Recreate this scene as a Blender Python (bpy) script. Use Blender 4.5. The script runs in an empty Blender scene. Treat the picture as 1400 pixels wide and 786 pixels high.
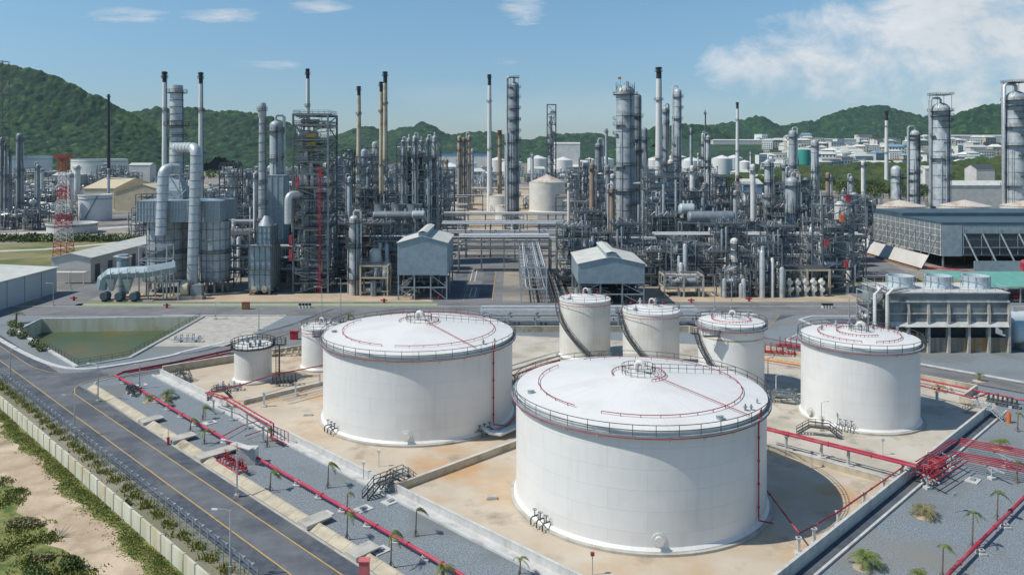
import bpy, math, random
import numpy as np
from mathutils import Vector, Matrix
R = math.radians
C = bpy.context.scene.collection
S = bpy.context.scene
# ------------------------------------------------------------------ camera
FPX, CX, HY, H = 1089.0, 700.0, 207.0, 45.0
cd = bpy.data.cameras.new('camera'); cam = bpy.data.objects.new('camera', cd); C.objects.link(cam)
cam.location = (0, 0, H); cam.rotation_euler = (R(90), 0, 0)
cd.sensor_width = 36; cd.lens = 36 * FPX / 1400; cd.shift_y = -(393 - HY) / 1400
cd.clip_start = .5; cd.clip_end = 30000
S.camera = cam
# ------------------------------------------------------------------ light
SUN_EL = R(52); SD = Vector((.966, .259))          # SD = the way the shadows fall
w = bpy.data.worlds.new('World'); S.world = w; w.use_nodes = True
nt = w.node_tree; N = nt.nodes; L = nt.links
bg = N['Background']; bg.inputs[1].default_value = .086
sky = N.new('ShaderNodeTexSky'); sky.sky_type = 'NISHITA'; sky.sun_disc = False
sky.sun_elevation = SUN_EL; sky.sun_rotation = math.atan2(-SD.x, -SD.y)
sky.air_density = 1.0; sky.dust_density = .25; sky.ozone_density = 3.0; sky.altitude = 0
def wn(t, **k):
    n = N.new(t)
    for a, b in k.items(): setattr(n, a, b)
    return n
def wm(op, a, b=None, c=None, clamp=False):
    n = N.new('ShaderNodeMath'); n.operation = op; n.use_clamp = clamp
    for i, q in enumerate((a, b, c)):
        if q is None: continue
        if isinstance(q, (int, float)): n.inputs[i].default_value = q
        else: L.new(q, n.inputs[i])
    return n.outputs[0]
tc = wn('ShaderNodeTexCoord'); sx = wn('ShaderNodeSeparateXYZ'); L.new(tc.outputs['Generated'], sx.inputs[0])
yy = wm('MAXIMUM', wm('ABSOLUTE', sx.outputs[1]), .05)
az = wm('DIVIDE', sx.outputs[0], yy); el = wm('DIVIDE', sx.outputs[2], yy)
cmb = wn('ShaderNodeCombineXYZ'); L.new(az, cmb.inputs[0]); L.new(wm('MULTIPLY', el, 1.7), cmb.inputs[1])
def noise(vec, scale, det, rough, off=0.0, dist=0.0):
    n = N.new('ShaderNodeTexNoise'); n.noise_dimensions = '4D'; n.inputs['W'].default_value = off
    n.inputs['Scale'].default_value = scale; n.inputs['Detail'].default_value = det
    n.inputs['Roughness'].default_value = rough; n.inputs['Distortion'].default_value = dist
    L.new(vec, n.inputs['Vector']); return n.outputs['Fac']
def blob(px, py, wx, wy):                            # soft region of the sky around one direction
    a = wm('DIVIDE', wm('SUBTRACT', az, (px - CX) / FPX), wx / FPX)
    b = wm('DIVIDE', wm('SUBTRACT', el, (HY - py) / FPX), wy / FPX)
    d = wm('ADD', wm('MULTIPLY', a, a), wm('MULTIPLY', b, b))
    return wm('SUBTRACT', 1, d, clamp=True)
n1 = noise(cmb.outputs[0], 9, 9, .62, 3.1, .3)
n2 = noise(cmb.outputs[0], 3.2, 8, .6, 7.7, .2)
def mx(*a):
    r = a[0]
    for q in a[1:]: r = wm('MAXIMUM', r, q)
    return r
big = mx(blob(1330, 30, 240, 150), wm('MULTIPLY', blob(1400, 100, 330, 120), .85), wm('MULTIPLY', blob(1110, 90, 220, 80), .8), wm('MULTIPLY', blob(1250, 60, 320, 110), .8))
cl1 = wm('MULTIPLY', wm('SUBTRACT', wm('ADD', wm('MULTIPLY', big, .72), wm('MULTIPLY', n1, 1.6)), 1.12), 2.9, clamp=True)
low = wm('MULTIPLY', mx(blob(800, 145, 330, 38), blob(600, 130, 150, 25), blob(1250, 140, 260, 40)), .5)
cl2 = wm('MULTIPLY', wm('SUBTRACT', wm('ADD', wm('MULTIPLY', low, .5), wm('MULTIPLY', n2, .8)), .52), 1.6, clamp=True)
cw = wn('ShaderNodeCombineXYZ'); L.new(az, cw.inputs[0]); L.new(wm('MULTIPLY', el, 6), cw.inputs[1]); n3 = noise(cw.outputs[0], 14, 9, .68, 1.3, .6)
wisp = mx(blob(302, 22, 90, 13), wm('MULTIPLY', blob(172, 21, 85, 15), .9), wm('MULTIPLY', blob(440, 10, 60, 18), .9), blob(712, 12, 48, 30), wm('MULTIPLY', blob(690, 85, 40, 14), .5), wm('MULTIPLY', blob(370, 92, 90, 14), .5))
cl3 = wm('MULTIPLY', wm('SUBTRACT', wm('ADD', wm('MULTIPLY', wisp, .5), wm('MULTIPLY', n3, 1.15)), .80), 2.6, clamp=True)
cover = wm('MULTIPLY', mx(wm('MULTIPLY', cl1, .76), wm('MULTIPLY', cl2, .42), wm('MULTIPLY', cl3, .62)), 1.0)
shade = wm('ADD', 4.2, wm('MULTIPLY', n1, 9.6))
cc = wn('ShaderNodeCombineXYZ'); L.new(wm('MULTIPLY', shade, 1.0), cc.inputs[0]); L.new(wm('MULTIPLY', shade, .99), cc.inputs[1]); L.new(wm('MULTIPLY', shade, .98), cc.inputs[2])
mixs = wn('ShaderNodeMix', data_type='RGBA'); L.new(cover, mixs.inputs[0])
tint = wn('ShaderNodeMix', data_type='RGBA', blend_type='MULTIPLY'); tint.inputs[0].default_value = 1
L.new(sky.outputs[0], tint.inputs[6])
tm = wn('ShaderNodeMix', data_type='RGBA'); L.new(wm('MULTIPLY', el, 5.0, clamp=True), tm.inputs[0]); tm.inputs[6].default_value = (.74, .86, 1.08, 1); tm.inputs[7].default_value = (1.0, 1.23, 1.26, 1); L.new(tm.outputs[2], tint.inputs[7])
L.new(tint.outputs[2], mixs.inputs[6]); L.new(cc.outputs[0], mixs.inputs[7]); L.new(mixs.outputs[2], bg.inputs[0])
sl = bpy.data.lights.new('sun', 'SUN'); sl.energy = 3.9; sl.angle = R(.53); sl.color = (1, .945, .85)
so = bpy.data.objects.new('sun', sl); C.objects.link(so)
dv = Vector((SD.x * math.cos(SUN_EL), SD.y * math.cos(SUN_EL), -math.sin(SUN_EL)))
so.rotation_euler = dv.to_track_quat('-Z', 'Y').to_euler()
S.view_settings.view_transform = 'Standard'; S.view_settings.look = 'None'
S.view_settings.exposure = 0.08; S.view_settings.gamma = 1
S.cycles.max_bounces = 5; S.cycles.diffuse_bounces = 3; S.cycles.glossy_bounces = 3
S.cycles.transparent_max_bounces = 6; S.cycles.caustics_reflective = False; S.cycles.caustics_refractive = False
S.cycles.volume_bounces = 0
# ------------------------------------------------------------------ pixel <-> place
def Zg(py, h=0): return FPX * (H - h) / (py - HY)
def G(px, py, h=0):
    Z = Zg(py, h); return ((px - CX) / FPX * Z, Z)
def XZ(px, Z): return (px - CX) / FPX * Z
def HT(py, Z): return H - (py - HY) / FPX * Z
Q = math.sqrt(.5)
def UV(u, v): return ((u - v) * Q, (u + v) * Q)
def U3(u, v, z): return ((u - v) * Q, (u + v) * Q, z)
# ------------------------------------------------------------------ materials
M = {}
def mat(name, c1, c2=None, rough=.6, metal=0.0, scale=1.0, detail=5, bump=0.0, bscale=None, rnd=0.0, coord='Object', lo=.35, hi=.65, spec=.5, c3=None, s3=.1, lo3=.5, hi3=.62, stretch=None, bd=.05, c4=None, s4=.3, lo4=.58, hi4=.70):
    m = bpy.data.materials.new(name); m.use_nodes = True; M[name] = m
    t = m.node_tree; n = t.nodes; l = t.links; b = n['Principled BSDF']
    b.inputs['Roughness'].default_value = rough; b.inputs['Metallic'].default_value = metal
    b.inputs['Specular IOR Level'].default_value = spec
    if c2 is None: c2 = tuple(x * .8 for x in c1)
    if coord == 'World':
        src = n.new('ShaderNodeNewGeometry').outputs['Position']
    else: src = n.new('ShaderNodeTexCoord').outputs['Object']
    if stretch:
        mp = n.new('ShaderNodeMapping'); mp.inputs['Scale'].default_value = stretch; l.new(src, mp.inputs[0]); vec = mp.outputs[0]
    else: vec = src
    def nz(sc, dt, v=vec):
        q = n.new('ShaderNodeTexNoise'); q.inputs['Scale'].default_value = sc; q.inputs['Detail'].default_value = dt
        q.inputs['Roughness'].default_value = .6; l.new(v, q.inputs['Vector']); return q.outputs['Fac']
    mr = n.new('ShaderNodeMapRange'); mr.inputs[1].default_value = lo; mr.inputs[2].default_value = hi; l.new(nz(scale, detail), mr.inputs[0])
    mi = n.new('ShaderNodeMix'); mi.data_type = 'RGBA'; l.new(mr.outputs[0], mi.inputs[0])
    mi.inputs[6].default_value = (*c1, 1); mi.inputs[7].default_value = (*c2, 1); out = mi.outputs[2]
    if c3:
        m3 = n.new('ShaderNodeMapRange'); m3.inputs[1].default_value = lo3; m3.inputs[2].default_value = hi3; l.new(nz(s3, 6, src), m3.inputs[0])
        k = n.new('ShaderNodeMix'); k.data_type = 'RGBA'; l.new(m3.outputs[0], k.inputs[0]); l.new(out, k.inputs[6]); k.inputs[7].default_value = (*c3, 1); out = k.outputs[2]
    if c4:
        m4 = n.new('ShaderNodeMapRange'); m4.inputs[1].default_value = lo4; m4.inputs[2].default_value = hi4; l.new(nz(s4, 9, src), m4.inputs[0])
        k4 = n.new('ShaderNodeMix'); k4.data_type = 'RGBA'; l.new(m4.outputs[0], k4.inputs[0]); l.new(out, k4.inputs[6]); k4.inputs[7].default_value = (*c4, 1); out = k4.outputs[2]
    if rnd:
        oi = n.new('ShaderNodeObjectInfo'); r2 = n.new('ShaderNodeMapRange'); l.new(oi.outputs['Random'], r2.inputs[0]); r2.inputs[3].default_value = 1 - rnd; r2.inputs[4].default_value = 1 + rnd * .5
        hs = n.new('ShaderNodeHueSaturation'); l.new(r2.outputs[0], hs.inputs['Value']); l.new(out, hs.inputs['Color']); out = hs.outputs[0]
    l.new(out, b.inputs['Base Color'])
    if bump:
        bp = n.new('ShaderNodeBump'); bp.inputs['Strength'].default_value = bump; bp.inputs['Distance'].default_value = bd
        l.new(nz(bscale or scale * 3, 4), bp.inputs['Height']); l.new(bp.outputs[0], b.inputs['Normal'])
    return m
mat('tan_slab', (.56, .49, .395), (.48, .40, .295), .9, scale=.14, c3=(.50, .31, .155), s3=.06, lo3=.50, hi3=.68, c4=(.30, .25, .19), s4=.16, lo4=.56, hi4=.72, coord='World', bump=.2, bscale=2)
mat('gravel', (.115, .145, .17), (.30, .335, .355), .95, scale=6.5, detail=2, lo=.38, hi=.64, coord='World', bump=.5, bscale=5, bd=.1, c3=(.17, .19, .195), s3=.07, c4=(.26, .25, .21), s4=.035, lo4=.55, hi4=.75)
mat('asphalt', (.115, .125, .14), (.155, .165, .18), .9, scale=.5, coord='World', c3=(.085, .095, .11), s3=.09, lo3=.48, hi3=.6, c4=(.19, .19, .185), s4=.25, lo4=.6, hi4=.72, bump=.1, bscale=8, stretch=(1, 1, 1))
mat('asphalt_dark', (.055, .07, .09), (.095, .11, .13), .9, scale=.8, coord='World', c3=(.125, .135, .145), s3=.12, c4=(.04, .05, .065), s4=.3)
mat('road_grey', (.17, .175, .18), (.21, .21, .21), .9, scale=.3, coord='World', c3=(.14, .145, .15), s3=.08)
mat('yellow_line', (.62, .38, .09), (.45, .30, .12), .8, scale=1.5, coord='World')
mat('white_line', (.68, .67, .62), (.5, .5, .47), .8, scale=2, coord='World')
mat('yard', (.36, .32, .26), (.25, .23, .20), .9, scale=.08, coord='World', c3=(.16, .16, .155), s3=.03, lo3=.45, hi3=.6)
mat('yard_tan', (.52, .42, .30), (.42, .33, .23), .9, scale=.15, coord='World', c3=(.36, .30, .22), s3=.06)
mat('ground', (.25, .23, .17), (.12, .15, .07), .95, scale=.006, coord='World', c3=(.30, .27, .22), s3=.02)
mat('sand', (.52, .41, .285), (.40, .30, .20), .95, scale=.35, coord='World', c4=(.24, .22, .12), s4=.16, lo4=.58, hi4=.75, c3=(.60, .48, .34), s3=.12, bump=.5, bscale=1.2, bd=.15)
mat('grass', (.17, .22, .05), (.33, .30, .11), .95, scale=1.2, coord='World', c3=(.10, .16, .03), s3=.5, bump=1, bscale=5, bd=.3)
mat('lawn', (.17, .165, .06), (.27, .24, .12), .95, scale=.08, coord='World', c3=(.10, .13, .035), s3=.03)
mat('pond_water', (.15, .115, .03), (.07, .11, .055), .3, spec=.2, scale=.06, lo=.38, hi=.56, coord='World', bump=.04, bscale=3)
mat('concrete', (.50, .48, .43), (.38, .36, .31), .88, scale=.5, coord='World', c3=(.28, .27, .23), s3=.25, lo3=.55, hi3=.75)
mat('concrete_light', (.60, .60, .58), (.47, .47, .45), .85, scale=.6, coord='World', c3=(.36, .36, .34), s3=.3, lo3=.56, hi3=.74)
mat('concrete_tan', (.54, .48, .36), (.40, .35, .26), .9, scale=.6, coord='World', c3=(.27, .23, .16), s3=.35, lo3=.55, hi3=.7)
mat('concrete_grey', (.26, .29, .29), (.20, .225, .225), .88, scale=.35, coord='World', c3=(.13, .15, .15), s3=.2, stretch=(1, 1, .25))
mat('mould_wall', (.62, .64, .55), (.50, .47, .33), .9, scale=.5, coord='World', stretch=(1, 1, .12), c3=(.46, .36, .16), s3=.14, lo3=.55, hi3=.72)
mat('basin_wall', (.34, .32, .25), (.16, .15, .13), .9, scale=1.0, coord='World', stretch=(1, 1, .06), c3=(.36, .20, .07), s3=.16, lo3=.55, hi3=.66)
mat('steel', (.20, .24, .26), (.12, .15, .165), .6, .15, scale=.6, rnd=.4, c4=(.13, .07, .045), s4=.5, lo4=.6, hi4=.75)
mat('steel_light', (.36, .41, .43), (.25, .29, .31), .5, .15, scale=.5, rnd=.25)
mat('steel_dark', (.065, .08, .09), (.11, .115, .12), .6, .2, scale=1, rnd=.3)
mat('rail_dark', (.05, .06, .06), (.09, .09, .085), .7, 0, scale=2)
mat('galv', (.53, .57, .59), (.41, .45, .47), .45, .3, scale=1.2, rnd=.2)
mat('pipe_silver', (.70, .72, .72), (.54, .56, .57), .38, .35, scale=.8, rnd=.3)
mat('pipe_grey', (.40, .44, .46), (.27, .30, .32), .5, .15, scale=.7, rnd=.35)
mat('pipe_white', (.74, .74, .71), (.60, .59, .55), .5, 0, scale=.5, rnd=.15)
mat('cladding', (.52, .57, .585), (.38, .425, .445), .5, .12, scale=.35, detail=6, rnd=.22, c3=(.32, .35, .36), s3=.3, stretch=(1, 1, .3), c4=(.30, .25, .20), s4=.4, lo4=.64, hi4=.78)
mat('cladding_dark', (.27, .31, .335), (.18, .205, .225), .5, .15, scale=.4, rnd=.2)
mat('panel_blue', (.36, .45, .49), (.27, .35, .39), .55, .2, scale=.5, coord='World')
mat('rust', (.30, .15, .07), (.19, .09, .05), .85, 0, scale=.6)
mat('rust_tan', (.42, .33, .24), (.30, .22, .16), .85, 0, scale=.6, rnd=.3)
mat('red', (.42, .022, .045), (.30, .018, .035), .6, 0, scale=1.2, rnd=.15, c3=(.38, .10, .11), s3=.5, coord='World')
mat('red_pink', (.50, .035, .085), (.36, .025, .06), .6, 0, scale=1, rnd=.08, c3=(.46, .13, .15), s3=.5, lo3=.5, hi3=.7, c4=(.20, .05, .04), s4=1.6, lo4=.6, hi4=.72, coord='World')
mat('salmon', (.62, .17, .17), (.52, .13, .13), .8, 0, scale=.8)
mat('maroon', (.17, .02, .05), (.11, .015, .04), .5, 0, scale=1)
mat('orange', (.75, .19, .06), (.6, .14, .04), .6, 0, scale=1)
mat('yellow', (.72, .50, .06), (.55, .37, .05), .55, 0, scale=1)
mat('black', (.018, .02, .024), (.03, .03, .035), .65, 0, scale=1)
mat('cream', (.64, .57, .42), (.52, .45, .32), .75, 0, scale=.4, c3=(.40, .33, .22), s3=.2, stretch=(1, 1, .2))
mat('white_stack', (.78, .78, .76), (.66, .66, .64), .55, 0, scale=.4, stretch=(1, 1, .2))
mat('blue', (.035, .14, .30), (.03, .11, .23), .5, 0, scale=1, rnd=.3)
mat('teal', (.05, .36, .30), (.04, .28, .24), .5, 0, scale=1)
mat('green_roof', (.16, .42, .34), (.12, .34, .28), .55, 0, scale=.4)
mat('green_paint', (.28, .38, .18), (.34, .42, .22), .85, 0, scale=.3, coord='World')
mat('leaf', (.11, .17, .035), (.18, .21, .05), .7, 0, scale=1.5, rnd=.3)
mat('leaf_dark', (.035, .075, .018), (.065, .10, .028), .8, 0, scale=.5, coord='World', rnd=.2)
mat('leaf_dry', (.26, .25, .11), (.26, .22, .11), .8, 0, scale=1.5, rnd=.2)
mat('weed', (.22, .28, .05), (.34, .33, .09), .8, 0, scale=1.5, coord='World')
mat('bark', (.22, .18, .14), (.13, .11, .09), .9, 0, scale=4)
mat('hill', (.003, .024, .012), (.018, .062, .022), .95, 0, scale=.035, detail=9, coord='World', c3=(.036, .075, .02), s3=.006, lo3=.5, hi3=.68, c4=(.055, .125, .035), s4=.045, lo4=.55, hi4=.66)
mat('tower_red', (.55, .04, .035), (.4, .03, .03), .6)
mat('roof_grey', (.60, .61, .56), (.48, .49, .46), .75, 0, scale=.3, coord='World')
mat('tan_wall', (.62, .54, .38), (.52, .44, .30), .8, scale=.3)
mat('glass', (.03, .05, .07), (.05, .07, .09), .15)
mat('terracotta', (.42, .16, .10), (.33, .13, .08), .85, scale=.3, rnd=.3)
mat('house_white', (.70, .69, .66), (.58, .57, .53), .8, scale=.1, rnd=.25)
mat('wood_green', (.022, .052, .012), (.06, .085, .022), .95, 0, scale=.05, detail=9, coord='World', c3=(.13, .10, .04), s3=.02, lo3=.58, hi3=.72)
mat('hall_blue', (.07, .12, .15), (.05, .09, .115), .55, scale=.2, coord='World')
mat('slab_pale', (.54, .50, .43), (.45, .41, .33), .9, scale=.14, c3=(.36, .33, .27), s3=.07, lo3=.50, hi3=.70, c4=(.27, .255, .21), s4=.22, lo4=.56, hi4=.70, coord='World', bump=.15, bscale=2)
mat('warehouse_blue', (.22, .36, .50), (.18, .30, .42), .6, scale=.1, rnd=.2)

def tank_mat(name, base, dirt, plate=(9.0, 2.35), amt=.10):      # painted steel plates: welds, faint streaks
    m = bpy.data.materials.new(name); m.use_nodes = True; M[name] = m
    t = m.node_tree; n = t.nodes; l = t.links; b = n['Principled BSDF']
    b.inputs['Roughness'].default_value = .42; b.inputs['Specular IOR Level'].default_value = .45
    co = n.new('ShaderNodeTexCoord').outputs['Object']; s = n.new('ShaderNodeSeparateXYZ'); l.new(co, s.inputs[0])
    def ma(op, a, bb=None, clamp=False):
        q = n.new('ShaderNodeMath'); q.operation = op; q.use_clamp = clamp
        for i, z in enumerate((a, bb)):
            if z is None: continue
            if isinstance(z, (int, float)): q.inputs[i].default_value = z
            else: l.new(z, q.inputs[i])
        return q.outputs[0]
    ang = ma('ARCTAN2', s.outputs[1], s.outputs[0])
    cb = n.new('ShaderNodeCombineXYZ'); l.new(ma('MULTIPLY', ang, 16.2), cb.inputs[0]); l.new(s.outputs[2], cb.inputs[1])
    br = n.new('ShaderNodeTexBrick'); l.new(cb.outputs[0], br.inputs['Vector']); br.inputs['Scale'].default_value = 1
    br.inputs['Brick Width'].default_value = plate[0]; br.inputs['Row Height'].default_value = plate[1]
    br.inputs['Mortar Size'].default_value = .026; br.inputs['Mortar Smooth'].default_value = .6
    br.inputs['Color1'].default_value = (1, 1, 1, 1); br.inputs['Color2'].default_value = (.93, .93, .93, 1); br.inputs['Mortar'].default_value = (.80, .80, .78, 1)
    st = n.new('ShaderNodeCombineXYZ'); l.new(ma('MULTIPLY', ang, 16.0), st.inputs[0]); l.new(ma('MULTIPLY', s.outputs[2], .09), st.inputs[1])
    def nz(v, sc, dt):
        q = n.new('ShaderNodeTexNoise'); q.inputs['Scale'].default_value = sc; q.inputs['Detail'].default_value = dt; l.new(v, q.inputs[0]); return q.outputs['Fac']
    f1 = ma('MULTIPLY', ma('SUBTRACT', nz(st.outputs[0], 1.6, 6), .52), 3.2, True)
    f2 = ma('MULTIPLY', ma('SUBTRACT', nz(co, .22, 6), .48), 2.6, True)
    fac = ma('MULTIPLY', ma('ADD', ma('MULTIPLY', f1, .5), ma('MULTIPLY', f2, .5)), amt * 6, True)
    mi = n.new('ShaderNodeMix'); mi.data_type = 'RGBA'; l.new(fac, mi.inputs[0]); mi.inputs[6].default_value = (*base, 1); mi.inputs[7].default_value = (*dirt, 1)
    mu = n.new('ShaderNodeMix'); mu.data_type = 'RGBA'; mu.blend_type = 'MULTIPLY'; mu.inputs[0].default_value = .55
    l.new(mi.outputs[2], mu.inputs[6]); l.new(br.outputs['Color'], mu.inputs[7]); l.new(mu.outputs[2], b.inputs['Base Color'])
    bp = n.new('ShaderNodeBump'); bp.inputs['Strength'].default_value = .5; bp.inputs['Distance'].default_value = .07
    hh = ma('ADD', ma('MULTIPLY', br.outputs['Fac'], .6), ma('MULTIPLY', nz(co, .35, 3), 1.6)); l.new(hh, bp.inputs['Height']); l.new(bp.outputs[0], b.inputs['Normal'])
tank_mat('tank_white', (.77, .77, .75), (.60, .59, .55), amt=.13)
tank_mat('tank_old', (.70, .69, .64), (.47, .43, .36), (6, 1.9), .2)
tank_mat('roof_white', (.77, .765, .735), (.58, .555, .50), (400, 50), .2)
tank_mat('roof_rusty', (.66, .60, .52), (.38, .20, .09), (400, 50), .35)
tank_mat('tank_blue', (.50, .58, .62), (.36, .43, .46), (6, 1.9), .15)
# ------------------------------------------------------------------ mesh builder
class MB:
    def __init__(s): s.v = []; s.f = []; s.m = []
    def add(s, vs, fs, m=0):
        o = len(s.v); s.v.extend(vs); s.f.extend([tuple(i + o for i in f) for f in fs]); s.m.extend([m] * len(fs)); return s
    def box(s, x0, x1, y0, y1, z0, z1, m=0):
        return s.add([(x0, y0, z0), (x1, y0, z0), (x1, y1, z0), (x0, y1, z0), (x0, y0, z1), (x1, y0, z1), (x1, y1, z1), (x0, y1, z1)],
                     [(0, 3, 2, 1), (4, 5, 6, 7), (0, 1, 5, 4), (1, 2, 6, 5), (2, 3, 7, 6), (3, 0, 4, 7)], m)
    def bar(s, p, q, a, b=None, m=0):
        p = Vector(p); q = Vector(q); b = b or a; d = (q - p)
        if d.length < 1e-6: return s
        d.normalize(); up = Vector((0, 0, 1)) if abs(d.z) < .95 else Vector((1, 0, 0))
        x = d.cross(up).normalized() * a * .5; y = x.cross(d).normalized() * b * .5
        vs = [tuple(e + k) for e in (p, q) for k in (-x - y, x - y, x + y, -x + y)]
        return s.add(vs, [(0, 1, 2, 3), (7, 6, 5, 4), (0, 4, 5, 1), (1, 5, 6, 2), (2, 6, 7, 3), (3, 7, 4, 0)], m)
    def tube(s, pts, r, seg=8, m=0, closed=False):
        pts = [Vector(p) for p in pts]; n = len(pts); vs = []; ref = None
        rr = r if isinstance(r, (list, tuple)) else [r] * n
        for i in range(n):
            if closed: d = (pts[(i + 1) % n] - pts[i - 1])
            else: d = (pts[min(i + 1, n - 1)] - pts[max(i - 1, 0)])
            if d.length < 1e-6: d = Vector((0, 0, 1))
            d.normalize()
            if ref is None: ref = Vector((0, 0, 1)) if abs(d.z) < .9 else Vector((1, 0, 0))
            x = d.cross(ref)
            if x.length < 1e-3: ref = Vector((1, .3, 0)) if abs(d.x) < .9 else Vector((0, 0, 1)); x = d.cross(ref)
            x.normalize(); y = x.cross(d).normalized()
            k = 1.0
            if 0 < i < n - 1 and not closed:
                a = (pts[i] - pts[i - 1]); 
                if a.length > 1e-6: k = 1 / max(.6, a.normalized().dot(d))
            ref = y
            for j in range(seg):
                t = 2 * math.pi * j / seg; vs.append(tuple(pts[i] + x * math.cos(t) * rr[i] * k + y * math.sin(t) * rr[i]))
        fs = []
        for i in range(n if closed else n - 1):
            a = i * seg; b = ((i + 1) % n) * seg
            for j in range(seg): fs.append((a + j, a + (j + 1) % seg, b + (j + 1) % seg, b + j))
        if not closed: fs.append(tuple(range(seg))[::-1]); fs.append(tuple(range((n - 1) * seg, n * seg)))
        return s.add(vs, fs, m)
    def lathe(s, x, y, prof, seg=16, m=0, a0=0, a1=None, mats=None):
        full = a1 is None; a1 = a0 + 2 * math.pi if full else a1; n = seg if full else seg + 1; vs = []; fs = []; ms = []
        for r, z in prof:
            for j in range(n):
                t = a0 + (a1 - a0) * j / seg; vs.append((x + r * math.cos(t), y + r * math.sin(t), z))
        for i in range(len(prof) - 1):
            for j in range(seg):
                k = (j + 1) % n if full else j + 1
                fs.append((i * n + j, i * n + k, (i + 1) * n + k, (i + 1) * n + j)); ms.append(mats[i] if mats else m)
        o = len(s.v); s.v.extend(vs); s.f.extend([tuple(i + o for i in f) for f in fs]); s.m.extend(ms); return s
    def cyl(s, x, y, z0, z1, r0, r1=None, seg=12, m=0):
        r1 = r0 if r1 is None else r1
        return s.lathe(x, y, [(.001, z0), (r0, z0), (r1, z1), (.001, z1)], seg, m)
    def hcyl(s, p, q, r, seg=14, m=0, dome=.5):
        p = Vector(p); q = Vector(q); d = (q - p).normalized()
        pts = []; rr = []
        for t in (0, .35, .7, .92): pts.append(p - d * r * dome * (1 - t)); rr.append(max(.02, r * math.sqrt(1 - (1 - t) ** 2)))
        pts.append(p); rr.append(r); pts.append(q); rr.append(r)
        for t in (.92, .7, .35, 0): pts.append(q + d * r * dome * (1 - t)); rr.append(max(.02, r * math.sqrt(1 - (1 - t) ** 2)))
        return s.tube(pts, rr, seg, m)
    def quad(s, a, b, c, d, m=0): return s.add([a, b, c, d], [(0, 1, 2, 3)], m)
    def mesh(s, name, mats, smooth=True, angle=35):
        me = bpy.data.meshes.new(name); me.from_pydata(s.v, [], s.f)
        for q in (mats if isinstance(mats, (list, tuple)) else [mats]): me.materials.append(M[q])
        me.polygons.foreach_set('material_index', s.m)
        if smooth:
            me.polygons.foreach_set('use_smooth', [True] * len(s.f)); me.set_sharp_from_angle(angle=R(angle))
        me.update(); return me
    def build(s, name, mats, parent=None, smooth=True, loc=None, angle=35):
        o = bpy.data.objects.new(name, s.mesh(name, mats, smooth, angle)); C.objects.link(o)
        if parent is not None: o.parent = parent
        if loc: o.location = loc
        return o
AUTO = []
def tag(o, label, cat, group=None, kind=None, auto=False):
    if label: o['label'] = label
    if cat: o['category'] = cat
    if group: o['group'] = group
    if kind: o['kind'] = kind
    if auto: AUTO.append(o)
    return o
def thing(name, label, cat, loc=(0, 0, 0), rz=0, group=None, auto=False):
    o = bpy.data.objects.new(name, None); o.empty_display_size = .5; C.objects.link(o)
    o.location = loc if len(loc) == 3 else (*loc, 0); o.rotation_euler = (0, 0, rz)
    return tag(o, label, cat, group, auto=auto)
CH = {}
def dup(root, loc, rz=0, label=None, group=None, auto=False, scale=None):
    kids = CH.get(root.name)
    if kids is None:
        kids = [(c, list(c.children)) for c in root.children]; CH[root.name] = kids
    r = root.copy(); C.objects.link(r); r.location = loc if len(loc) == 3 else (*loc, 0); r.rotation_euler = (0, 0, rz)
    if scale: r.scale = scale
    if label: r['label'] = label
    if group: r['group'] = group
    for ch, gs in kids:
        c = ch.copy(); C.objects.link(c); c.parent = r
        for g in gs:
            d = g.copy(); C.objects.link(d); d.parent = c
    if auto: AUTO.append(r)
    return r
def struct(name, mb, m, smooth=False):
    return tag(mb.build(name, m, None, smooth), None, None, kind='structure')
def sheet(name, pts, z, m):
    b = MB(); b.add([(p[0], p[1], z) for p in pts], [tuple(range(len(pts)))]); o = b.build(name, m, None, False)
    me = o.data
    if me.polygons[0].normal.z < 0: me.flip_normals()
    o['kind'] = 'structure'; return o
def PX(*pp): return [G(*p) for p in pp]
def UVs(*pp): return [UV(*p) for p in pp]
def ribbon(name, pts, wd, z, m):
    pts = [Vector(p) for p in pts]; vs = []
    for i, p in enumerate(pts):
        d = (pts[min(i + 1, len(pts) - 1)] - pts[max(i - 1, 0)]).normalized(); n = Vector((-d.y, d.x)) * wd * .5
        vs += [(p.x + n.x, p.y + n.y, z), (p.x - n.x, p.y - n.y, z)]
    fs = [(2 * i + 1, 2 * i + 3, 2 * i + 2, 2 * i) for i in range(len(pts) - 1)]
    return struct(name, MB().add(vs, fs), m)
def smooth_line(pts, n=6):
    P = [Vector(p) for p in pts]; out = []
    for i in range(len(P) - 1):
        a = P[max(i - 1, 0)]; b = P[i]; c = P[i + 1]; d = P[min(i + 2, len(P) - 1)]
        for k in range(n):
            t = k / n; out.append(.5 * ((2 * b) + (c - a) * t + (2 * a - 5 * b + 4 * c - d) * t * t + (3 * b - a - 3 * c + d) * t ** 3))
    out.append(P[-1]); return out
def railing(mb, pts, h=1.1, step=2.4, r=.032, closed=False, m=0, mid=True):
    P = [Vector(p) for p in pts]; 
    if closed: P = P + [P[0]]
    for z in ((h, h * .52) if mid else (h,)):
        for a, b in zip(P[:-1], P[1:]): mb.bar(a + Vector((0, 0, z)), b + Vector((0, 0, z)), r * 2, m=m)
    acc = 0
    mb.bar(P[0], P[0] + Vector((0, 0, h)), r * 2, m=m)
    for a, b in zip(P[:-1], P[1:]):
        Ln = (b - a).length; t = step - acc
        while t <= Ln + 1e-6:
            q = a.lerp(b, t / Ln) if Ln > 0 else a; mb.bar(q, q + Vector((0, 0, h)), r * 2, m=m); t += step
        acc = Ln - (t - step)
    return mb
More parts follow.
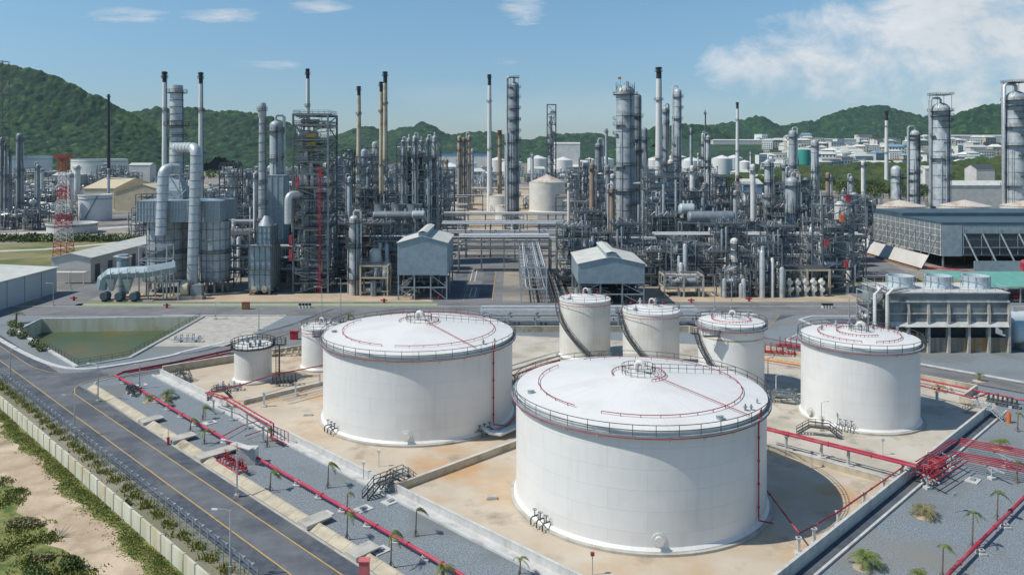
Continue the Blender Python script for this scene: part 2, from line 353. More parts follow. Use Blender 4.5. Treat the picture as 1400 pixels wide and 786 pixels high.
def circ(r, z, n=32, a0=0, a1=2 * math.pi, x=0, y=0):
    full = abs(a1 - a0 - 2 * math.pi) < 1e-6; k = n if full else n + 1
    return [(x + r * math.cos(a0 + (a1 - a0) * i / n), y + r * math.sin(a0 + (a1 - a0) * i / n), z) for i in range(k)]
# ================================================================== SETTING
sheet('ground', [(-7000, -300), (7000, -300), (7000, 9000), (-7000, 9000)], -.02, 'ground') if False else None
# ground with the pond cut out of it
pond = [G(275, 434), G(176, 489), G(106, 501), G(25, 453), G(58, 437)]
def ring_ground():
    b = MB(); out = [(-7000, -300), (7000, -300), (7000, 9000), (-7000, 9000)]
    import bmesh
    from mathutils.geometry import tessellate_polygon
    def sub(outer, holes, z, name, m):
        allp = [Vector((p[0], p[1], z)) for p in outer]; loops = [allp]; vs = list(allp)
        for hl in holes:
            hp = [Vector((p[0], p[1], z)) for p in hl]; loops.append(hp); vs += hp
        tr = tessellate_polygon(loops); mb = MB()
        fs = []
        for t in tr:
            a, c, d = (vs[i] for i in t)
            fs.append(tuple(t) if (c - a).cross(d - a).z > 0 else tuple(reversed(t)))
        mb.add([tuple(v) for v in vs], fs); return struct(name, mb, m)
    sub(out, [pond], 0, 'ground', 'ground')
    # gravel plot: inside the main road up to the cross road
    g = [UV(49.6, 20), UV(260, 20), (150, 219), (-190, 219), UV(49.6, 260)]
    g = [UV(49.6, 15), UV(190, 15), (160, 218.5), (-230, 218.5), (-230, 190), UV(49.6, 205)]
    sub(g, [pond], .02, 'gravel_ground', 'gravel')
ring_ground()
# pond pit
b = MB(); n = len(pond); cxp = sum(p[0] for p in pond) / n; cyp = sum(p[1] for p in pond) / n
for i in range(n):
    p, q = pond[i], pond[(i + 1) % n]
    b.quad((p[0], p[1], -5.5), (q[0], q[1], -5.5), (q[0], q[1], .05), (p[0], p[1], .05))
b.add([(p[0], p[1], -5.5) for p in pond], [tuple(range(n))])
struct('pond_wall', b, 'mould_wall')
sheet('pond_water', [(cxp + (p[0] - cxp) * .999, cyp + (p[1] - cyp) * .999) for p in pond], -3.4, 'pond_water')
def kerb(name, pts, wd, h, m='concrete', z0=0, closed=False):
    b = MB(); P = [Vector((*p[:2], 0)) for p in pts]; n = len(P); L_, R_ = [], []
    for i in range(n):
        if closed: d = (P[(i + 1) % n] - P[i - 1])
        else: d = (P[min(i + 1, n - 1)] - P[max(i - 1, 0)])
        d.normalize(); nn = Vector((-d.y, d.x, 0)) * wd / 2; L_.append(P[i] + nn); R_.append(P[i] - nn)
    vs = []
    for i in range(n): vs += [(L_[i].x, L_[i].y, z0), (L_[i].x, L_[i].y, h), (R_[i].x, R_[i].y, h), (R_[i].x, R_[i].y, z0)]
    fs = []
    for i in range(n if closed else n - 1):
        a = 4 * i; c = 4 * ((i + 1) % n)
        fs += [(a, a + 1, c + 1, c), (a + 1, a + 2, c + 2, c + 1), (a + 2, a + 3, c + 3, c + 2)]
    if not closed: fs += [(0, 3, 2, 1), (4 * n - 4, 4 * n - 3, 4 * n - 2, 4 * n - 1)]
    b.add(vs, fs)
    return struct(name, b, m)
kerb('pond_kerb', [(p[0] + (p[0] - cxp) * .5 / math.hypot(p[0] - cxp, p[1] - cyp) * 1.3, p[1] + (p[1] - cyp) / math.hypot(p[0] - cxp, p[1] - cyp) * .75) for p in pond], .8, .3, 'concrete_light', z0=-.01, closed=True)
# main road (runs along v)
sheet('road', UVs((40.4, 40), (49.4, 40), (49.4, 260), (40.4, 260)), .03, 'asphalt_dark')
sheet('road_lane', UVs((43.35, 40), (47.0, 40), (47.0, 163), (43.35, 163)), .036, 'asphalt')
sheet('road_junction', UVs((43.35, 163), (47.0, 163), (49.0, 167), (56, 169.6), (56, 176), (49.5, 179), (47, 184), (46.5, 200), (46.5, 260), (43.35, 260)), .037, 'asphalt')
sheet('yellow_line', UVs((43.2, 40), (43.36, 40), (43.36, 260), (43.2, 260)), .042, 'yellow_line')
ye = smooth_line([UV(47.1, 40), UV(47.1, 90), UV(47.1, 155), UV(47.5, 163), UV(49.4, 167.4), UV(53, 169.2), UV(62, 170.2), UV(79, 171.2), G(352, 468), G(410, 450), G(455, 436)], 8)
ribbon('yellow_line', ye, .16, .046, 'yellow_line')
ye2 = smooth_line([UV(46.6, 260), UV(46.6, 200), UV(47.2, 186), UV(49.5, 179.5), UV(54, 176.2)], 8)
ribbon('yellow_line', ye2, .14, .046, 'yellow_line')
side = smooth_line([UV(48, 172.8), UV(60, 172.9), UV(72, 173.1), G(300, 480.5), G(360, 461), G(415, 445), G(450, 431), G(470, 424)], 8)
ribbon('side_road', side, 8.2, .028, 'asphalt_dark')
ribbon('side_road_lane', side[4:], 5.6, .034, 'road_grey')
# kerbs along the side road and the pond bank
kerb('kerb', smooth_line([UV(47.6, 255), UV(48.3, 212), UV(49.8, 190), UV(52.6, 180.6), UV(58, 177.6), UV(70, 177.2), G(255, 480), G(330, 463), G(352, 458)], 8), 1.1, .12, 'concrete_light')
kerb('kerb', smooth_line([UV(49.4, 40), UV(49.5, 120), UV(50.2, 158), UV(51.7, 165.6), UV(55, 168.0), UV(70, 168.8), G(300, 489), G(360, 470), G(405, 455)], 10), .28, .13, 'concrete')
# drain: sloping slab beside the road
b = MB()
for i in range(40):
    v0 = 44 + i * 3; v1 = v0 + 2.95
    b.add([U3(49.75, v0, .05), U3(51.0, v0, .55), U3(51.25, v0, .55), U3(51.25, v0, 0), U3(49.75, v1, .05), U3(51.0, v1, .55), U3(51.25, v1, .55), U3(51.25, v1, 0)],
          [(0, 1, 5, 4), (1, 2, 6, 5), (2, 3, 7, 6), (0, 3, 2, 1), (4, 5, 6, 7)])
struct('roadside_drain', b, 'concrete_tan')
for (px, py, L_) in ((300, 622, 7), (245, 603, 4.2), (208, 577, 3.8), (438, 713, 4), (510, 752, 3.6)):   # slab bridges over the drain
    X, Y = G(px, py); u = (X + Y) * Q; v = (Y - X) * Q; b = MB()
    b.add([U3(49.5, v - 1.1, .1), U3(49.5 + L_ * .9, v - 1.1, .6), U3(49.5 + L_ * .9, v + 1.1, .6), U3(49.5, v + 1.1, .1), U3(49.5, v - 1.1, .62), U3(49.5 + L_ * .9, v - 1.1, .72), U3(49.5 + L_ * .9, v + 1.1, .72), U3(49.5, v + 1.1, .62)],
          [(0, 3, 2, 1), (4, 5, 6, 7), (0, 1, 5, 4), (1, 2, 6, 5), (2, 3, 7, 6), (3, 0, 4, 7)])
    struct('drain_crossing', b, 'concrete')
# left of the wall
sheet('sand_track', UVs((-60, 40), (35.2, 40), (35.2, 330), (-60, 330)), .012, 'sand')
# cross road, yards
sheet('cross_road', [(-260, 219), (260, 219), (260, 230.5), (-260, 230.5)], .026, 'road_grey')
sheet('yard_strip', [(-110, 231), (250, 231), (250, 239), (-110, 239)], .022, 'road_grey')
sheet('painted_strip', [(-128, 232.6), (-20, 232.6), (-20, 235.4), (-128, 235.4)], .03, 'green_paint')
sheet('paving', [(-122, 238.2), (-24, 238.2), (-24, 252), (-122, 252)], .034, 'yard_tan')
sheet('paving', [(40, 238), (106, 238), (106, 262), (40, 262)], .034, 'yard_tan')
kerb('kerb', [(-200, 230.8), (260, 230.8)], .35, .14, 'concrete_light')
kerb('kerb', [(-96, 218.6), (-62, 218.6)], .5, .14, 'concrete_light')
sheet('yard', [(-420, 239.5), (420, 239.5), (560, 760), (-560, 760)], .012, 'yard')
sheet('yard', [(-560, 760.5), (560, 760.5), (900, 1400), (-600, 1400)], .013, 'yard')
sheet('street', [(-22, 231), (-3, 231), (-3, 345), (-22, 345)], .04, 'road_grey')
for x0 in (-20.6, -10.3): sheet('street_lane', [(x0, 244), (x0 + 4.6, 244), (x0 + 4.6, 300), (x0, 300)], .046, 'asphalt')
kerb('kerb', [(-13.2, 246), (-13.2, 262), (-11.6, 262), (-11.6, 246)], .35, .16, 'concrete_light', closed=True)
kerb('kerb', [(-14.4, 275), (-14.8, 300), (-13.2, 300), (-12.9, 275)], .35, .16, 'concrete_light', closed=True)
for p in ([(-14.7, 240), (-14.7, 300)], [(-6, 240), (-6, 300)]): ribbon('yellow_line', p, .18, .052, 'yellow_line')
sheet('sandy_yard', PX((596, 262), (735, 258), (735, 330), (606, 330)), .03, 'yard_tan')
sheet('pond_apron', PX((276, 432.6), (392, 432), (312, 473.5), (206, 473.5)), .034, 'concrete')
# right road (also along v)
sheet('plant_road', UVs((171.6, 20), (179.2, 20), (179.2, 92), (188, 108), (180, 116), (171.6, 100)), .03, 'asphalt_dark')
sheet('plant_road_lane', UVs((173.0, 20), (178.2, 20), (178.2, 93), (190, 118), (184, 122), (173, 98)), .035, 'road_grey')
sheet('plant_road', [UV(171.6, 100), UV(188, 100), (78, 219.2), (56, 219.2)], .0315, 'asphalt_dark')
sheet('plant_road_lane', [UV(173, 98), UV(178.4, 94), (73.5, 219.2), (60, 219.2)], .0365, 'road_grey')
ribbon('yellow_line', [UV(172.9, 20), UV(172.9, 98), (60, 219)], .15, .042, 'yellow_line')
ribbon('yellow_line', [UV(178.3, 20), UV(178.3, 94), (73.6, 219)], .15, .042, 'yellow_line')
kerb('kerb', [UV(180.2, 20), UV(180.2, 88), (78, 205), (77, 213), (82, 217.5), (130, 217.8)], .9, .16, 'concrete_light')
kerb('kerb', [UV(170.6, 52), UV(170.6, 96), (56, 214)], 1.0, .3, 'concrete_tan')
sheet('island', [(84, 206), (110, 206), (110, 214), (84, 214)], .03, 'asphalt_dark')
# right part beyond the cooling tower
sheet('lawn', [(118, 268), (190, 268), (190, 286), (118, 286)], .03, 'lawn')
sheet('service_road', [G(1120, 330), G(1180, 340), G(1262, 385), G(1190, 385), G(1130, 372)], .03, 'road_grey')
sheet('lawn', PX((-120, 336), (0, 334), (182, 324), (160, 345), (70, 368), (-120, 366)), .034, 'lawn')
ribbon('service_road', [G(-60, 346), G(60, 341), G(150, 333), G(190, 326)], 5, .05, 'concrete_light')
ribbon('service_road', [G(-60, 322), G(60, 318), G(190, 309)], 9, .05, 'concrete_light')
sheet('access_road', PX((60, 405), (140, 386), (178, 386), (118, 412), (105, 424), (40, 424)), .03, 'road_grey')
sheet('lawn', [XZ(985, 760) and (XZ(985, 760), 760), (XZ(1110, 760), 760), (XZ(1110, 1080), 1080), (XZ(985, 1080), 1080)], .04, 'lawn')
# bund floors
sheet('bund_floor', UVs((63.7, 38.9), (167.5, 38.9), (167.5, 92), (138, 137.5), (100, 162), (63.7, 164)), .03, 'tan_slab')

# ------------------------------------------------------------------ hills (wooded, real relief)
def vnoise(x, y, seed):
    r = np.random.RandomState(seed); T = r.rand(256, 256)
    xi = np.floor(x).astype(int); yi = np.floor(y).astype(int); fx = x - xi; fy = y - yi
    fx = fx * fx * (3 - 2 * fx); fy = fy * fy * (3 - 2 * fy)
    g = lambda a, b: T[a % 256, b % 256]
    return (g(xi, yi) * (1 - fx) + g(xi + 1, yi) * fx) * (1 - fy) + (g(xi, yi + 1) * (1 - fx) + g(xi + 1, yi + 1) * fx) * fy
def crowns(x, y, cell, seed):
    r = np.random.RandomState(seed); J = r.rand(256, 256, 3); xi = np.floor(x / cell).astype(int); yi = np.floor(y / cell).astype(int); best = np.zeros_like(x)
    for dx in (-1, 0, 1):
        for dy in (-1, 0, 1):
            a = xi + dx; c = yi + dy; j = J[a % 256, c % 256]
            d = np.hypot((a + j[..., 0]) * cell - x, (c + j[..., 1]) * cell - y) / (cell * (.55 + .35 * j[..., 2]))
            best = np.maximum(best, np.sqrt(np.clip(1 - d * d, 0, 1)) * (.6 + .6 * j[..., 2]))
    return best
def hill(name, prof, Zr, front, back, res, seed, crown=9.0, gully=.2, m_='hill'):
    crown *= 1.45
    xs = [XZ(p[0], Zr) for p in prof]; hs = [max(0, HT(p[1], Zr)) for p in prof]
    x0, x1 = xs[0], xs[-1]; nx = int((x1 - x0) / res); ny = int((front + back) / res)
    gx = np.linspace(x0, x1, nx); gy = np.linspace(Zr - front, Zr + back, ny); X, Y = np.meshgrid(gx, gy)
    rid = np.interp(X + 40 * (vnoise(X / 300, Y / 300, seed) - .5), xs, hs)
    t = np.where(Y < Zr, (Zr - Y) / front, (Y - Zr) / back); sh = np.clip(1 - t, 0, 1); sh = sh ** .9 * (1 - .25 * np.sin(math.pi * sh))
    gl = (vnoise(X / 170 + 9, Y / 420, seed + 1) * .6 + vnoise(X / 70, Y / 160, seed + 2) * .4)
    Zz = rid * sh * (1 - gully * 2 * gl * (1 - sh)) + (vnoise(X / 60, Y / 60, seed + 3) - .5) * 10 * sh
    m = np.clip(Zz / 12, 0, 1); Zz += ((crowns(X, Y, crown, seed + 4) * .5 + crowns(X, Y, crown * 2.1, seed + 6) * .45 + crowns(X, Y, crown * .6, seed + 7) * .35) * crown * .8 - crown * .75) * m - 2.5
    vs = np.stack([X, Y, Zz], -1).reshape(-1, 3)
    idx = np.arange(nx * ny).reshape(ny, nx); f = np.stack([idx[:-1, :-1], idx[:-1, 1:], idx[1:, 1:], idx[1:, :-1]], -1).reshape(-1, 4)
    me = bpy.data.meshes.new(name); me.vertices.add(len(vs)); me.vertices.foreach_set('co', vs.ravel())
    me.loops.add(f.size); me.loops.foreach_set('vertex_index', f.ravel().astype('i')); me.polygons.add(len(f))
    me.polygons.foreach_set('loop_start', np.arange(0, f.size, 4).astype('i')); me.polygons.foreach_set('loop_total', np.full(len(f), 4, 'i'))
    me.update(calc_edges=True); me.materials.append(M[m_]); me.validate()
    o = bpy.data.objects.new(name, me); C.objects.link(o); o['kind'] = 'structure'
hill('hills', [(-330, 70), (-200, 66), (-80, 76), (0, 83), (50, 93), (88, 108), (112, 117), (150, 133), (182, 152), (215, 172), (250, 192), (300, 212)], 1900, 420, 500, 2.8, 1, 8.5)
hill('hills', [(60, 212), (120, 178), (165, 158), (195, 150), (215, 146), (260, 147), (330, 150), (365, 158), (400, 172), (440, 190), (500, 212)], 2500, 500, 600, 4.5, 11, 11)
hill('hills', [(380, 212), (420, 191), (455, 184), (478, 177), (505, 171), (525, 179), (550, 173), (576, 167), (592, 173), (606, 182), (618, 184), (650, 178), (680, 181), (705, 189), (722, 190), (760, 184), (805, 180), (835, 183), (880, 190), (940, 212)], 3900, 900, 700, 8, 21, 16)
hill('hills', [(820, 212), (860, 186), (885, 174), (912, 168), (945, 168), (975, 174), (1010, 186), (1060, 212)], 3000, 550, 600, 6, 31, 13)
hill('hills', [(900, 212), (960, 172), (1000, 166), (1016, 160), (1032, 156), (1048, 162), (1066, 170), (1090, 168), (1115, 163), (1140, 153), (1165, 146), (1188, 143), (1215, 145), (1240, 151), (1268, 161), (1300, 172), (1350, 190), (1420, 212)], 4300, 1000, 700, 9, 41, 17)
hill('hills', [(1210, 212), (1250, 184), (1285, 162), (1310, 151), (1340, 143), (1375, 136), (1420, 129), (1500, 124), (1600, 135), (1700, 160)], 3100, 620, 700, 6, 51, 13)
hill('hills', [(930, 262), (975, 246), (1010, 236), (1060, 230), (1110, 226), (1160, 219), (1200, 217), (1250, 217), (1300, 219), (1350, 214), (1420, 209), (1520, 206)], 1150, 290, 330, 2.0, 61, 6.5, .2, 'wood_green')
tr_ = MB(); xs_ = [XZ(900, 1500), 2600]; tr_.add([(xs_[0], 1380, -.5), (xs_[1], 1380, -.5), (xs_[1], 2550, 78), (XZ(900, 2550), 2550, 78), (xs_[1], 2700, 60), (XZ(900, 2550), 2700, 60)], [(0, 1, 2, 3), (3, 2, 4, 5)]); struct('terrain', tr_, 'hill')
# ------------------------------------------------------------------ foliage helpers
def leaves(mb, n, cx, cy, cz, rx, ry, rz, s, rng, m=0, hollow=.4):
    for _ in range(n):
        while 1:
            a, b_, c = rng.uniform(-1, 1), rng.uniform(-1, 1), rng.uniform(-1, 1); d = a * a + b_ * b_ + c * c
            if hollow < d < 1: break
        p = Vector((cx + a * rx, cy + b_ * ry, cz + c * rz)); x = Vector((rng.gauss(0, 1), rng.gauss(0, 1), rng.gauss(0, 1))).normalized() * s * rng.uniform(.6, 1.3)
        y = x.cross(Vector((rng.gauss(0, 1), rng.gauss(0, 1), rng.gauss(0, 1)))).normalized() * s * rng.uniform(.5, 1)
        mb.add([tuple(p - x), tuple(p + y), tuple(p + x), tuple(p - y)], [(0, 1, 2, 3)], m)
rng = random.Random(4)
def wood(name, boxes, n, s, m, seed, hmin=4, hmax=9):
    g = random.Random(seed); mb = MB()
    for (pa, pb, ya, yb, k) in boxes:
        for _ in range(k):
            px = g.uniform(pa, pb); Z = g.uniform(ya, yb); X = XZ(px, Z); r = g.uniform(3, 6.5); h = g.uniform(hmin, hmax)
            mb.cyl(X, Z, 0, h, .35, .15, 5)
            for _ in range(4): 
                ox, oy, oz = g.uniform(-r, r) * .6, g.uniform(-r, r) * .6, g.uniform(-.25, .35) * h
                leaves(mb, n // 4, X + ox, Z + oy, h + oz, r * .7, r * .7, r * .55, s, g, g.choice((0, 0, 1)), .2)
    return mb.build(name, m, None, False)
tag(wood('wood', [(985, 1150, 960, 1060, 70), (1150, 1410, 700, 930, 150), (1040, 1200, 820, 960, 70), (1000, 1060, 880, 960, 20)], 130, .7, ['leaf_dark', 'leaf'], 5), 'dense dark green wood behind the refinery below the white town', 'wood', kind='stuff')
tag(wood('wood', [(150, 400, 1250, 1400, 60), (-20, 60, 1350, 1450, 15), (440, 640, 1700, 1900, 40), (600, 980, 1700, 1900, 60)], 46, 1.5, ['leaf_dark', 'leaf'], 6), 'scattered trees along the foot of the far wooded hills', 'wood', kind='stuff')
tag(wood('hedge', [(-20, 190, 396, 402, 90)], 60, .5, ['leaf_dark', 'leaf'], 16, .6, 1.6), 'long dark hedge row behind the lawn at the left', 'hedge', kind='stuff')
# weeds, grass, shrubs on the left
def tufts(name, pts, label, m, seed, s=.16, per=26, hh=.5):
    g = random.Random(seed); mb = MB()
    for (x, y, k) in pts:
        for _ in range(int(per * k)):
            a = g.uniform(0, 6.28); r = abs(g.gauss(0, .45)) * k; bx, by = x + math.cos(a) * r, y + math.sin(a) * r
            t = g.uniform(.4, 1) * hh * k; dx, dy = g.gauss(0, .35) * t, g.gauss(0, .35) * t; w_ = s * g.uniform(.5, 1.2)
            an = g.uniform(0, 3.14); wx, wy = math.cos(an) * w_ * .5, math.sin(an) * w_ * .5
            mb.add([(bx - wx, by - wy, 0), (bx + wx, by + wy, 0), (bx + dx + wx * .6, by + dy + wy * .6, t), (bx + dx - wx * .6, by + dy - wy * .6, t)], [(0, 1, 2, 3)], g.choice((0, 0, 1)))
    return tag(mb.build(name, m, None, False), label, 'grass', kind='stuff')
g = random.Random(8); pts = []
sheet('grass_verge', UVs((35.2, 60), (35.2, 260)) + UVs(*[(32.9 - .5 * math.sin(v * .23) - .4 * math.sin(v * .61) + .25 * math.sin(v * 1.9), v) for v in range(260, 60, -1)]), .018, 'grass')
for _ in range(6000):
    v = g.uniform(70, 200); u = 35.1 - abs(g.gauss(0, 1.1)) - (.5 * math.sin(v * .23) + .4 * math.sin(v * .61)) * .6
    if u > 31.5 and u < 35.1: x, y = UV(u, v); pts.append((x, y, g.uniform(.5, 1.0)))
tufts('grass', pts, 'rough green grass along the outside foot of the perimeter wall', ['grass', 'weed'], 9, per=9, hh=.16)
pts = []
for _ in range(1500):
    v = g.uniform(72, 200); u = g.gauss(38.9, .45)
    if g.random() < .5 + .5 * math.sin(v * 1.7): x, y = UV(u, v); pts.append((x, y, g.uniform(.5, 1.1)))
tufts('weeds', pts, 'yellow green weeds growing along the foot of the wire fence', ['weed', 'leaf_dry'], 10, per=14, hh=.6)
pts = []
sheet('grass_patch', PX((-30, 660), (18, 664), (30, 678), (22, 700), (44, 712), (66, 722), (60, 744), (86, 750), (112, 768), (120, 800), (-60, 800)), .019, 'grass')
for (px, py, k, sp) in ((8, 686, 110, 2.4), (4, 755, 120, 2.6), (92, 780, 120, 1.6), (50, 768, 90, 2.0), (35, 720, 110, 1.8), (2, 660, 45, 1.6), (70, 735, 90, 1.3), (110, 790, 90, 1.5), (24, 672, 60, 1.0)):
    x, y = G(px, py)
    for _ in range(k): pts.append((x + g.gauss(0, sp * .5), y + g.gauss(0, sp * .5), g.uniform(.4, 1.2)))
tufts('grass', pts, 'patchy grass and low scrub on sand in the bottom left corner', ['grass', 'weed'], 12, per=12, hh=.34)
def shrub(px, py, rx, ry, rz, n, m, label, seed, s=.14):
    x, y = G(px, py); g = random.Random(seed); t = thing('shrub', label, 'shrub', (x, y, 0)); mb = MB()
    for _ in range(5): leaves(mb, n // 5, g.uniform(-.5, .5) * rx, g.uniform(-.5, .5) * ry, rz * g.uniform(.4, .7), rx * .6, ry * .6, rz * .5, s, g, 0, .1)
    mb.build('crown', m, t, False); st = MB()
    for k in range(7):
        a = g.uniform(0, 6.28); st.tube([(0, 0, 0), (math.cos(a) * rx * .3, math.sin(a) * ry * .3, rz * .5), (math.cos(a) * rx * .6, math.sin(a) * ry * .6, rz * .8)], [.05, .035, .015], 5)
    st.build('stem', 'bark', t)
shrub(38, 718, 2.6, 1.2, .7, 1300, 'leaf_dry', 'dull olive shrub spreading low across the pale sand track', 1)
shrub(92, 780, 1.5, 1.2, 1.3, 1100, 'leaf', 'bright green bush at the bottom edge beside the sand track', 2)
shrub(35, 742, 1.7, .9, .7, 700, 'weed', 'low yellow green shrub just below the dull olive one', 3)
shrub(58, 765, 1.2, .9, .6, 500, 'leaf_dry', 'small dry bush between the bright green bush and low scrub', 4)
shrub(40, 790, 1.6, 1.2, 1.0, 900, 'leaf', 'green bush at the bottom left corner among dry sticks', 5)
shrub(172, 690, .8, .6, .6, 300, 'leaf', 'small bush at the foot of the perimeter wall halfway along', 6)
x, y = G(80, 735); t = thing('dead_branch', 'grey leafless branch lying on the sand beside the olive shrub', 'branch', (x, y, 0)); mb = MB(); g = random.Random(3)
for k in range(16):
    a = g.uniform(-.6, 2.4); l_ = g.uniform(.8, 2.2); mb.tube([(0, 0, .05), (math.cos(a) * l_ * .5, math.sin(a) * l_ * .4, g.uniform(.2, .6)), (math.cos(a) * l_, math.sin(a) * l_ * .8, g.uniform(.2, 1.1))], [.05, .035, .012], 4)
mb.build('twigs', 'concrete_tan', t)
# ================================================================== TANKS
def tank(label, X, Y, r, h, group, wall='tank_white', roofm='roof_white', rise=None, seg=96, detail=2, base=.35, ring=True, redpipe=True, stair=None, rail=True, vent=True, spray=True, gird='steel_light'):
    t = thing('storage_tank', label, 'tank', (X, Y, 0), 0, group); rise = rise if rise is not None else r * .13
    b = MB(); b.lathe(0, 0, [(r, .45), (r, h)], seg)
    b.build('shell', wall, t, angle=50)
    b = MB(); b.lathe(0, 0, [(r + .75, .0), (r + .75, .32), (r + .3, .34)], seg); b.build('foundation', 'concrete', t)
    b = MB(); b.lathe(0, 0, [(r + .32, .335), (r + .32, .42), (r + .02, .72), (r, .74)], seg); b.build('base_flange', 'roof_white', t)
    b = MB(); pr = [(r + .12, h - .02), (r + .14, h + .02)]
    for k in range(7):
        f = k / 6; pr.append((r * (1 - f) + .05, h + .03 + rise * (1 - (1 - f) ** 1.25) ))
    pr = [(r, h - .25), (r + .12, h - .2), (r + .12, h + .02)] + [(max(.02, r * (1 - k / 8)), h + .03 + rise * (k / 8)) for k in range(9)]
    b.lathe(0, 0, pr, seg); b.build('roof', roofm, t, angle=12)
    if detail < 1: return t
    if ring:
        b = MB(); b.lathe(0, 0, [(r + .01, h - .62), (r + .62, h - .62), (r + .62, h - .5), (r + .13, h - .5)], seg); b.build('wind_girder', gird, t)
    if rail:
        b = MB(); railing(b, circ(r + (.55 if ring else .05), h - (.5 if ring else -.03), seg // 2), 1.25 if ring else 1.1, 2.6, .034, True); b.build('rim_railing', 'rail_dark', t)
    if redpipe:
        b = MB(); zz = h - .78; b.tube(circ(r + .58, zz, seg), .055, 6, closed=True)
        b.build('red_ring_pipe', 'red', t)
        n_ = int(r * 1.6); me = None
        for k in range(n_):
            if me is None: b = MB(); b.bar((r, 0, h - 1.35), (r + .6, 0, zz - .05), .08); o = b.build('pipe_bracket', 'pipe_white', t); me = o.data
            else: o = bpy.data.objects.new('pipe_bracket', me); C.objects.link(o); o.parent = t
            o.rotation_euler = (0, 0, 2 * math.pi * k / n_)
    if vent:
        vr = min(2.2, r * .17) if r > 8 else r * .3; zb = h + rise * (1 - vr / r) + .05
        b = MB(); railing(b, circ(vr, zb, 20), 1.1, .9 if r > 8 else 1.4, .03, True); b.build('vent_railing', 'rail_dark', t)
        b = MB(); q = h + rise; b.tube([(-.3, 0, q - .2), (-.3, 0, q + .9), (-.15, -.1, q + 1.25), (.25, -.3, q + 1.35), (.6, -.5, q + 1.15), (.7, -.55, q + .75)], .32 if r > 8 else .16, 10); b.build('vent_pipe', 'pipe_white', t)
    return t
def roofz(r, h, rise, rad): return h + .06 + rise * (1 - rad / r)
def spray(t, r, h, rise, arcs, lines):
    b = MB()
    for (rad, a0, a1) in arcs:
        n = max(6, int(abs(a1 - a0) / 5)); P = [(rad * math.cos(R(a0 + (a1 - a0) * i / n)), rad * math.sin(R(a0 + (a1 - a0) * i / n)), roofz(r, h, rise, rad) + .3) for i in range(n + 1)]
        b.tube(P, .055, 5)
        for p in P[::2]: b.bar((p[0], p[1], p[2] - .3), p, .07)
    for (a, r0, r1) in lines:
        b.tube([(r0 * math.cos(R(a)), r0 * math.sin(R(a)), roofz(r, h, rise, r0) + .3), (r1 * math.cos(R(a)), r1 * math.sin(R(a)), roofz(r, h, rise, r1) + .3)], .06, 5)
    b.build('roof_spray_pipe', 'red', t)
def walkway_rail(t, r, h, rise, a, r0, r1):
    b = MB(); 
    P = [(rr * math.cos(R(a)), rr * math.sin(R(a)), roofz(r, h, rise, rr)) for rr in (r0, (r0 + r1) / 2, r1)]; railing(b, P, 1.05, 1.35, .03)
    b.build('roof_walkway_railing', 'rail_dark', t)
def downcomer(t, r, h, a, out, z1=1.2):
    c_, s_ = math.cos(R(a)), math.sin(R(a)); P = [((r + .58) * c_, (r + .58) * s_, h + .6), ((r + .3) * c_, (r + .3) * s_, h - 1.2), ((r + .3) * c_, (r + .3) * s_, z1 + .6), ((r + .34) * c_ , (r + .34) * s_, z1)]
    for (x, y, z) in out: P.append((x, y, z))
    b = MB(); b.tube(P, .10, 7)
    for k in range(1, 5): b.cyl(P[1][0], P[1][1], k * h / 5 - .12, k * h / 5 + .12, .16, seg=8)
    b.build('downcomer', 'maroon' if False else 'red', t)
def manhole(t, r, a, z=1.6, s=.55):
    c_, s_ = math.cos(R(a)), math.sin(R(a)); b = MB(); b.tube([(r * c_ * .995, r * s_ * .995, z), ((r + .06) * c_, (r + .06) * s_, z)], s * 1.45, 20); b.tube([(r * c_, r * s_, z), ((r + .42) * c_, (r + .42) * s_, z)], s * .8, 16)
    b.tube([((r + .42) * c_, (r + .42) * s_, z), ((r + .5) * c_, (r + .5) * s_, z)], s, 18); b.build('manhole', 'pipe_white', t)
def spiral(t, r, h, a0, a1, m='steel_dark'):
    b = MB(); n = int(h / .25); tr = MB()
    for k in range(n):
        f = k / n; a = R(a0 + (a1 - a0) * f); z = h * (1 - f); c_, s_ = math.cos(a), math.sin(a)
        tr.bar(((r + .15) * c_, (r + .15) * s_, z), ((r + .95) * c_, (r + .95) * s_, z), .26, .05)
    tr.build('stair_tread', m, t, False)
    for rr in (r + .18, r + .95):
        P = [(rr * math.cos(R(a0 + (a1 - a0) * k / 16)), rr * math.sin(R(a0 + (a1 - a0) * k / 16)), h * (1 - k / 16)) for k in range(17)]
        for p, q in zip(P[:-1], P[1:]): b.bar(p, q, .07, .3)
        railing(b, P, 1.05, 1.3, .03)
    b.build('stair_rail', m, t, False)
    c_, s_ = math.cos(R(a0)), math.sin(R(a0)); b = MB()
    P = [((r + q) * math.cos(R(a0 + da)), (r + q) * math.sin(R(a0 + da)), h) for q, da in ((.1, -9), (1.5, -9), (1.5, 2), (.1, 2))]
    b.add([(x, y, z - .08) for x, y, z in P] + [(x, y, z) for x, y, z in P], [(0, 3, 2, 1), (4, 5, 6, 7), (0, 1, 5, 4), (1, 2, 6, 5), (2, 3, 7, 6), (3, 0, 4, 7)]); railing(b, P, 1.1, 1.0, .03)
    b.build('stair_landing', m, t, False)
def roof_gadgets(t, r, h, rise, spots, m='pipe_grey'):
    for (a, rad, s) in spots:
        x, y = rad * math.cos(R(a)), rad * math.sin(R(a)); z = roofz(r, h, rise, rad) - .05; b = MB()
        b.cyl(x, y, z, z + .5 * s, .18 * s, seg=8); b.cyl(x, y, z + .5 * s, z + .62 * s, .32 * s, seg=10); b.cyl(x, y, z + .62 * s, z + 1.0 * s, .14 * s, seg=8); b.build('roof_valve', m, t)
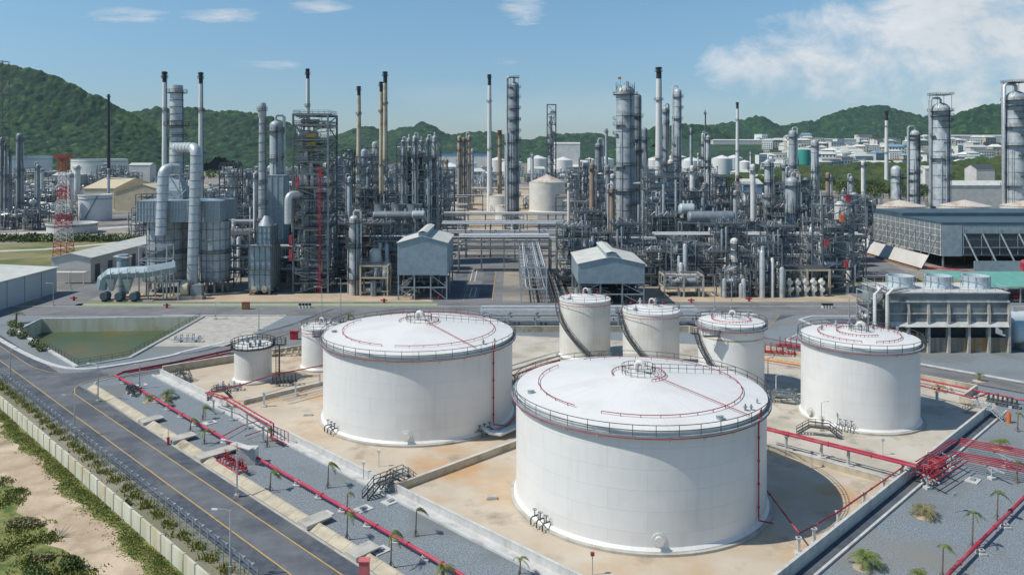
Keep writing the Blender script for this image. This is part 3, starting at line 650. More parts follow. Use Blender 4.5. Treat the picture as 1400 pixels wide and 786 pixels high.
def roof_hatch(t, r, h, rise, a, rad):
    x, y = rad * math.cos(R(a)), rad * math.sin(R(a)); z = roofz(r, h, rise, rad); b = MB(); b.cyl(x, y, z - .05, z + .22, .42, seg=14); b.bar((x - .45, y, z + .25), (x + .45, y, z + .3), .5, .05); b.build('roof_hatch', 'steel_light', t)
def nozzles(t, r, a, m='steel_dark', sc=1.0):
    c_, s_ = math.cos(R(a)), math.sin(R(a)); tx, ty = -s_, c_; b = MB()
    for k in (-1, 0, 1):
        x, y = r * c_ + tx * k * 1.1 * sc, r * s_ + ty * k * 1.1 * sc
        b.tube([(x, y, 1.1), (x + c_ * .9, y + s_ * .9, 1.1), (x + c_ * 1.1, y + s_ * 1.1, .9), (x + c_ * 1.1, y + s_ * 1.1, .2)], .09 * sc, 7)
        b.cyl(x + c_ * .5, y + s_ * .5, 1.0, 1.9, .06, seg=6); b.tube(circ(.24, 1.9, 10, x=x + c_ * .5, y=y + s_ * .5), .04, 4, closed=True)
    b.bar((r * c_ + tx * -1.6, r * s_ + ty * -1.6, .9), (r * c_ + tx * 1.6 + c_, r * s_ + ty * 1.6 + s_, .9), .07)
    b.build('nozzle_piping', m, t)
def label_off(Z): return
# front tank
r1, h1 = 16.15, 13.8
T1 = tank('largest white tank at the front centre, red pipe down its right side', 16.7, 105.2, r1, h1, None, rise=2.15, seg=160)
A = lambda px, Z, X, Y: math.degrees(math.atan2(Z - Y, XZ(px, Z) - X))
spray(T1, r1, h1, 2.15, [(13.2, -118, 118), (13.2, 140, 226), (3.5, -70, 190)], [(-47, 2.6, 16.4)])
walkway_rail(T1, r1, h1, 2.15, 22, 2.2, 15.6); downcomer(T1, r1, h1, -40, [(14.2, -11.0, 1.05)])
manhole(T1, r1, -91); nozzles(T1, r1, -143); roof_gadgets(T1, r1, h1, 2.15, [(-41, 14.9, .8), (-38, 15.3, .7), (-27, 15.2, .6)]); roof_hatch(T1, r1, h1, 2.15, 192, 14.6); roof_hatch(T1, r1, h1, 2.15, -60, 14.8)
nozzles(T1, r1, 35)
T2 = tank('second largest white tank, behind and left of the front centre tank', -16.1, 137.8, r1, h1, None, rise=2.15, seg=144)
spray(T2, r1, h1, 2.15, [(13.0, -100, 130), (13.0, 150, 250), (3.4, -60, 190)], [(-50, 2.6, 16.3)])
walkway_rail(T2, r1, h1, 2.15, 18, 2.2, 15.6); downcomer(T2, r1, h1, -37, [(15.2, -10.0, 1.0), (16.8, -7.2, 1.6)]); manhole(T2, r1, -90)
nozzles(T2, r1, -140); roof_gadgets(T2, r1, h1, 2.15, [(-40, 15.0, .8), (-30, 15.3, .6)]); roof_hatch(T2, r1, h1, 2.15, 186, 14.4)
for k, z in ((0, 1.2), (1, 1.2)):
    b = MB(); b.tube([(11.2, -11.4 - k * .2, 1.4), (12.6, -13 - k * .5, 1.1), (14.2, -12.6 - k, .9), (18.5, -7.4 - k * 1.3, .9)], .28, 9); b.build('outlet_pipe', 'pipe_silver', T2)
nozzles(T2, r1, -45)
r5 = 9.35
T5 = tank('white tank right of the others, in front of the concrete cooling tower', 59.2, 135.9, r5, 13.5, None, rise=1.0, seg=112)
spray(T5, r5, 13.5, 1.0, [(6.6, -90, 250), (3.6, 60, 300)], [(110, 3.6, 9.4)]); walkway_rail(T5, r5, 13.5, 1.0, 12, 1.6, 9); nozzles(T5, r5, -125, sc=.8); manhole(T5, r5, 195, 1.4); manhole(T5, r5, -150, 1.3, .3)
roof_gadgets(T5, r5, 13.5, 1.0, [(60, 3.2, 1.2), (85, 4.6, 1.5), (120, 4.6, 1.3), (40, 5.0, 1.1), (100, 2.2, 1.0), (20, 8.5, .9), (5, 8.8, .8), (150, 6, .9)])
spiral(T5, r5, 13.2, -8, 70)
T3 = tank('tall narrow white tank left of the two stair tanks beside it, below the shelter', 16.1, 176, 5.6, 12.6, 'tall white stair tanks', 'tank_old', rise=.9, ring=False, seg=72)
T4 = tank('narrow white tank between the tall one and the yellow banded one', 28.6, 164, 5.76, 12.5, 'tall white stair tanks', 'tank_old', rise=.9, ring=False, seg=72)
T6 = tank('white tank with faint yellow band and side platform, right of two similar', 41.8, 152, 6.1, 12.6, 'tall white stair tanks', 'tank_white', rise=.7, seg=80)
for t_, rr in ((T3, 5.6), (T4, 5.76)):
    spiral(t_, rr, 11.6, 176, 285); roof_gadgets(t_, rr, 12.6, .9, [(60, 3, 1.0), (120, 3.5, 1.3), (30, 1.2, 1.4), (200, 3.5, .7), (-20, 4.6, .9)], 'galv')
    roof_gadgets(t_, rr, 12.6, .9, [(95, 5, .7), (75, 4.9, .7), (115, 5, .6), (140, 4.8, .7), (50, 5, .8)], 'red')
    roof_hatch(t_, rr, 12.6, .9, 215, 4.4); nozzles(t_, rr, -60, sc=.6)
spiral(T6, 6.3, 10.4, 186, 262); b = MB(); b.lathe(0, 0, [(6.11, 10.0), (6.13, 10.05), (6.13, 10.25), (6.11, 10.3)], 80); b.build('paint_band', 'cream', T6)
b = MB(); b.box(-6.6, -3.6, -6.2, -4.9, 11.0, 11.1); railing(b, [(-6.6, -4.9, 11.1), (-6.6, -6.2, 11.1), (-3.6, -6.2, 11.1), (-3.6, -5.2, 11.1)], 1.1, .8, .03); b.build('side_platform', 'rail_dark', T6)
spray(T6, 6.1, 12.6, .7, [(3.6, 0, 360)], []); roof_gadgets(T6, 6.1, 12.6, .7, [(30, 4.6, 1.2), (70, 2, 1.4), (140, 4, 1)])
T7 = tank('small white tank with black top railing at the left end of the bund', -51.1, 157.2, 3.55, 6.9, 'small white tanks', 'tank_old', rise=.3, ring=False, redpipe=False, seg=48, rail=False, vent=False)
b = MB(); b.lathe(0, 0, [(3.56, 6.6), (4.25, 6.6), (4.25, 6.72), (3.0, 6.74)], 40); railing(b, circ(4.2, 6.72, 24), 1.2, 1.0, .045, True); b.build('top_walkway', 'black', T7)
b = MB(); g = random.Random(2)
for k in range(11):
    a, q = g.uniform(0, 6.28), g.uniform(.4, 2.8); b.cyl(q * math.cos(a), q * math.sin(a), 7, 7 + g.uniform(.5, 1.4), g.uniform(.08, .3), seg=8)
b.build('roof_fittings', 'steel', T7)
b = MB(); b.box(3.6, 6.2, .2, 1.6, 6.6, 6.7); railing(b, [(3.9, .2, 6.7), (6.2, .2, 6.7), (6.2, 1.6, 6.7), (3.9, 1.6, 6.7)], 1.2, .8, .04)
for x_ in (4.4, 5.0): b.bar((x_, .3, 0), (x_, .3, 6.6), .1)
for k in range(20): b.bar((4.4, .3, .3 * k + .5), (5.0, .3, .3 * k + .5), .05)
b.build('ladder_platform', 'rail_dark', T7); b = MB(); b.tube([(5.2, .1, .4), (5.2, .1, 6.9)], .1, 6); b.build('riser_pipe', 'maroon', T7)
T8 = tank('small white tank partly hidden behind the left big tank', -39.9, 166.5, 3.95, 8.6, 'small white tanks', 'tank_white', rise=.35, ring=False, seg=56, redpipe=True)
roof_gadgets(T8, 3.95, 8.6, .35, [(20, 2, 1.3), (100, 2.4, 1.5), (180, 3, .9)]); spiral(T8, 3.95, 8.4, 30, 120)
b = MB(); b.box(-.6, 1.2, -4.9, -3.9, 7.3, 7.4); railing(b, [(-.6, -4, 7.4), (-.6, -4.9, 7.4), (1.2, -4.9, 7.4), (1.2, -4, 7.4)], 1.1, .7, .03); b.build('side_platform', 'rail_dark', T8)
# ================================================================== BUND WALLS, kerbs
def wall(label, pts, wd, h, m='concrete_tan', name='bund_wall', joints=True, z0=0):
    t = thing(name, label, 'wall', (*pts[0], 0)); o = Vector(pts[0]); P = [Vector(p) - o for p in pts]; b = MB(); c = MB()
    for p, q in zip(P[:-1], P[1:]):
        d = (q - p); Ln = d.length; d.normalize(); n = max(1, int(Ln / 3.2)); 
        for k in range(n):
            a_, b_ = p + d * (Ln * k / n), p + d * (Ln * (k + 1) / n - .025)
            b.bar((a_.x, a_.y, z0 + (h - z0) / 2), (b_.x, b_.y, z0 + (h - z0) / 2), wd, h - z0)
        c.bar((p.x, p.y, h + .03), (q.x, q.y, h + .03), wd + .06, .06)
    b.build('wall_panel', m, t, False); c.build('coping', 'concrete_light', t, False); return t
wall('long pale bund wall beside the gravel strip, left of the two big tanks', UVs((63.65, 38.9), (63.65, 132)), .3, .95, 'concrete_light')
wall('pale bund wall from the striped stair to the small left tanks', UVs((63.65, 134.5), (63.65, 164)), .3, .95, 'concrete_light')
wall('tan bund wall between the two big white tanks', UVs((64, 85.4), (112, 85.4)), .45, 1.0)
wall('tan bund wall between the left big tank and the small tanks', UVs((66.2, 133.6), (100, 133.6)), .5, .9)
wall('stained bund wall behind the small left tank with black top', UVs((64, 164), (74, 163), (104, 158)), .4, 1.5)
wall('tan bund wall running behind the big tanks from front right to back', UVs((112, 39.3), (112, 133.6)), .4, .9)
wall('dark shaded bund wall along the lower right gravel', UVs((63.9, 38.8), (155.5, 38.8)), .3, 1.5, 'concrete_light')
wall('bund end wall beside the far right tank by the road', UVs((156, 38.8), (157.4, 44), (167.3, 44), (167.3, 92)), .35, 1.2)
wall('bund wall below the low pipe rack behind the narrow tanks', [(-3, 198.5), (44, 198.5), (52, 192)], .35, 1.5)
wall('bund wall at the back left below the low pipe rack', [UV(104.5, 158), (-3, 198.5)], .35, 1.5)
kerb('kerb', UVs((62.0, 36.6), (62.0, 164)), .35, .3, 'concrete_light')
sheet('channel', UVs((62.2, 36.8), (63.5, 36.8), (63.5, 164), (62.2, 164)), .045, 'concrete_light')
kerb('kerb', UVs((62.0, 36.9), (158, 36.9)), .3, .3, 'concrete_light')
sheet('channel', UVs((62.2, 37.1), (156, 37.1), (156, 38.6), (62.2, 38.6)), .045, 'asphalt_dark')  # dark material puts the bund wall's shade into the channel's colour
sheet('bund_floor', UVs((112.3, 39), (167.3, 39), (167.3, 91.8), (138, 137.3), (112.3, 150)), .036, 'slab_pale')
# ================================================================== LEFT WALL + FENCE
t = thing('perimeter_wall', 'long stained concrete wall along the outer side of the main road', 'wall', (*UV(35.4, 70), 0), R(135)); b = MB(); g = random.Random(1)
for k in range(60):
    b.box(k * 3, k * 3 + 2.97, -.12, .12, -.3, 2.05 + g.uniform(-.02, .02))
b.build('wall_panel', 'mould_wall', t, False)
b = MB()
for k in range(61): b.box(k * 3 - .14, k * 3 + .12, -.18, .18, -.3, 2.12)
b.build('wall_post', 'concrete', t, False)
t = thing('wire_fence', 'wire fence on angled grey posts between the wall and the road', 'fence', (*UV(39.2, 76), 0), R(135))
proto = None
for k in range(62):
    b = MB(); b.bar((0, 0, 0), (0, 0, 2.6), .09); b.bar((0, 0, 2.6), (0, .5, 3.0), .08); b.box(-.14, .14, .38, .62, 2.95, 3.12)
    if proto is None: proto = b.build('post', 'galv', t, False); proto.location = (k * 1.95, 0, 0)
    else:
        o = proto.copy(); C.objects.link(o); o.parent = t; o.location = (k * 1.95, 0, 0)
b = MB()
for z in (.15, .5, .9, 1.3, 1.7, 2.1, 2.5): b.bar((0, 0, z), (120, 0, z), .018)
for q in (.2, .4): b.bar((0, q, 2.6 + q * .8), (120, q, 2.6 + q * .8), .022)
b.build('wire', 'galv', t, False)
# ================================================================== STREET LAMPS
def lamp(label, px, py, h, arm=(-1.8, 0), group='street lamps', m='galv', X=None, Y=None, base=True):
    if X is None: X, Y = G(px, py)
    t = thing('street_lamp', label, 'lamp', (X, Y, 0), 0, group); b = MB(); b.tube([(0, 0, 0), (0, 0, h * .5), (0, 0, h)], [.13, .10, .07], 8); b.build('pole', m, t)
    b = MB(); b.tube([(0, 0, h - .1), (arm[0] * .4, arm[1] * .4, h + .12), (arm[0], arm[1], h + .1)], .045, 6); b.build('arm', m, t)
    b = MB(); b.bar((arm[0] * .92, arm[1] * .92, h + .08), (arm[0] * 1.32, arm[1] * 1.32, h + .12), .26, .12); b.build('lamp_head', 'pipe_white', t)
    if base: b = MB(); b.box(-.3, .3, -.3, .3, 0, .35); b.box(-.16, .16, -.28, -.12, .9, 1.5); b.build('base', 'concrete', t)
    return t
lamp('grey street lamp with a left arm at the bottom edge of the main road', 315, 792, 7.3, (-1.5, 0))
lamp('street lamp beside the fence halfway up the main road', 102, 597, 6.6, (-1.4, -.3))
lamp('street lamp at the far left edge beside the fence', 14, 520, 6.2, (1.0, .2))
lamp('street lamp on the gravel corner where the side road leaves', 134, 549, 6.6, (-1.8, .6))
lamp('street lamp with drain box beside the red valve cluster', 324, 679, 7.0, (-1.9, .9))
lamp('street lamp on the kerb below the blue warehouse corner', 73, 418, 6.5, (-1.7, 0))
lamp('street lamp in front of the white store shed at the left', 97, 396, 7.0, (1.0, 0))
lamp('street lamp with cross arms on the road kerb below the tall frame', 466, 434, 10.5, (-1.2, 0))
lamp('street lamp on the kerb just left of the cross armed lamp', 440, 436, 8.6, (-1.6, 0))
lamp('tall street lamp on the yard left of the white vertical column', 977, 424, 9.8, (-1.6, 0))
lamp('street lamp on the road kerb left of the cooling tower', 1161, 436, 5.6, (1.2, 0))
lamp('thin lamp on the yard right of the white vertical column', 1000, 421, 9, (1.2, 0))
lamp('short lamp in the bund at the foot of the right hand tank', 1123, 589, 4.6, (1.0, .3), m='pipe_white')
lamp('thin lamp pole on the gravel beside the small tank bund', 191, 531, 4.5, (-.8, 0))
lamp('lamp pole standing behind the small tank with black top', 354, 452, 5.5, (.8, 0))
lamp('thin lamp by the concrete apron at the right end of the pond', 295, 437, 4.4, (.8, 0))
lamp('short lamp in the bund left of the right hand tank', 1061, 545, 4.2, (.9, .3), m='pipe_white')
lamp('second short lamp in the bund between the front and right tanks', 1050, 521, 4.5, (.9, .2), m='pipe_white')
# ================================================================== RED FIRE PIPES
def pipeline(label, runs, posts=None, m='red_pink', name='pipeline', cat='pipe', sup='concrete_light', postw=.3, flange=6.0, group=None):
    """runs: list of (points, radius[, material]); posts: list of (x, y, ztop)"""
    o = runs[0][0][0]; t = thing(name, label, cat, (o[0], o[1], 0), 0, group)
    for rn in runs:
        pts, r = rn[0], rn[1]; b = MB(); P = [Vector((p[0] - o[0], p[1] - o[1], p[2])) for p in pts]; b.tube(P, r, 10)
        if flange:
            for a, c in zip(P[:-1], P[1:]):
                d = c - a; Ln = d.length
                if Ln < flange: continue
                d.normalize(); k = flange * .6
                while k < Ln: b.tube([a + d * k, a + d * (k + .12)], r * 1.45, 10); k += flange
        b.build('pipe', rn[2] if len(rn) > 2 else m, t)
    for (x, y, z) in posts or []:
        b = MB(); x -= o[0]; y -= o[1]; b.box(x - postw / 2, x + postw / 2, y - postw / 2, y + postw / 2, 0, z); b.box(x - postw, x + postw, y - postw * .8, y + postw * .8, z - .16, z)
        b.box(x - postw * 1.5, x + postw * 1.5, y - postw * 1.5, y + postw * 1.5, 0, .28); b.build('support', sup, t, False)
    return t
def along(p, q, n, z): return [(p[0] + (q[0] - p[0]) * (k + .5) / n, p[1] + (q[1] - p[1]) * (k + .5) / n, z) for k in range(n)]
pipeline('thick crimson fire pipe running beside the main road through the gravel', [([U3(55, 38, .85), U3(55.2, 100, .85), U3(55.8, 166.3, .85), U3(57.5, 167.6, .85)], .20)], along(UV(55, 44), UV(55.7, 165), 22, .62))
pipeline('maroon pipe pair along the side road kerb up to the yellow valves', [([U3(57.5, 167.6, .9), (*G(240, 501), .9), (*G(315, 484), .9), (*G(330, 479), .9)], .22, 'maroon'), ([U3(58.2, 166.6, .9), (*G(240, 504), .9), (*G(315, 487.5), .9)], .16, 'red')], [(*G(220, 508), .7), (*G(262, 498), .7), (*G(300, 490), .7)])
pipeline('red pipe on concrete posts crossing in front of the small left tank', [([(*G(281, 537, 2.6), 2.6), (*G(330, 526, 2.6), 2.6), (*G(375, 512, 2.6), 2.6), (*G(443, 499, 2.6), 2.6)], .11, 'red')], [(*G(361, 556), 2.5), (*G(404, 541), 2.5), (*G(437, 529), 2.5)], postw=.28)
pipeline('red pipe pair stepping down beside the bund wall to the red frame', [([(*G(281, 537, 2.6), 2.6), (*G(310, 547, 2.6), 2.6), (*G(371, 583, 2.6), 2.6), (*G(371, 583, 2.6), 1.0), (*G(384, 604, .8), .8)], .13, 'red'), ([(*G(287, 536, 2.6), 2.6), (*G(316, 545, 2.6), 2.6), (*G(374, 579, 2.6), 2.6), (*G(374, 579, 2.6), .8)], .12, 'red_pink')],
         [(*G(292, 566), 2.4), (*G(317, 575), 2.4), (*G(338, 586), 2.4), (*G(360, 604), 2.4)], postw=.22, sup='galv')
pipeline('row of red hoops standing at the start of the long bund wall', [([(*G(374 + k * 5, 599 + k * 2), .3), (*G(374 + k * 5, 599 + k * 2), 1.9), (*G(379 + k * 5, 601 + k * 2), 1.9), (*G(379 + k * 5, 601 + k * 2), .3)], .06, 'red') for k in (0, 1, 2, 3)] + [([(*G(368, 601), .4), (*G(392, 611), .4)], .1, 'red')], None, flange=0)
pipeline('thin red pipes leading from the white valve hut toward the bund', [([(*G(305, 602), .7), (*G(330, 588), .7), (*G(362, 578), .7)], .08, 'red'), ([(*G(335, 601), .6), (*G(362, 592), .6)], .08, 'red')], None, flange=0)
pipeline('main pink double pipe on posts right of the front tank', [([(*G(1046, 586, 2.6), 2.6), (*G(1253, 638, 2.6), 2.6)], .2, 'red_pink'), ([(*G(1046, 583.5, 2.6), 2.6), (*G(1256, 635.5, 2.6), 2.6)], .13, 'red')],
         [(*G(1075, 617), 2.4), (*G(1123, 626), 2.4), (*G(1160, 637), 2.4), (*G(1233, 655), 2.4)], postw=.34)
pipeline('red pipe on white posts curving round the front tank shadow', [([(*UV(105.6, 59), 1.1), (*G(1093, 729, 2.0), 2.0), (*G(1145, 700, 2.0), 2.0), (*G(1236, 637, 2.0), 2.0)], .1, 'red')],
         [(*G(1092, 757), 1.9), (*G(1113, 744), 1.9), (*G(1146, 720), 1.9), (*G(1181, 694), 1.9), (*G(1208, 675), 1.9)], postw=.3)
def rackpipes(label, ln, off, r, posts, n=6, ht=1.8):
    runs = []; 
    for k in range(n):
        f = (k - (n - 1) / 2) * off; runs.append(([(x + nx * f, y + ny * f, ht) for (x, y, nx, ny) in ln], r, 'red'))
    return pipeline(label, runs, None, flange=0)
def nrm(a, b): d = Vector((b[0] - a[0], b[1] - a[1])).normalized(); return (-d.y, d.x)
a_, b_ = G(1262, 652, 1.8), G(1312, 623, 1.8); c_ = G(1430, 645, 1.8); n1_, n2_ = nrm(a_, b_), nrm(b_, c_); nm = ((n1_[0] + n2_[0]) / 1.4, (n1_[1] + n2_[1]) / 1.4)
rackpipes('lower bundle of red pipes bending from the bund corner to the right edge', [(*a_, *n1_), (*b_, *nm), (*c_, *n2_)], .8, .085, None, 5)
a_, b_ = G(1312, 603, 1.8), G(1440, 627, 1.8); n1_ = nrm(a_, b_)
rackpipes('upper bundle of straight red pipes above the lower bundle at right', [(*a_, *n1_), (*b_, *n1_)], .8, .085, None, 5)
a_, b_ = G(1256, 632, 2.1), G(1306, 601, 2.1); n1_ = nrm(a_, b_)
rackpipes('short run of three red pipes over the bund wall corner', [(*a_, *n1_), (*b_, *n1_)], .4, .08, None, 3, 2.1)
for k, (px, py) in enumerate(((1268, 668), (1356, 655), (1375, 640), (1284, 652), (1300, 640))):
    x, y = G(px, py); t = thing('pipe_trestle', ['grey trestle at the left foot of the red pipe bundles', 'grey trestle under the lower red bundle near the small palm', 'grey trestle under the upper red bundle at right', 'grey trestle behind the leftmost one', 'grey trestle where the red bundle bends'][k], 'support', (x, y, 0), R(15), 'grey trestles under the red pipes')
    b = MB(); b.bar((0, 0, .2), (0, 0, 1.5), .18); b.bar((0, -2.1, 1.6), (0, 2.1, 1.6), .16); b.bar((0, 0, .9), (0, 1.0, 1.55), .1); b.bar((0, 0, .9), (0, -1.0, 1.55), .1); b.build('frame', 'galv', t, False); b = MB(); b.box(-.4, .4, -.4, .4, 0, .35); b.build('footing', 'concrete_light', t, False)
def manifold(label, px, py, n, rz, L_, m='red', h=1.6, seed=0, wide=1.2):
    x, y = G(px, py); t = thing('valve_manifold', label, 'valves', (x, y, 0), rz); g = random.Random(seed)
    b = MB(); b.tube([(-L_ / 2, 0, .7), (L_ / 2, 0, .7)], .2, 8); b.tube([(-L_ / 2, wide, .7), (L_ / 2, wide, .7)], .12, 8); b.build('header', m, t)
    for k in range(n):
        xx = -L_ / 2 + L_ * (k + .5) / n; b = MB(); hh = h * g.uniform(.7, 1.1)
        b.tube([(xx, 0, .6), (xx, 0, hh), (xx, wide, hh), (xx, wide, .6)], .09, 7); b.cyl(xx, 0, .85, 1.2, .22, seg=10); b.tube(circ(.26, hh + .35, 10, x=xx, y=0), .035, 4, closed=True); b.cyl(xx, 0, hh, hh + .35, .04, seg=6); b.build('valve', m, t)
    b = MB()
    for k in range(max(2, n // 3)): xx = -L_ / 2 + L_ * (k + .5) / max(2, n // 3); b.box(xx - .25, xx + .25, -.3, wide + .3, 0, .45)
    b.build('plinth', 'concrete_light', t, False); return t
manifold('dense red valve cluster on the crimson pipe by the slab bridge', 322, 641, 8, R(135), 7, seed=1, h=1.5)
manifold('dark red valve cluster under the bundles at the bund corner', 1283, 655, 9, R(45), 6.5, 'red', 2.2, 2)
manifold('red valve bank on the gravel left of the right hand tank', 1070, 487, 7, R(-15), 8.5, seed=3, h=2.6)
manifold('second red valve bank behind the first, left of the right hand tank', 1085, 478, 6, R(-18), 7, seed=4, h=2.8)
manifold('grey valve cluster on the gravel beside the start of the crimson pipe', 178, 540, 5, R(-45), 4, 'steel_dark', 1.4, 5)
manifold('yellow valve group at the end of the maroon side road pipes', 342, 489, 5, R(20), 5, 'yellow', 1.3, 6)
manifold('yellow and cream piping between the two small left tanks', 395, 487, 6, R(10), 8, 'cream', 1.6, 7)
manifold('grey pumps beside the base of the small tank with black top', 312, 535, 5, R(10), 5, 'galv', 1.6, 8)
manifold('dark curved pipes at the foot right of the small left tank', 388, 528, 7, R(12), 5, 'steel_dark', 2.0, 9)
manifold('dark valves in the bund left of the right hand tank', 1075, 548, 8, R(0), 10, 'steel', 1.8, 10)
manifold('dark valve row on the gravel beyond the right bund end', 1370, 556, 7, R(-40), 5, 'steel_dark', 1.7, 11)
manifold('pipe cluster between the front and left big tanks behind them', 725, 527, 9, R(20), 12, 'steel', 2.2, 12)
manifold('small valve group on the pond apron', 255, 468, 5, 0, 7, 'galv', 1.6, 14)
pipeline('orange and yellow double pipe left of the right hand tank', [([(*G(1040, 492, .5), .7), (*G(1110, 503, .5), .7)], .14, 'orange'), ([(*G(1040, 489.5, .5), .8), (*G(1110, 500.5, .5), .8)], .12, 'yellow')], None)
pipeline('red pipe along the near kerb of the right hand road', [([(*G(1250, 516, 1.0), 1.0), (*G(1345, 536, 1.0), 1.0), (*G(1430, 553, 1.0), 1.0)], .17, 'red_pink')], [(*G(1300, 536), .8), (*G(1350, 547), .8)])
pipeline('dark red pipe ending at the bund corner behind the right hand tank', [([(*G(1250, 525, 2), 2), (*G(1332, 544, 2), 2), (*G(1352, 531, 2), 1.2)], .13, 'red')], [(*G(1281, 549), 1.9), (*G(1335, 556), 1.9)], postw=.35)
pipeline('crimson pipe crossing the gravel at the lower right corner', [([(*G(1295, 796), .8), (*G(1412, 676), .8)], .20, 'red_pink')], [(*G(1342, 758), .6), (*G(1375, 722), .6)])
pipeline('silver pipes running along the bund floor in front of small tanks', [([(*G(383, 544, .5), .6), (*G(448, 527, .5), .6)], .14, 'pipe_silver'), ([(*G(392, 549, .5), .6), (*G(452, 533, .5), .6)], .14, 'pipe_silver'), ([(*G(318, 559, .5), .5), (*G(402, 537, .5), .5)], .07, 'pipe_silver')], None)
pipeline('silver pipe bundle passing between the two big tanks', [([(*G(698, 500 + k * 7, .8), .8), (*G(765, 480 + k * 6, .8), .8)], .17, ['pipe_silver', 'pipe_grey', 'red', 'pipe_silver', 'pipe_grey'][k]) for k in range(5)], None)
b = MB()
# small yard furniture
def item(name, label, cat, px, py, parts, rz=0, group=None):
    x, y = G(px, py); t = thing(name, label, cat, (x, y, 0), rz, group)
    for (pn, m, fn) in parts: b = MB(); fn(b); b.build(pn, m, t)
    return t
item('valve_hut', 'small white hut with flat roof beside the red valve cluster', 'hut', 340, 633, [('wall', 'concrete_light', lambda b: b.box(-1.2, 1.2, -.8, .8, 0, 2.3)), ('roof', 'pipe_white', lambda b: b.bar((-2.4, .3, 2.8), (.9, -1.4, 2.6), 1.0, .14))])
item('notice_pillar', 'salmon pink block standing on the roadside drain at bottom', 'pillar', 498, 800, [('body', 'salmon', lambda b: b.box(-.5, .5, -.4, .4, 0, 2.6)), ('cap', 'salmon', lambda b: b.box(-.58, .58, -.48, .48, 2.6, 2.72))])
item('hydrant', 'red hydrant on the drain slab beside the main road', 'hydrant', 230, 608, [('body', 'red', lambda b: b.cyl(0, 0, 0, 1.0, .2, seg=10)), ('pole', 'red', lambda b: b.cyl(0, 0, 1, 2.4, .04, seg=5)), ('cap', 'red', lambda b: b.cyl(0, 0, 1.0, 1.15, .26, seg=10))])
item('fire_extinguisher', 'orange red extinguisher box at the right bund end', 'extinguisher', 1379, 578, [('body', 'orange', lambda b: b.cyl(0, 0, 0, 1.6, .35, seg=12)), ('cap', 'orange', lambda b: b.cyl(0, 0, 1.6, 1.85, .2, seg=10))])
item('red_locker', 'red locker on the side road behind the small left tank', 'locker', 402, 464, [('body', 'red', lambda b: b.box(-.9, .9, -.4, .4, 0, 1.9)), ('lid', 'red', lambda b: b.box(-1, 1, -.5, .5, 1.9, 2.0))])
item('red_locker', 'dark red box on the kerb in front of the furnace', 'locker', 336, 423, [('body', 'rust', lambda b: b.box(-1, 1, -.5, .5, 0, 2.0)), ('lid', 'red', lambda b: b.box(-1.05, 1.05, -.55, .55, 2.0, 2.1))])
for k, (px, py) in enumerate(((672, 682), (421, 568))):
    item('concrete_block', ['grey concrete block on the tan slab left of the front tank', 'grey concrete block on the tan slab left of the left big tank'][k], 'block', px, py, [('body', 'concrete_light', lambda b: b.box(-.7, .7, -.4, .4, 0, .35)), ('lid', 'concrete', lambda b: b.box(-.6, .6, -.32, .32, .35, .42))], R(8))
for k, (px, py, lb) in enumerate(((497, 696, 'pale slab with lamp stub on the gravel left of the crossover stairs'), (534, 686, 'pale slab beside the crossover stairs on the gravel'), (193, 527, 'pale slab beside the thin lamp pole on the gravel'), (287, 578, 'pale slab at the foot of a small palm by the bund'), (443, 704, 'pale slab pair beside the slab bridge near the crimson pipe'), (520, 753, 'pale slab near the salmon pillar and crimson pipe'), (1330, 657, 'pale slab under the red bundles on the right gravel'))):
    item('ground_slab', lb, 'slab', px, py, [('slab', 'concrete_light', lambda b: b.box(-1, 1, -.8, .8, 0, .14)), ('cover', 'steel_light', lambda b: b.box(-.4, .4, -.3, .3, .14, .3))], R(45))
def crossover(label, px, py, rz, s=1.0, m='rail_dark'):
    x, y = G(px, py); t = thing('crossover_stairs', label, 'stairs', (x, y, 0), rz); b = MB()
    b.box(-1.1 * s, 1.1 * s, -.6, .6, 1.35, 1.43)
    for q in (-.6, .6): railing(b, [(-2.6 * s, q, 0), (-1.1 * s, q, 1.4), (1.1 * s, q, 1.4), (2.6 * s, q, 0)], 1.0, 1.1, .04)
    for q in (-.55, .55): b.bar((-2.6 * s, q, 0), (-1.1 * s, q, 1.4), .08, .22); b.bar((2.6 * s, q, 0), (1.1 * s, q, 1.4), .08, .22)
    b.build('platform', m, t, False); b = MB()
    for sg in (-1, 1):
        for k in range(6): xx = sg * s * (2.5 - k * .25); b.box(min(xx, xx + .22), max(xx, xx + .22), -.52, .52, .1 + k * .22, .16 + k * .22)
    b.build('tread', 'steel_light', t, False); return t
crossover('steel crossover stairs over the long bund wall beside the front tank', 528, 672, R(45), 1.3); crossover('second crossover stairs beside the first over the bund wall', 545, 664, R(45), 1.0, 'steel')
crossover('crossover stairs at the left corner of the small tank bund', 250, 520, R(-40)); crossover('dark crossover stairs in front of the right hand tank', 1120, 596, R(-20), 1.3)
crossover('dark crossover stairs left of the right hand tank', 1072, 552, R(-25), 1.2, 'steel'); crossover('crossover stairs where the right bund wall ends by the road', 1345, 569, R(-50), 1.2, 'galv')
crossover('crossover stairs beside the red pipes near the left red frame', 300, 545, R(20), .8)
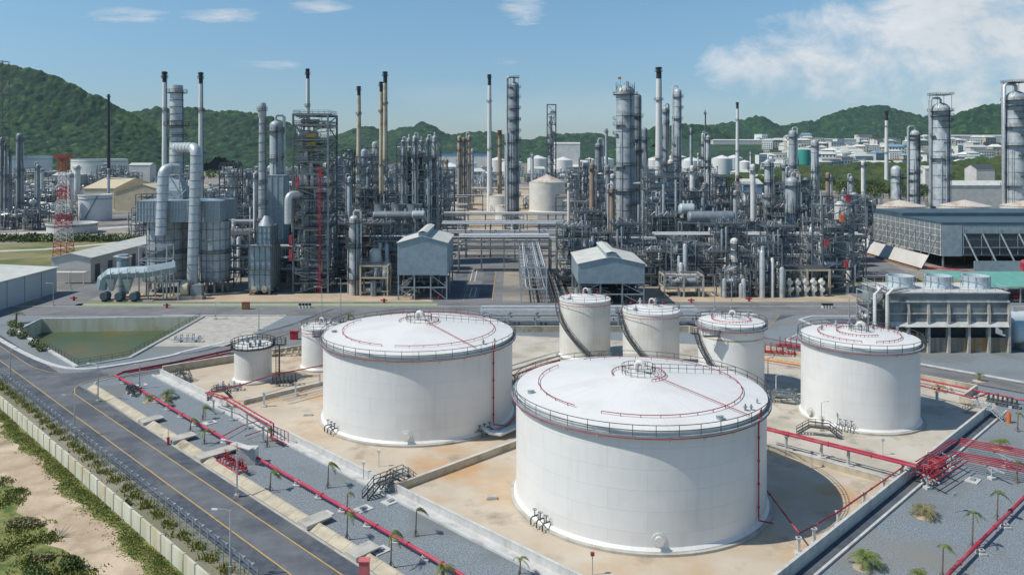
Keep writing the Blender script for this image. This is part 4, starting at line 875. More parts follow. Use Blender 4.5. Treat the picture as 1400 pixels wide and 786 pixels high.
# spill stain of bare earth
for k, (px, py, lb) in enumerate(((518, 626 + 12, 'thin standpipe with white cap beside the crossover stairs'), (497, 655, 'short lamp box on a bent pole beside the bund wall'), (1207, 622, 'thin pole in the bund behind the pink pipes'), (1110, 640, 'thin pole in the front tank shadow'), (1241, 655, 'short instrument post with white box at the bund corner'), (1269, 640, 'instrument post with white box above the red bundles'), (1305, 700, 'thin stake on the right gravel'), (810, 786, 'red topped marker at the bottom of the front tank slab'))):
    item('instrument_post', lb, 'post', px, py, [('pole', 'galv', lambda b: b.cyl(0, 0, 0, 2.2, .05, seg=6)), ('head', ['pipe_white', 'pipe_white', 'galv', 'steel', 'pipe_white', 'pipe_white', 'galv', 'red'][k], lambda b: b.box(-.2, .2, -.15, .15, 2.1, 2.45))])
# ================================================================== PALMS
def palm(label, px, py, h, n, L_, kind, seed, lean=.25, m='leaf'):
    x, y = G(px, py); g = random.Random(seed); L_ *= 1.35 if kind == 'young' else 1.15; n = int(n * 1.4); t = thing('palm_tree', label, 'palm', (x, y, 0), 0, 'palms on the gravel')
    b = MB(); b.tube([(0, 0, 0), (lean * .2, 0, h * .4), (lean * .5, 0, h)], [.13, .09, .07] if kind == 'young' else [.28, .26, .2], 7); b.build('trunk', 'bark', t)
    if kind == 'young': b = MB(); [b.tube([(math.cos(a) * .5, math.sin(a) * .5, 0), (0, 0, .9)], .03, 4) for a in (0, 2.1, 4.2)]; b.build('stake', 'bark', t)
    b = MB()
    for k in range(n):
        a = 2 * math.pi * k / n + g.uniform(-.3, .3); up = g.uniform(.25, 1.15); l_ = L_ * g.uniform(.75, 1.1); P = []
        if kind == 'young': a = g.gauss(.3, .9)
        vx, vy, vz = math.cos(a) * math.cos(up), math.sin(a) * math.cos(up), math.sin(up); p = Vector((lean * .5, 0, h))
        for q in range(8):
            P.append(p.copy()); p = p + Vector((vx, vy, vz)) * l_ / 7; vz -= .22 if kind == 'bushy' else .3; vx += .03
        for i in range(7):
            d = (P[i + 1] - P[i]); sd = d.cross(Vector((0, 0, 1)))
            if sd.length < 1e-4: continue
            sd.normalize(); wd = l_ * .26 * math.sin(math.pi * (i + 1.2) / 9)
            for e in range(2):
                o = P[i] + d * (e * .5)
                for sg in (-1, 1):
                    tip = o + sd * sg * wd + d * .9 + Vector((0, 0, -wd * g.uniform(.1, .5))); b.add([tuple(o), tuple(o + d * .34), tuple(tip)], [(0, 1, 2)])
            b.bar(P[i], P[i + 1], .03)
    b.build('fronds', m, t, False)
    if kind == 'bushy': b = MB(); b.lathe(0, 0, [(1.15, .03), (.8, .12), (.02, .2)], 20); b.build('soil_mound', 'yard_tan', t)
    return t
for i, (px, py, h, n, L_, k, lb) in enumerate([
    (228, 545, .9, 16, 1.9, 'bushy', 'bushy palm on the gravel left of the small tank bund'), (204, 549, .8, 12, 1.2, 'bushy', 'small bushy palm touching the crimson pipe near its corner'),
    (225, 556, 1.0, 9, 1.2, 'young', 'small palm below the bushy palm at upper left gravel'), (277, 574, 1.9, 8, 1.4, 'young', 'young palm on its pale slab beside the left bund wall'),
    (260, 590, 1.7, 8, 1.3, 'young', 'young palm beside the crimson pipe left of the valve cluster'), (279, 607, 1.9, 8, 1.2, 'young', 'young palm just left of the red valve cluster'),
    (365, 611, 2.6, 7, 1.1, 'young', 'young palm standing by the red hoops'), (369, 671, 2.4, 8, 1.2, 'young', 'young palm over the crimson pipe right of the valve cluster'),
    (448, 667, 3.1, 10, 1.1, 'young', 'young palm in mid gravel beside the long bund wall'), (474, 736 - 34, 2.4, 6, .9, 'young', 'withered young palm left of the pale lamp slab'),
    (474, 738, 3.0, 7, 1.0, 'young', 'thin young palm by the kerb near the crimson pipe'), (568, 733, 3.0, 9, 1.1, 'young', 'young palm right of the crossover stairs on the gravel'),
    (534, 776, 3.6, 9, 1.2, 'young', 'tall young palm beside the salmon pillar'), (604, 792, 1.2, 14, 1.3, 'bushy', 'palm crown at the bottom edge beside the crimson pipe'),
    (710, 790, 1.9, 7, 1.0, 'young', 'young palm at the bottom edge beside the bund kerb'), (1181, 776, 1.1, 22, 1.9, 'bushy', 'large bushy palm at the bottom of the right gravel'),
    (1262, 706, .8, 20, 1.9, 'bushy', 'wide bushy palm in the middle of the right gravel'), (1367, 613, .9, 16, 1.6, 'bushy', 'bushy palm right of the red pipe bundles by the bund'),
    (1329, 750, 4.0, 8, 1.0, 'young', 'slender young palm on the right gravel near the crimson pipe'), (1363, 711, 3.2, 9, 1.1, 'young', 'young palm with two crowns of fronds near the right edge'),
    (1288, 792, 3.4, 8, .9, 'young', 'slender young palm between the two bushy palms at bottom right'), (1255, 796, .9, 14, 1.3, 'bushy', 'palm cut by the bottom edge on the right gravel'),
    (1390, 660, 2.6, 7, .9, 'young', 'young palm at the right edge below the red bundles'), (1391, 590, 2.8, 7, .9, 'young', 'thin young palm at the right edge above the red bundles'),
    (1338, 521, 1.2, 12, 1.3, 'bushy', 'small palm on the kerb of the right hand road'), (1283, 535, .9, 12, 1.6, 'bushy', 'pale bushy palm behind the dark red pipe at right'),
    (22, 442, 2.4, 12, 1.8, 'bushy', 'dark palm at the far left edge above the pond'), (476, 438, 1.2, 14, 1.6, 'bushy', 'palm behind the rim of the left big tank')]):
    palm(lb, px, py, h, n, L_, k, i + 1, m='leaf_dry' if i in (9, 25, 15, 16) and i != 15 else 'leaf')
for i, (px, py) in enumerate(((17, 447), (25, 450), (17, 459), (31, 463), (47, 474), (57, 480))):
    x, y = G(px, py); t = thing('shrub', ['round shrub at the top of the row beside the pond kerb', 'second shrub from the top beside the pond kerb', 'third shrub from the top beside the pond kerb', 'fourth shrub from the top beside the pond kerb', 'fifth shrub from the top beside the pond kerb', 'lowest shrub in the row beside the pond kerb'][i], 'shrub', (x, y, 0), 0, 'shrubs beside the pond kerb')
    b = MB(); leaves(b, 260, 0, 0, .9, 1.3, 1.1, .9, .2, random.Random(i), 0, .1); b.build('crown', 'leaf', t, False); b = MB(); b.cyl(0, 0, 0, .7, .1, seg=6); b.build('trunk', 'bark', t)
b = MB(); railing(b, [(p[0], p[1], .3) for p in (pond[3], pond[2], pond[1], pond[0])], 1.1, 2.2, .035); tag(b.build('pond_railing', 'rail_dark', None, False), 'thin dark railing along the near sides of the green pond', 'railing')
# ================================================================== PLANT BUILDERS
def ringplat(b, x, y, r0, z, a0=0, a1=360, w_=1.1, rh=1.15, thick=.14, n=None):
    n = n or max(6, int(abs(a1 - a0) / 20)); A0, A1 = R(a0), R(a1); full = abs(a1 - a0) >= 359
    pts = [(x + (r0 + w_) * math.cos(A0 + (A1 - A0) * i / n), y + (r0 + w_) * math.sin(A0 + (A1 - A0) * i / n), z + thick) for i in range(n + 1)]
    b.lathe(x, y, [(r0, z), (r0 + w_, z), (r0 + w_, z + thick), (r0, z + thick)], n, 0, A0, None if full else A1)
    for zz in (rh, rh * .5):
        for p, q in zip(pts[:-1], pts[1:]): b.bar((p[0], p[1], p[2] + zz), (q[0], q[1], q[2] + zz), .09)
    for p in pts: b.bar(p, (p[0], p[1], p[2] + rh), .09)
    return b
def stack(label, px, Z, top, r0, r1, tip, m='white_stack', base=0, group=None, tipm='black', rings=(.45, .8), skirt=None):
    x = XZ(px, Z); h = HT(top, Z); ht = HT(tip, Z) if tip else h; t = thing('chimney_stack', label, 'chimney', (x, Z, base), 0, group)
    b = MB(); rt = r1 + (r0 - r1) * (h - ht) / max(h, 1); pr = [(r0, 0)]
    if skirt: pr = [(r0 * skirt, 0), (r0 * skirt, h * .12), (r0, h * .2)]
    b.lathe(0, 0, pr + [(rt, ht - base)], 18); b.build('shaft', m, t)
    b = MB()
    if tip: b.lathe(0, 0, [(rt * 1.02, ht - base), (r1 * 1.05, h - 1 - base), (r1 * 1.5, h - .9 - base), (r1 * 1.5, h - .2 - base), (r1 * .8, h - base), (r1 * .7, h - 2 - base)], 18); b.build('black_tip' if tipm == 'black' else 'tip', tipm, t)
    else: b.lathe(0, 0, [(r1, h - base), (r1 * .8, h - base), (r1 * .75, h - base - 2)], 18); b.build('rim', 'black', t)
    b = MB()
    for f in rings: ringplat(b, 0, 0, r1 + (r0 - r1) * (1 - f), (h - base) * f, 0, 360, max(.5, r0 * .45), 1.1, .12, 12)
    ringplat(b, 0, 0, r1, h - base - 2.6, 0, 360, max(.5, r1 * .7), 1.1, .12, 10)
    b.build('platform_ring', 'steel_dark', t, False)
    b = MB(); b.bar((r0 + .12, -.2, 0), (r1 + .12, -.2, h - base - 2), .12, .3); b.build('ladder', 'steel', t, False)
    return t
def column(label, px, Z, top, hw, base=0, plats=(), m='cladding', neck=None, ribs=0, group=None, seg=20, name='process_column', cap=None, topframe=False, lad=True, auto=False, skirtm=None, X=None, zt=None, r=None):
    X = XZ(px, Z) if X is None else X; h = (HT(top, Z) if zt is None else zt) - base; r = hw / FPX * Z if r is None else r; t = thing(name, label, 'column', (X, Z, base), 0, group, auto)
    b = MB(); b.lathe(0, 0, [(r, 0), (r, h), (r * .92, h + r * .35), (r * .7, h + r * .6), (r * .35, h + r * .8), (.02, h + r * .85)], seg)
    b.build('shell', m, t, angle=45)
    if ribs:
        b = MB()
        for k in range(1, ribs + 1): z = h * k / (ribs + .5); b.lathe(0, 0, [(r, z), (r + .12, z), (r + .12, z + .22), (r, z + .22)], seg)
        b.build('stiffener_ring', 'steel', t)
    if skirtm: b = MB(); b.cyl(0, 0, 0, h * .2, r * 1.08, seg=seg); b.build('skirt', skirtm, t)
    plats = list(plats)
    if lad:
        gg = random.Random(int(px * 3) + int(Z)); k_ = 5 if not auto else 2
        for q in range(k_): a = gg.uniform(0, 360); plats.append((.18 + .7 * (q + gg.random() * .6) / k_, a, a + gg.uniform(120, 240)))
    for (f, a0, a1) in plats:
        b = MB(); ringplat(b, 0, 0, r, h * f, a0, a1, max(1.0, r * .35), 1.3, .18); 
        for a in (a0, (a0 + a1) / 2, a1): c_, s_ = math.cos(R(a)), math.sin(R(a)); b.bar((r * c_, r * s_, h * f - 1.3), ((r + 1) * c_, (r + 1) * s_, h * f), .12)
        b.build('platform', 'steel_dark', t, False)
    if neck:                       # overhead line: angle, radius
        a, pr = neck; c_, s_ = math.cos(R(a)), math.sin(R(a)); o = r + pr * 1.8; b = MB(); zt_ = h + r * .8
        b.tube([(0, 0, zt_ - .3), (0, 0, zt_ + pr * 3), (o * .15 * c_, o * .15 * s_, zt_ + pr * 4.4), (o * .8 * c_, o * .8 * s_, zt_ + pr * 4.4), (o * c_, o * s_, zt_ + pr * 3), (o * c_, o * s_, h * .5), (o * c_, o * s_, 1)], pr, 10); b.build('overhead_pipe', 'pipe_silver', t)
    if lad:
        b = MB(); b.bar((r * .5, -r * .9 - .25, 0), (r * .5, -r * .9 - .25, h), .5, .12); b.build('ladder', 'steel_dark', t, False)
        b = MB(); g = random.Random(int(px) + int(Z))
        for k in range(5):
            a = g.uniform(170, 370); c_, s_ = math.cos(R(a)), math.sin(R(a)); b.tube([(r * c_, r * s_, h * g.uniform(.6, .95)), ((r + .4) * c_, (r + .4) * s_, h * .6), ((r + .4) * c_, (r + .4) * s_, 0)], g.uniform(.08, .2), 6)
        b.build('side_pipe', 'pipe_silver', t)
    if topframe:
        b = MB(); z0, z1 = h - .5, h + r * 1.7
        for sx_ in (-1, 1):
            for sy in (-1, 1): b.bar((sx_ * r * .8, sy * r * .8, z0), (sx_ * r * .8, sy * r * .8, z1), .16)
        railing(b, [(-r, -r, z1), (r, -r, z1), (r, r, z1), (-r, r, z1)], 1.1, 1.2, .05, True); b.box(-r, r, -r, r, z1 - .1, z1); b.build('top_frame', 'steel_dark', t, False)
    return t
def pipes_tangle(b, g, w_, d, z0, z1, n, rmin=.05, rmax=.16, m=0, nm=1):
    for _ in range(n):
        r = g.uniform(rmin, rmax) * g.choice((.7, 1, 1, 1.6)); x, y = g.uniform(-w_, w_) / 2, g.uniform(-d, d) / 2; z = g.uniform(z0, z1); P = [(x, y, z)]; ax = g.choice((0, 0, 1, 2))
        for q in range(g.choice((2, 3, 3, 4))):
            x, y, z = P[-1]
            if ax == 0: x = max(-w_ / 2, min(w_ / 2, x + g.choice((-1, 1)) * g.uniform(1, w_ * .6)))
            elif ax == 1: y = max(-d / 2, min(d / 2, y + g.choice((-1, 1)) * g.uniform(.5, d * .5)))
            else: z = max(.2, min(z1, z + g.choice((-1, 1)) * g.uniform(1, 3.5)))
            if (Vector((x, y, z)) - Vector(P[-1])).length > .3: P.append((x, y, z))
            ax = g.choice([k for k in (0, 1, 2) if k != ax])
        if len(P) > 1: b.tube(P, r, 6, m if nm == 1 else g.randrange(nm))
def steel_frame(label, X, Y, w_, d, levels, nx=2, ny=2, m='steel', brace=True, rz=0, name='steel_structure', rails=True, cw=.4, stairs=None, floors=True, lowm=None, auto=False, group=None, seed=0, fill=0):
    t = thing(name, label, 'steel frame', (X, Y, 0), rz, group, auto); g = random.Random(seed); top = levels[-1]
    for i in range(nx + 1):
        for j in range(ny + 1):
            x, y = -w_ / 2 + w_ * i / nx, -d / 2 + d * j / ny; b = MB(); b.bar((x, y, 0), (x, y, top), cw); b.build('column', m, t, False)
            if lowm: b = MB(); b.bar((x, y, 0), (x, y, min(6, levels[0])), cw * 1.6); b.build('fireproofing', lowm, t, False)
    pz = 0
    for li, z in enumerate(levels):
        b = MB()
        for i in range(nx + 1): x = -w_ / 2 + w_ * i / nx; b.bar((x, -d / 2, z - cw * .55), (x, d / 2, z - cw * .55), cw * .7, cw * .9)
        for j in range(ny + 1): y = -d / 2 + d * j / ny; b.bar((-w_ / 2, y, z - cw * .55), (w_ / 2, y, z - cw * .55), cw * .7, cw * .9)
        b.build('floor_beam', m, t, False)
        if floors and li < len(levels) - 0 and g.random() < .85: b = MB(); b.box(-w_ / 2, w_ / 2 * g.choice((1, 1, .4)), -d / 2, d / 2, z, z + .07); b.build('grating', 'steel_dark', t, False)
        if rails: b = MB(); railing(b, [(-w_ / 2, -d / 2, z), (w_ / 2, -d / 2, z), (w_ / 2, d / 2, z), (-w_ / 2, d / 2, z)], 1.1, 2.0, .045, True); b.build('railing', 'steel', t, False)
        if brace:
            b = MB(); i = li % nx; xa, xb = -w_ / 2 + w_ * i / nx, -w_ / 2 + w_ * (i + 1) / nx
            if li % 2: xa, xb = xb, xa
            b.bar((xa, -d / 2, pz), (xb, -d / 2, z - .4), cw * .5); b.build('brace', m, t, False); b = MB(); b.bar((w_ / 2, -d / 2 if li % 2 else d / 2, pz), (w_ / 2, d / 2 if li % 2 else -d / 2, z - .4), cw * .5); b.build('brace', m, t, False)
        pz = z
    if stairs is not None:
        b = MB(); x = stairs; pz = 0
        for li, z in enumerate(levels):
            y0, y1 = (-d / 2 - .7, -d / 2 - .7)
            xa, xb = (x - 2.2, x + 2.2) if li % 2 else (x + 2.2, x - 2.2); b.bar((xa, y0, pz), (xb, y0, z), .8, .14); b.bar((xa, y0 - .4, pz + 1), (xb, y0 - .4, z + 1), .06); pz = z
        b.build('stairway', 'steel_dark', t, False)
    if fill:
        zz = [0] + list(levels)
        for a, c in zip(zz[:-1], zz[1:]):
            b = MB(); pipes_tangle(b, g, w_ * .96, d * .9, a + .3, c - .3, int(fill * w_ * d * .02) + 3, .05, .15, nm=4); b.build('piping', ['pipe_silver', 'pipe_grey', 'pipe_white', 'pipe_white'], t)
            if g.random() < .75 and c - a > 2.6:
                r = min(1.15, (c - a) * .28) * g.uniform(.7, 1); b = MB(); y = g.uniform(-d * .3, .0); x = g.uniform(-.15, .15) * w_; b.hcyl((x - w_ * .25, y, a + r + .4), (x + w_ * .25, y, a + r + .4), r); b.build('exchanger', g.choice(('cladding', 'pipe_grey', 'pipe_silver')), t)
            if g.random() < .6:
                for k in range(2): b = MB(); x, y = g.uniform(-.42, .42) * w_, -d * .4; b.cyl(x, y, a, a + (c - a) * .8, g.uniform(.25, .7), seg=10); b.build('vessel', g.choice(('cladding', 'pipe_silver', 'cladding_dark', 'pipe_white')), t)
    return t
def drum(label, x0, x1, y, z, r, m='cladding', saddles=True, group=None, auto=False, legz=None):
    t = thing('horizontal_vessel', label, 'vessel', (x0, y, 0), 0, group, auto); L_ = x1 - x0; b = MB(); b.hcyl((r * .4, 0, z), (L_ - r * .4, 0, z), r, 18); b.build('shell', m, t, angle=50)
    b = MB()
    for f in (.2, .8): b.box(L_ * f - .3, L_ * f + .3, -r * .8, r * .8, legz if legz is not None else z - r * 1.5, z - r * .3)
    b.build('saddle', 'concrete', t, False); b = MB()
    for f in (.3, .55, .8): b.cyl(L_ * f, 0, z + r * .9, z + r * 1.5, r * .16, seg=8)
    b.build('nozzle', 'pipe_silver', t); return t
def pipe_rack(label, x0, x1, Y, levels, wd=6, np_=12, m='steel', axis='x', bent=7, seed=0, mats=('pipe_silver', 'pipe_white', 'pipe_grey', 'pipe_silver'), rmax=.3, truss=False, group=None, jitter=.25):
    t = thing('pipe_rack', label, 'pipe rack', (x0, Y, 0) if axis == 'x' else (Y, x0, 0), 0 if axis == 'x' else R(90), group); g = random.Random(seed); Ln = x1 - x0; n = max(1, round(Ln / bent)); top = levels[-1]
    for k in range(n + 1):
        x = Ln * k / n; b = MB()
        for y in (-wd / 2, wd / 2): b.bar((x, y, 0), (x, y, top + .3), .34)
        for z in levels: b.bar((x, -wd / 2, z), (x, wd / 2, z), .28, .36)
        if k % 3 == 1: b.bar((x, -wd / 2, 0), (x, wd / 2, levels[0]), .16)
        b.build('support_bent', m, t, False)
    b = MB()
    for z in levels:
        for y in (-wd / 2, wd / 2): b.bar((0, y, z - .35), (Ln, y, z - .35), .22, .3)
    if truss:
        z0, z1 = levels[-2], levels[-1]; k = 0; q = Ln / max(1, round(Ln / 2.6)); 
        while k * q < Ln - .1: b.bar((k * q, -wd / 2, z0 if k % 2 else z1), ((k + 1) * q, -wd / 2, z1 if k % 2 else z0), .16); k += 1
    b.build('stringer', m, t, False)
    cnt = 0
    for z in levels:
        for k in range(np_):
            if cnt > 95: break
            if g.random() < .15: continue
            r = g.choice((.08, .1, .13, .16, .2, rmax)); y = -wd / 2 + .5 + (wd - 1) * k / max(1, np_ - 1); a, c = (0, Ln) if g.random() > jitter else sorted((g.uniform(0, Ln), g.uniform(0, Ln)))
            if c - a < 2: continue
            b = MB(); b.tube([(a, y, z + .2 + r), (c, y, z + .2 + r)], r, 7); b.build('pipe', g.choice(mats), t); cnt += 1
    return t
# --- repeated process modules: a family of prototypes, copied
PROTO = []; PFAR = []
def module(seed, w_, d, h, near=True, kind='mix'):
    g = random.Random(seed); lv = []; z = 0
    while z < h - 2: z += g.uniform(3.2, 4.8); lv.append(z)
    if not near:
        b = MB(); cw = .35
        for i in range(3):
            for j in (0, 1): b.bar((-w_ / 2 + w_ * i / 2, -d / 2 + d * j, 0), (-w_ / 2 + w_ * i / 2, -d / 2 + d * j, lv[-1]), cw)
        for z in lv:
            for j in (0, 1): b.bar((-w_ / 2, -d / 2 + d * j, z), (w_ / 2, -d / 2 + d * j, z), cw * .8)
            b.box(-w_ / 2, w_ / 2, -d / 2, d / 2, z, z + .08, 2) if g.random() < .5 else None
        for _ in range(3): r = g.uniform(.5, 1.3); zc = g.choice([0] + lv) + r + .4; y = g.uniform(-d / 2, 0); x = g.uniform(-.3, .1) * w_; b.hcyl((x, y, zc), (x + g.uniform(2, 5), y, zc), r, 10, g.choice((1, 3, 4)))
        for _ in range(3): b.cyl(g.uniform(-.5, .5) * w_, g.uniform(-.5, .3) * d, 0, h * g.uniform(.4, 1.3), g.uniform(.3, .9), seg=10, m=g.choice((1, 3, 4)))
        bb = MB(); pipes_tangle(bb, g, w_ * 1.1, d, .5, h, 60, .08, .2, nm=3); bb.m = [(1, 3, 5)[k] for k in bb.m]; b.add(bb.v, bb.f); b.m[-len(bb.m):] = bb.m
        return b.mesh('process_skid', ['steel', 'pipe_silver', 'steel_dark', 'cladding', 'pipe_white', 'pipe_grey'])
    t = steel_frame('grey steel process frame packed with silver piping', 0, -500, w_, d, lv, 2, 1, g.choice(('steel', 'steel', 'steel_light')), True, 0, 'process_unit', True, .3, None, True, None, False, None, seed, 20)
    for k in range(3):
        b = MB(); r = g.uniform(.35, .9); x, y = g.uniform(-.5, .5) * w_, -d / 2 - r - .3; hh = h * g.uniform(.3, 1.0); b.lathe(x, y, [(r, 0), (r, hh), (r * .7, hh + r * .5), (.02, hh + r * .7)], 12); b.build('side_vessel', g.choice(('cladding', 'pipe_silver', 'pipe_white', 'cladding_dark')), t)
    b = MB()
    for k in range(4): x = g.uniform(-.45, .45) * w_; y = g.uniform(-.3, .4) * d; z = lv[-1]; b.tube([(x, y, 0), (x, y, z + 1.5), (x + g.uniform(-2, 2), y, z + 1.5), (x + g.uniform(-2, 2), y, z)], g.uniform(.1, .22), 7)
    b.build('riser_pipe', 'pipe_silver', t)
    for k in range(2): b = MB(); x = g.uniform(-.45, .45) * w_; b.bar((x, -d / 2, lv[-1]), (x, -d / 2, lv[-1] + 2.2), .07); b.bar((x, -d / 2, lv[-1] + 2.2), (x + .7, -d / 2, lv[-1] + 2.5), .22, .12); b.build('floodlight', 'pipe_white', t, False)
    return t
# ================================================================== LEFT: FURNACE BLOCK
def boxpart(t, name, m, x0, x1, y0, y1, z0, z1, ribs=0, rm='steel'):
    b = MB(); b.box(x0, x1, y0, y1, z0, z1); b.build(name, m, t, False)
    if ribs:
        b = MB(); n = ribs
        for k in range(n + 1):
            x = x0 + (x1 - x0) * k / n; b.box(x - .09, x + .09, y0 - .16, y0, z0, z1)
        for k in range(4):
            z = z0 + (z1 - z0) * k / 3; b.box(x0 - .05, x1 + .05, y0 - .12, y0 - .003, z - .06, z + .06)
        n2 = max(2, int(abs(y1 - y0) / 2))
        for k in range(n2 + 1):
            y = y0 + (y1 - y0) * k / n2
            for xx, s_ in ((x1, 1), (x0, -1)): b.box(min(xx, xx + .16 * s_), max(xx, xx + .16 * s_), y - .09, y + .09, z0, z1)
        b.build('stiffener', rm, t, False)
Zf = 252; f0 = XZ(187, Zf); f1 = XZ(300, Zf)
t = thing('process_heater', 'big twin cylinder furnace with wide panelled box on top at the left', 'furnace', (0, Zf, 0))
boxpart(t, 'convection_box', 'panel_blue', f0, f1, 0, 16, HT(303.5, Zf), HT(275, Zf), 26, 'galv')
for px, hw in ((216.5, 27.5), (285, 20)):
    x = XZ(px, Zf); r = hw / FPX * Zf; b = MB(); b.lathe(x, r + 1.0, [(r, 3.6), (r, HT(304, Zf))], 28); b.build('radiant_cell', 'cladding', t, angle=40)
    b = MB()
    for k in range(28): a = 2 * math.pi * k / 28 * 1; b.bar((x + (r + .08) * math.cos(a), r + 1 + (r + .08) * math.sin(a), 3.6), (x + (r + .08) * math.cos(a), r + 1 + (r + .08) * math.sin(a), 22.8), .16) if k % 2 == 0 else None
    for z in (6.5, 10, 13.2, 16.5, 20): b.lathe(x, r + 1, [(r, z), (r + .18, z), (r + .18, z + .2), (r, z + .2)], 28)
    b.build('stiffener', 'steel', t)
    b = MB(); ringplat(b, x, r + 1, r, 12.4, 150, 390, 1.1); b.build('walkway', 'steel_dark', t, False); b = MB(); ringplat(b, x, r + 1, r, 3.4, 150, 390, 1.3); b.build('walkway', 'steel_dark', t, False)
    b = MB()
    for k in range(10): a = 2 * math.pi * k / 10; b.bar((x + (r - .5) * math.cos(a), r + 1 + (r - .5) * math.sin(a), 0), (x + (r - .5) * math.cos(a), r + 1 + (r - .5) * math.sin(a), 3.6), .6)
    b.build('leg', 'concrete', t, False)
def duct(label, pts, r, rings=True, m='galv', step=2.6):
    o = pts[0]; t = thing('flue_duct', label, 'duct', (o[0], o[1], 0)); P = [Vector((p[0] - o[0], p[1] - o[1], p[2])) for p in pts]
    # rounded bends
    Q_ = [P[0]]
    for a, c, d in zip(P[:-2], P[1:-1], P[2:]):
        e = min(r * 2.0, (c - a).length * .45, (d - c).length * .45); u1, u2 = (a - c).normalized(), (d - c).normalized()
        for k in range(7): s_ = k / 6; Q_.append(c + u1 * e * (1 - s_) ** 2 + u2 * e * s_ ** 2)
    Q_.append(P[-1]); b = MB(); b.tube(Q_, r, 22, 0); b.build('duct_shell', m, t, angle=50)
    if rings:
        b = MB()
        for a, c in zip(P[:-1], P[1:]):
            d = c - a; Ln = d.length; d.normalize(); k = step
            while k < Ln - r: b.tube([a + d * k, a + d * (k + .18)], r * 1.04, 22); k += step
        b.build('band', 'steel', t)
    return t
y0 = 249
duct('left goose neck flue duct bending down in front of the furnace', [(XZ(243, 256), 256, HT(231, 256)), (XZ(218, y0), y0 + 3, HT(231, 252)), (XZ(218, y0), y0 + 1, HT(322, 250))], 7.3 / FPX * 250)
duct('right goose neck flue duct running down to the fan', [(XZ(241, 262), 262, HT(202, 262)), (XZ(265, y0), y0 + 2, HT(202, 251)), (XZ(265, y0), y0 - 1, HT(378, 248)), (XZ(265, y0), y0 - 1, 2.5)], 7.3 / FPX * 250)
t = stack('broad steel furnace stack with round platform, between two thin white stacks', 241.5, 266, 117, 9.5 / FPX * 266, 8.2 / FPX * 266, None, 'cladding', base=HT(240, 266), rings=(.43,))
b = MB(); r = 8.8 / FPX * 266
for k in range(12): z = 2 + k * 2.3; b.lathe(0, 0, [(r * 1.0, z), (r * 1.08, z), (r * 1.08, z + .2), (r, z + .2)], 20)
b.build('band', 'steel', t)
b = MB(); ringplat(b, 0, 0, r, HT(173, 266) - HT(240, 266), 0, 360, 1.9, 1.2, .35, 16); b.build('wide_platform', 'steel_dark', t, False)
b = MB(); b.lathe(0, 0, [(r * 2.2, -9), (r * 2.2, -5), (r * 1.05, 0)], 4, 0, R(45)); b.build('hood', 'panel_blue', t, False)
steel_frame('light braced support frame below the broad furnace stack', XZ(242, 264), 262, 6, 6, [HT(268, 262), HT(256, 262), HT(238, 262)], 1, 1, 'galv', True, 0, 'duct_trestle', False, .3, floors=False)
steel_frame('braced lattice frame carrying the left goose neck duct', XZ(214, 246), 246, 8.5, 5, [HT(375, 246), HT(354, 246), HT(335, 246)], 1, 1, 'galv', True, 0, 'duct_trestle', False, .35, floors=False)
steel_frame('low lattice frame beside the fan at the furnace foot', XZ(228, 243), 243, 9, 5, [HT(384, 243)], 2, 1, 'galv', True, 0, 'duct_trestle', False, .3, floors=False)
t = thing('air_duct', 'rectangular curved air duct and hopper bank at the furnace foot', 'duct', (XZ(175, 240), 240, 0)); b = MB()
xa, xb, xc = XZ(144, 240) - XZ(175, 240), XZ(190, 240) - XZ(175, 240), XZ(236, 240) - XZ(175, 240)
b.tube([(xa - 1.2, 0, 3.5), (xa - .6, 0, 6.5), (xa + 1.5, 0, 8.2), (xb - 2, 0, 8.6), (xb + 3, 0, 8.8), (xc, 2.4, 10)], [1.5, 1.7, 1.8, 1.9, 1.9, 1.8], 6); b.build('main_duct', 'panel_blue', t, False)
b = MB()
for k in range(9): x = xa + (xc - xa) * k / 8; b.lathe(0, 0, [(.01, 0)], 3) if False else b.bar((x, -1.95, 6.2), (x, -1.95, 10), .14)
b.build('stiffener', 'galv', t, False)
for k in (0, 1): 
    b = MB(); x = xa + 2 + k * 5; b.lathe(x, -.2, [(.5, 3), (1.7, 6.4), (1.7, 6.8)], 4, 0, R(45)); b.build('hopper', 'galv', t, False)
for k in range(3):
    b = MB(); x = xa + .5 + k * 4.4; b.tube([(x, -2.2, 1.7), (x, .5, 1.7)], 1.15, 16); b.box(x - .9, x + .9, -1.5, .6, 0, 1.2); b.build('fan_casing', 'hall_blue', t)
b = MB(); b.box(-7, 8, -1.5, 2.5, 0, .3); b.build('plinth', 'concrete_tan', t, False)
t = thing('blower', 'round cream fan casing at the foot of the right goose neck duct', 'fan', (XZ(255, 243), 243, 0)); b = MB(); b.tube([(-1.2, 0, 3.4), (1.0, 0, 3.4)], 2.3, 24); b.build('casing', 'cream', t); b = MB(); b.tube([(-1.4, 0, 3.4), (-1.2, 0, 3.4)], 1.3, 18); b.build('inlet', 'steel_dark', t); b = MB(); b.box(-2.2, 5.4, -1.6, 1.6, 0, 1.2); b.build('plinth', 'concrete', t, False)
b = MB(); b.box(1.6, 5, -1.1, 1.1, 1.2, 4.4); b.build('motor', 'cladding_dark', t, False)
vd = duct('small white topped vent duct left of the furnace', [(XZ(168, 246), 246, 1), (XZ(168, 246), 246, HT(348, 246))], 1.7, True, 'panel_blue')
b = MB(); zc_ = HT(348, 246) - 1; b.bar((-2.1, 0, zc_ + .6), (2.1, 0, zc_ + .2), 3.6, .3); b.build('cap', 'pipe_white', vd, False)
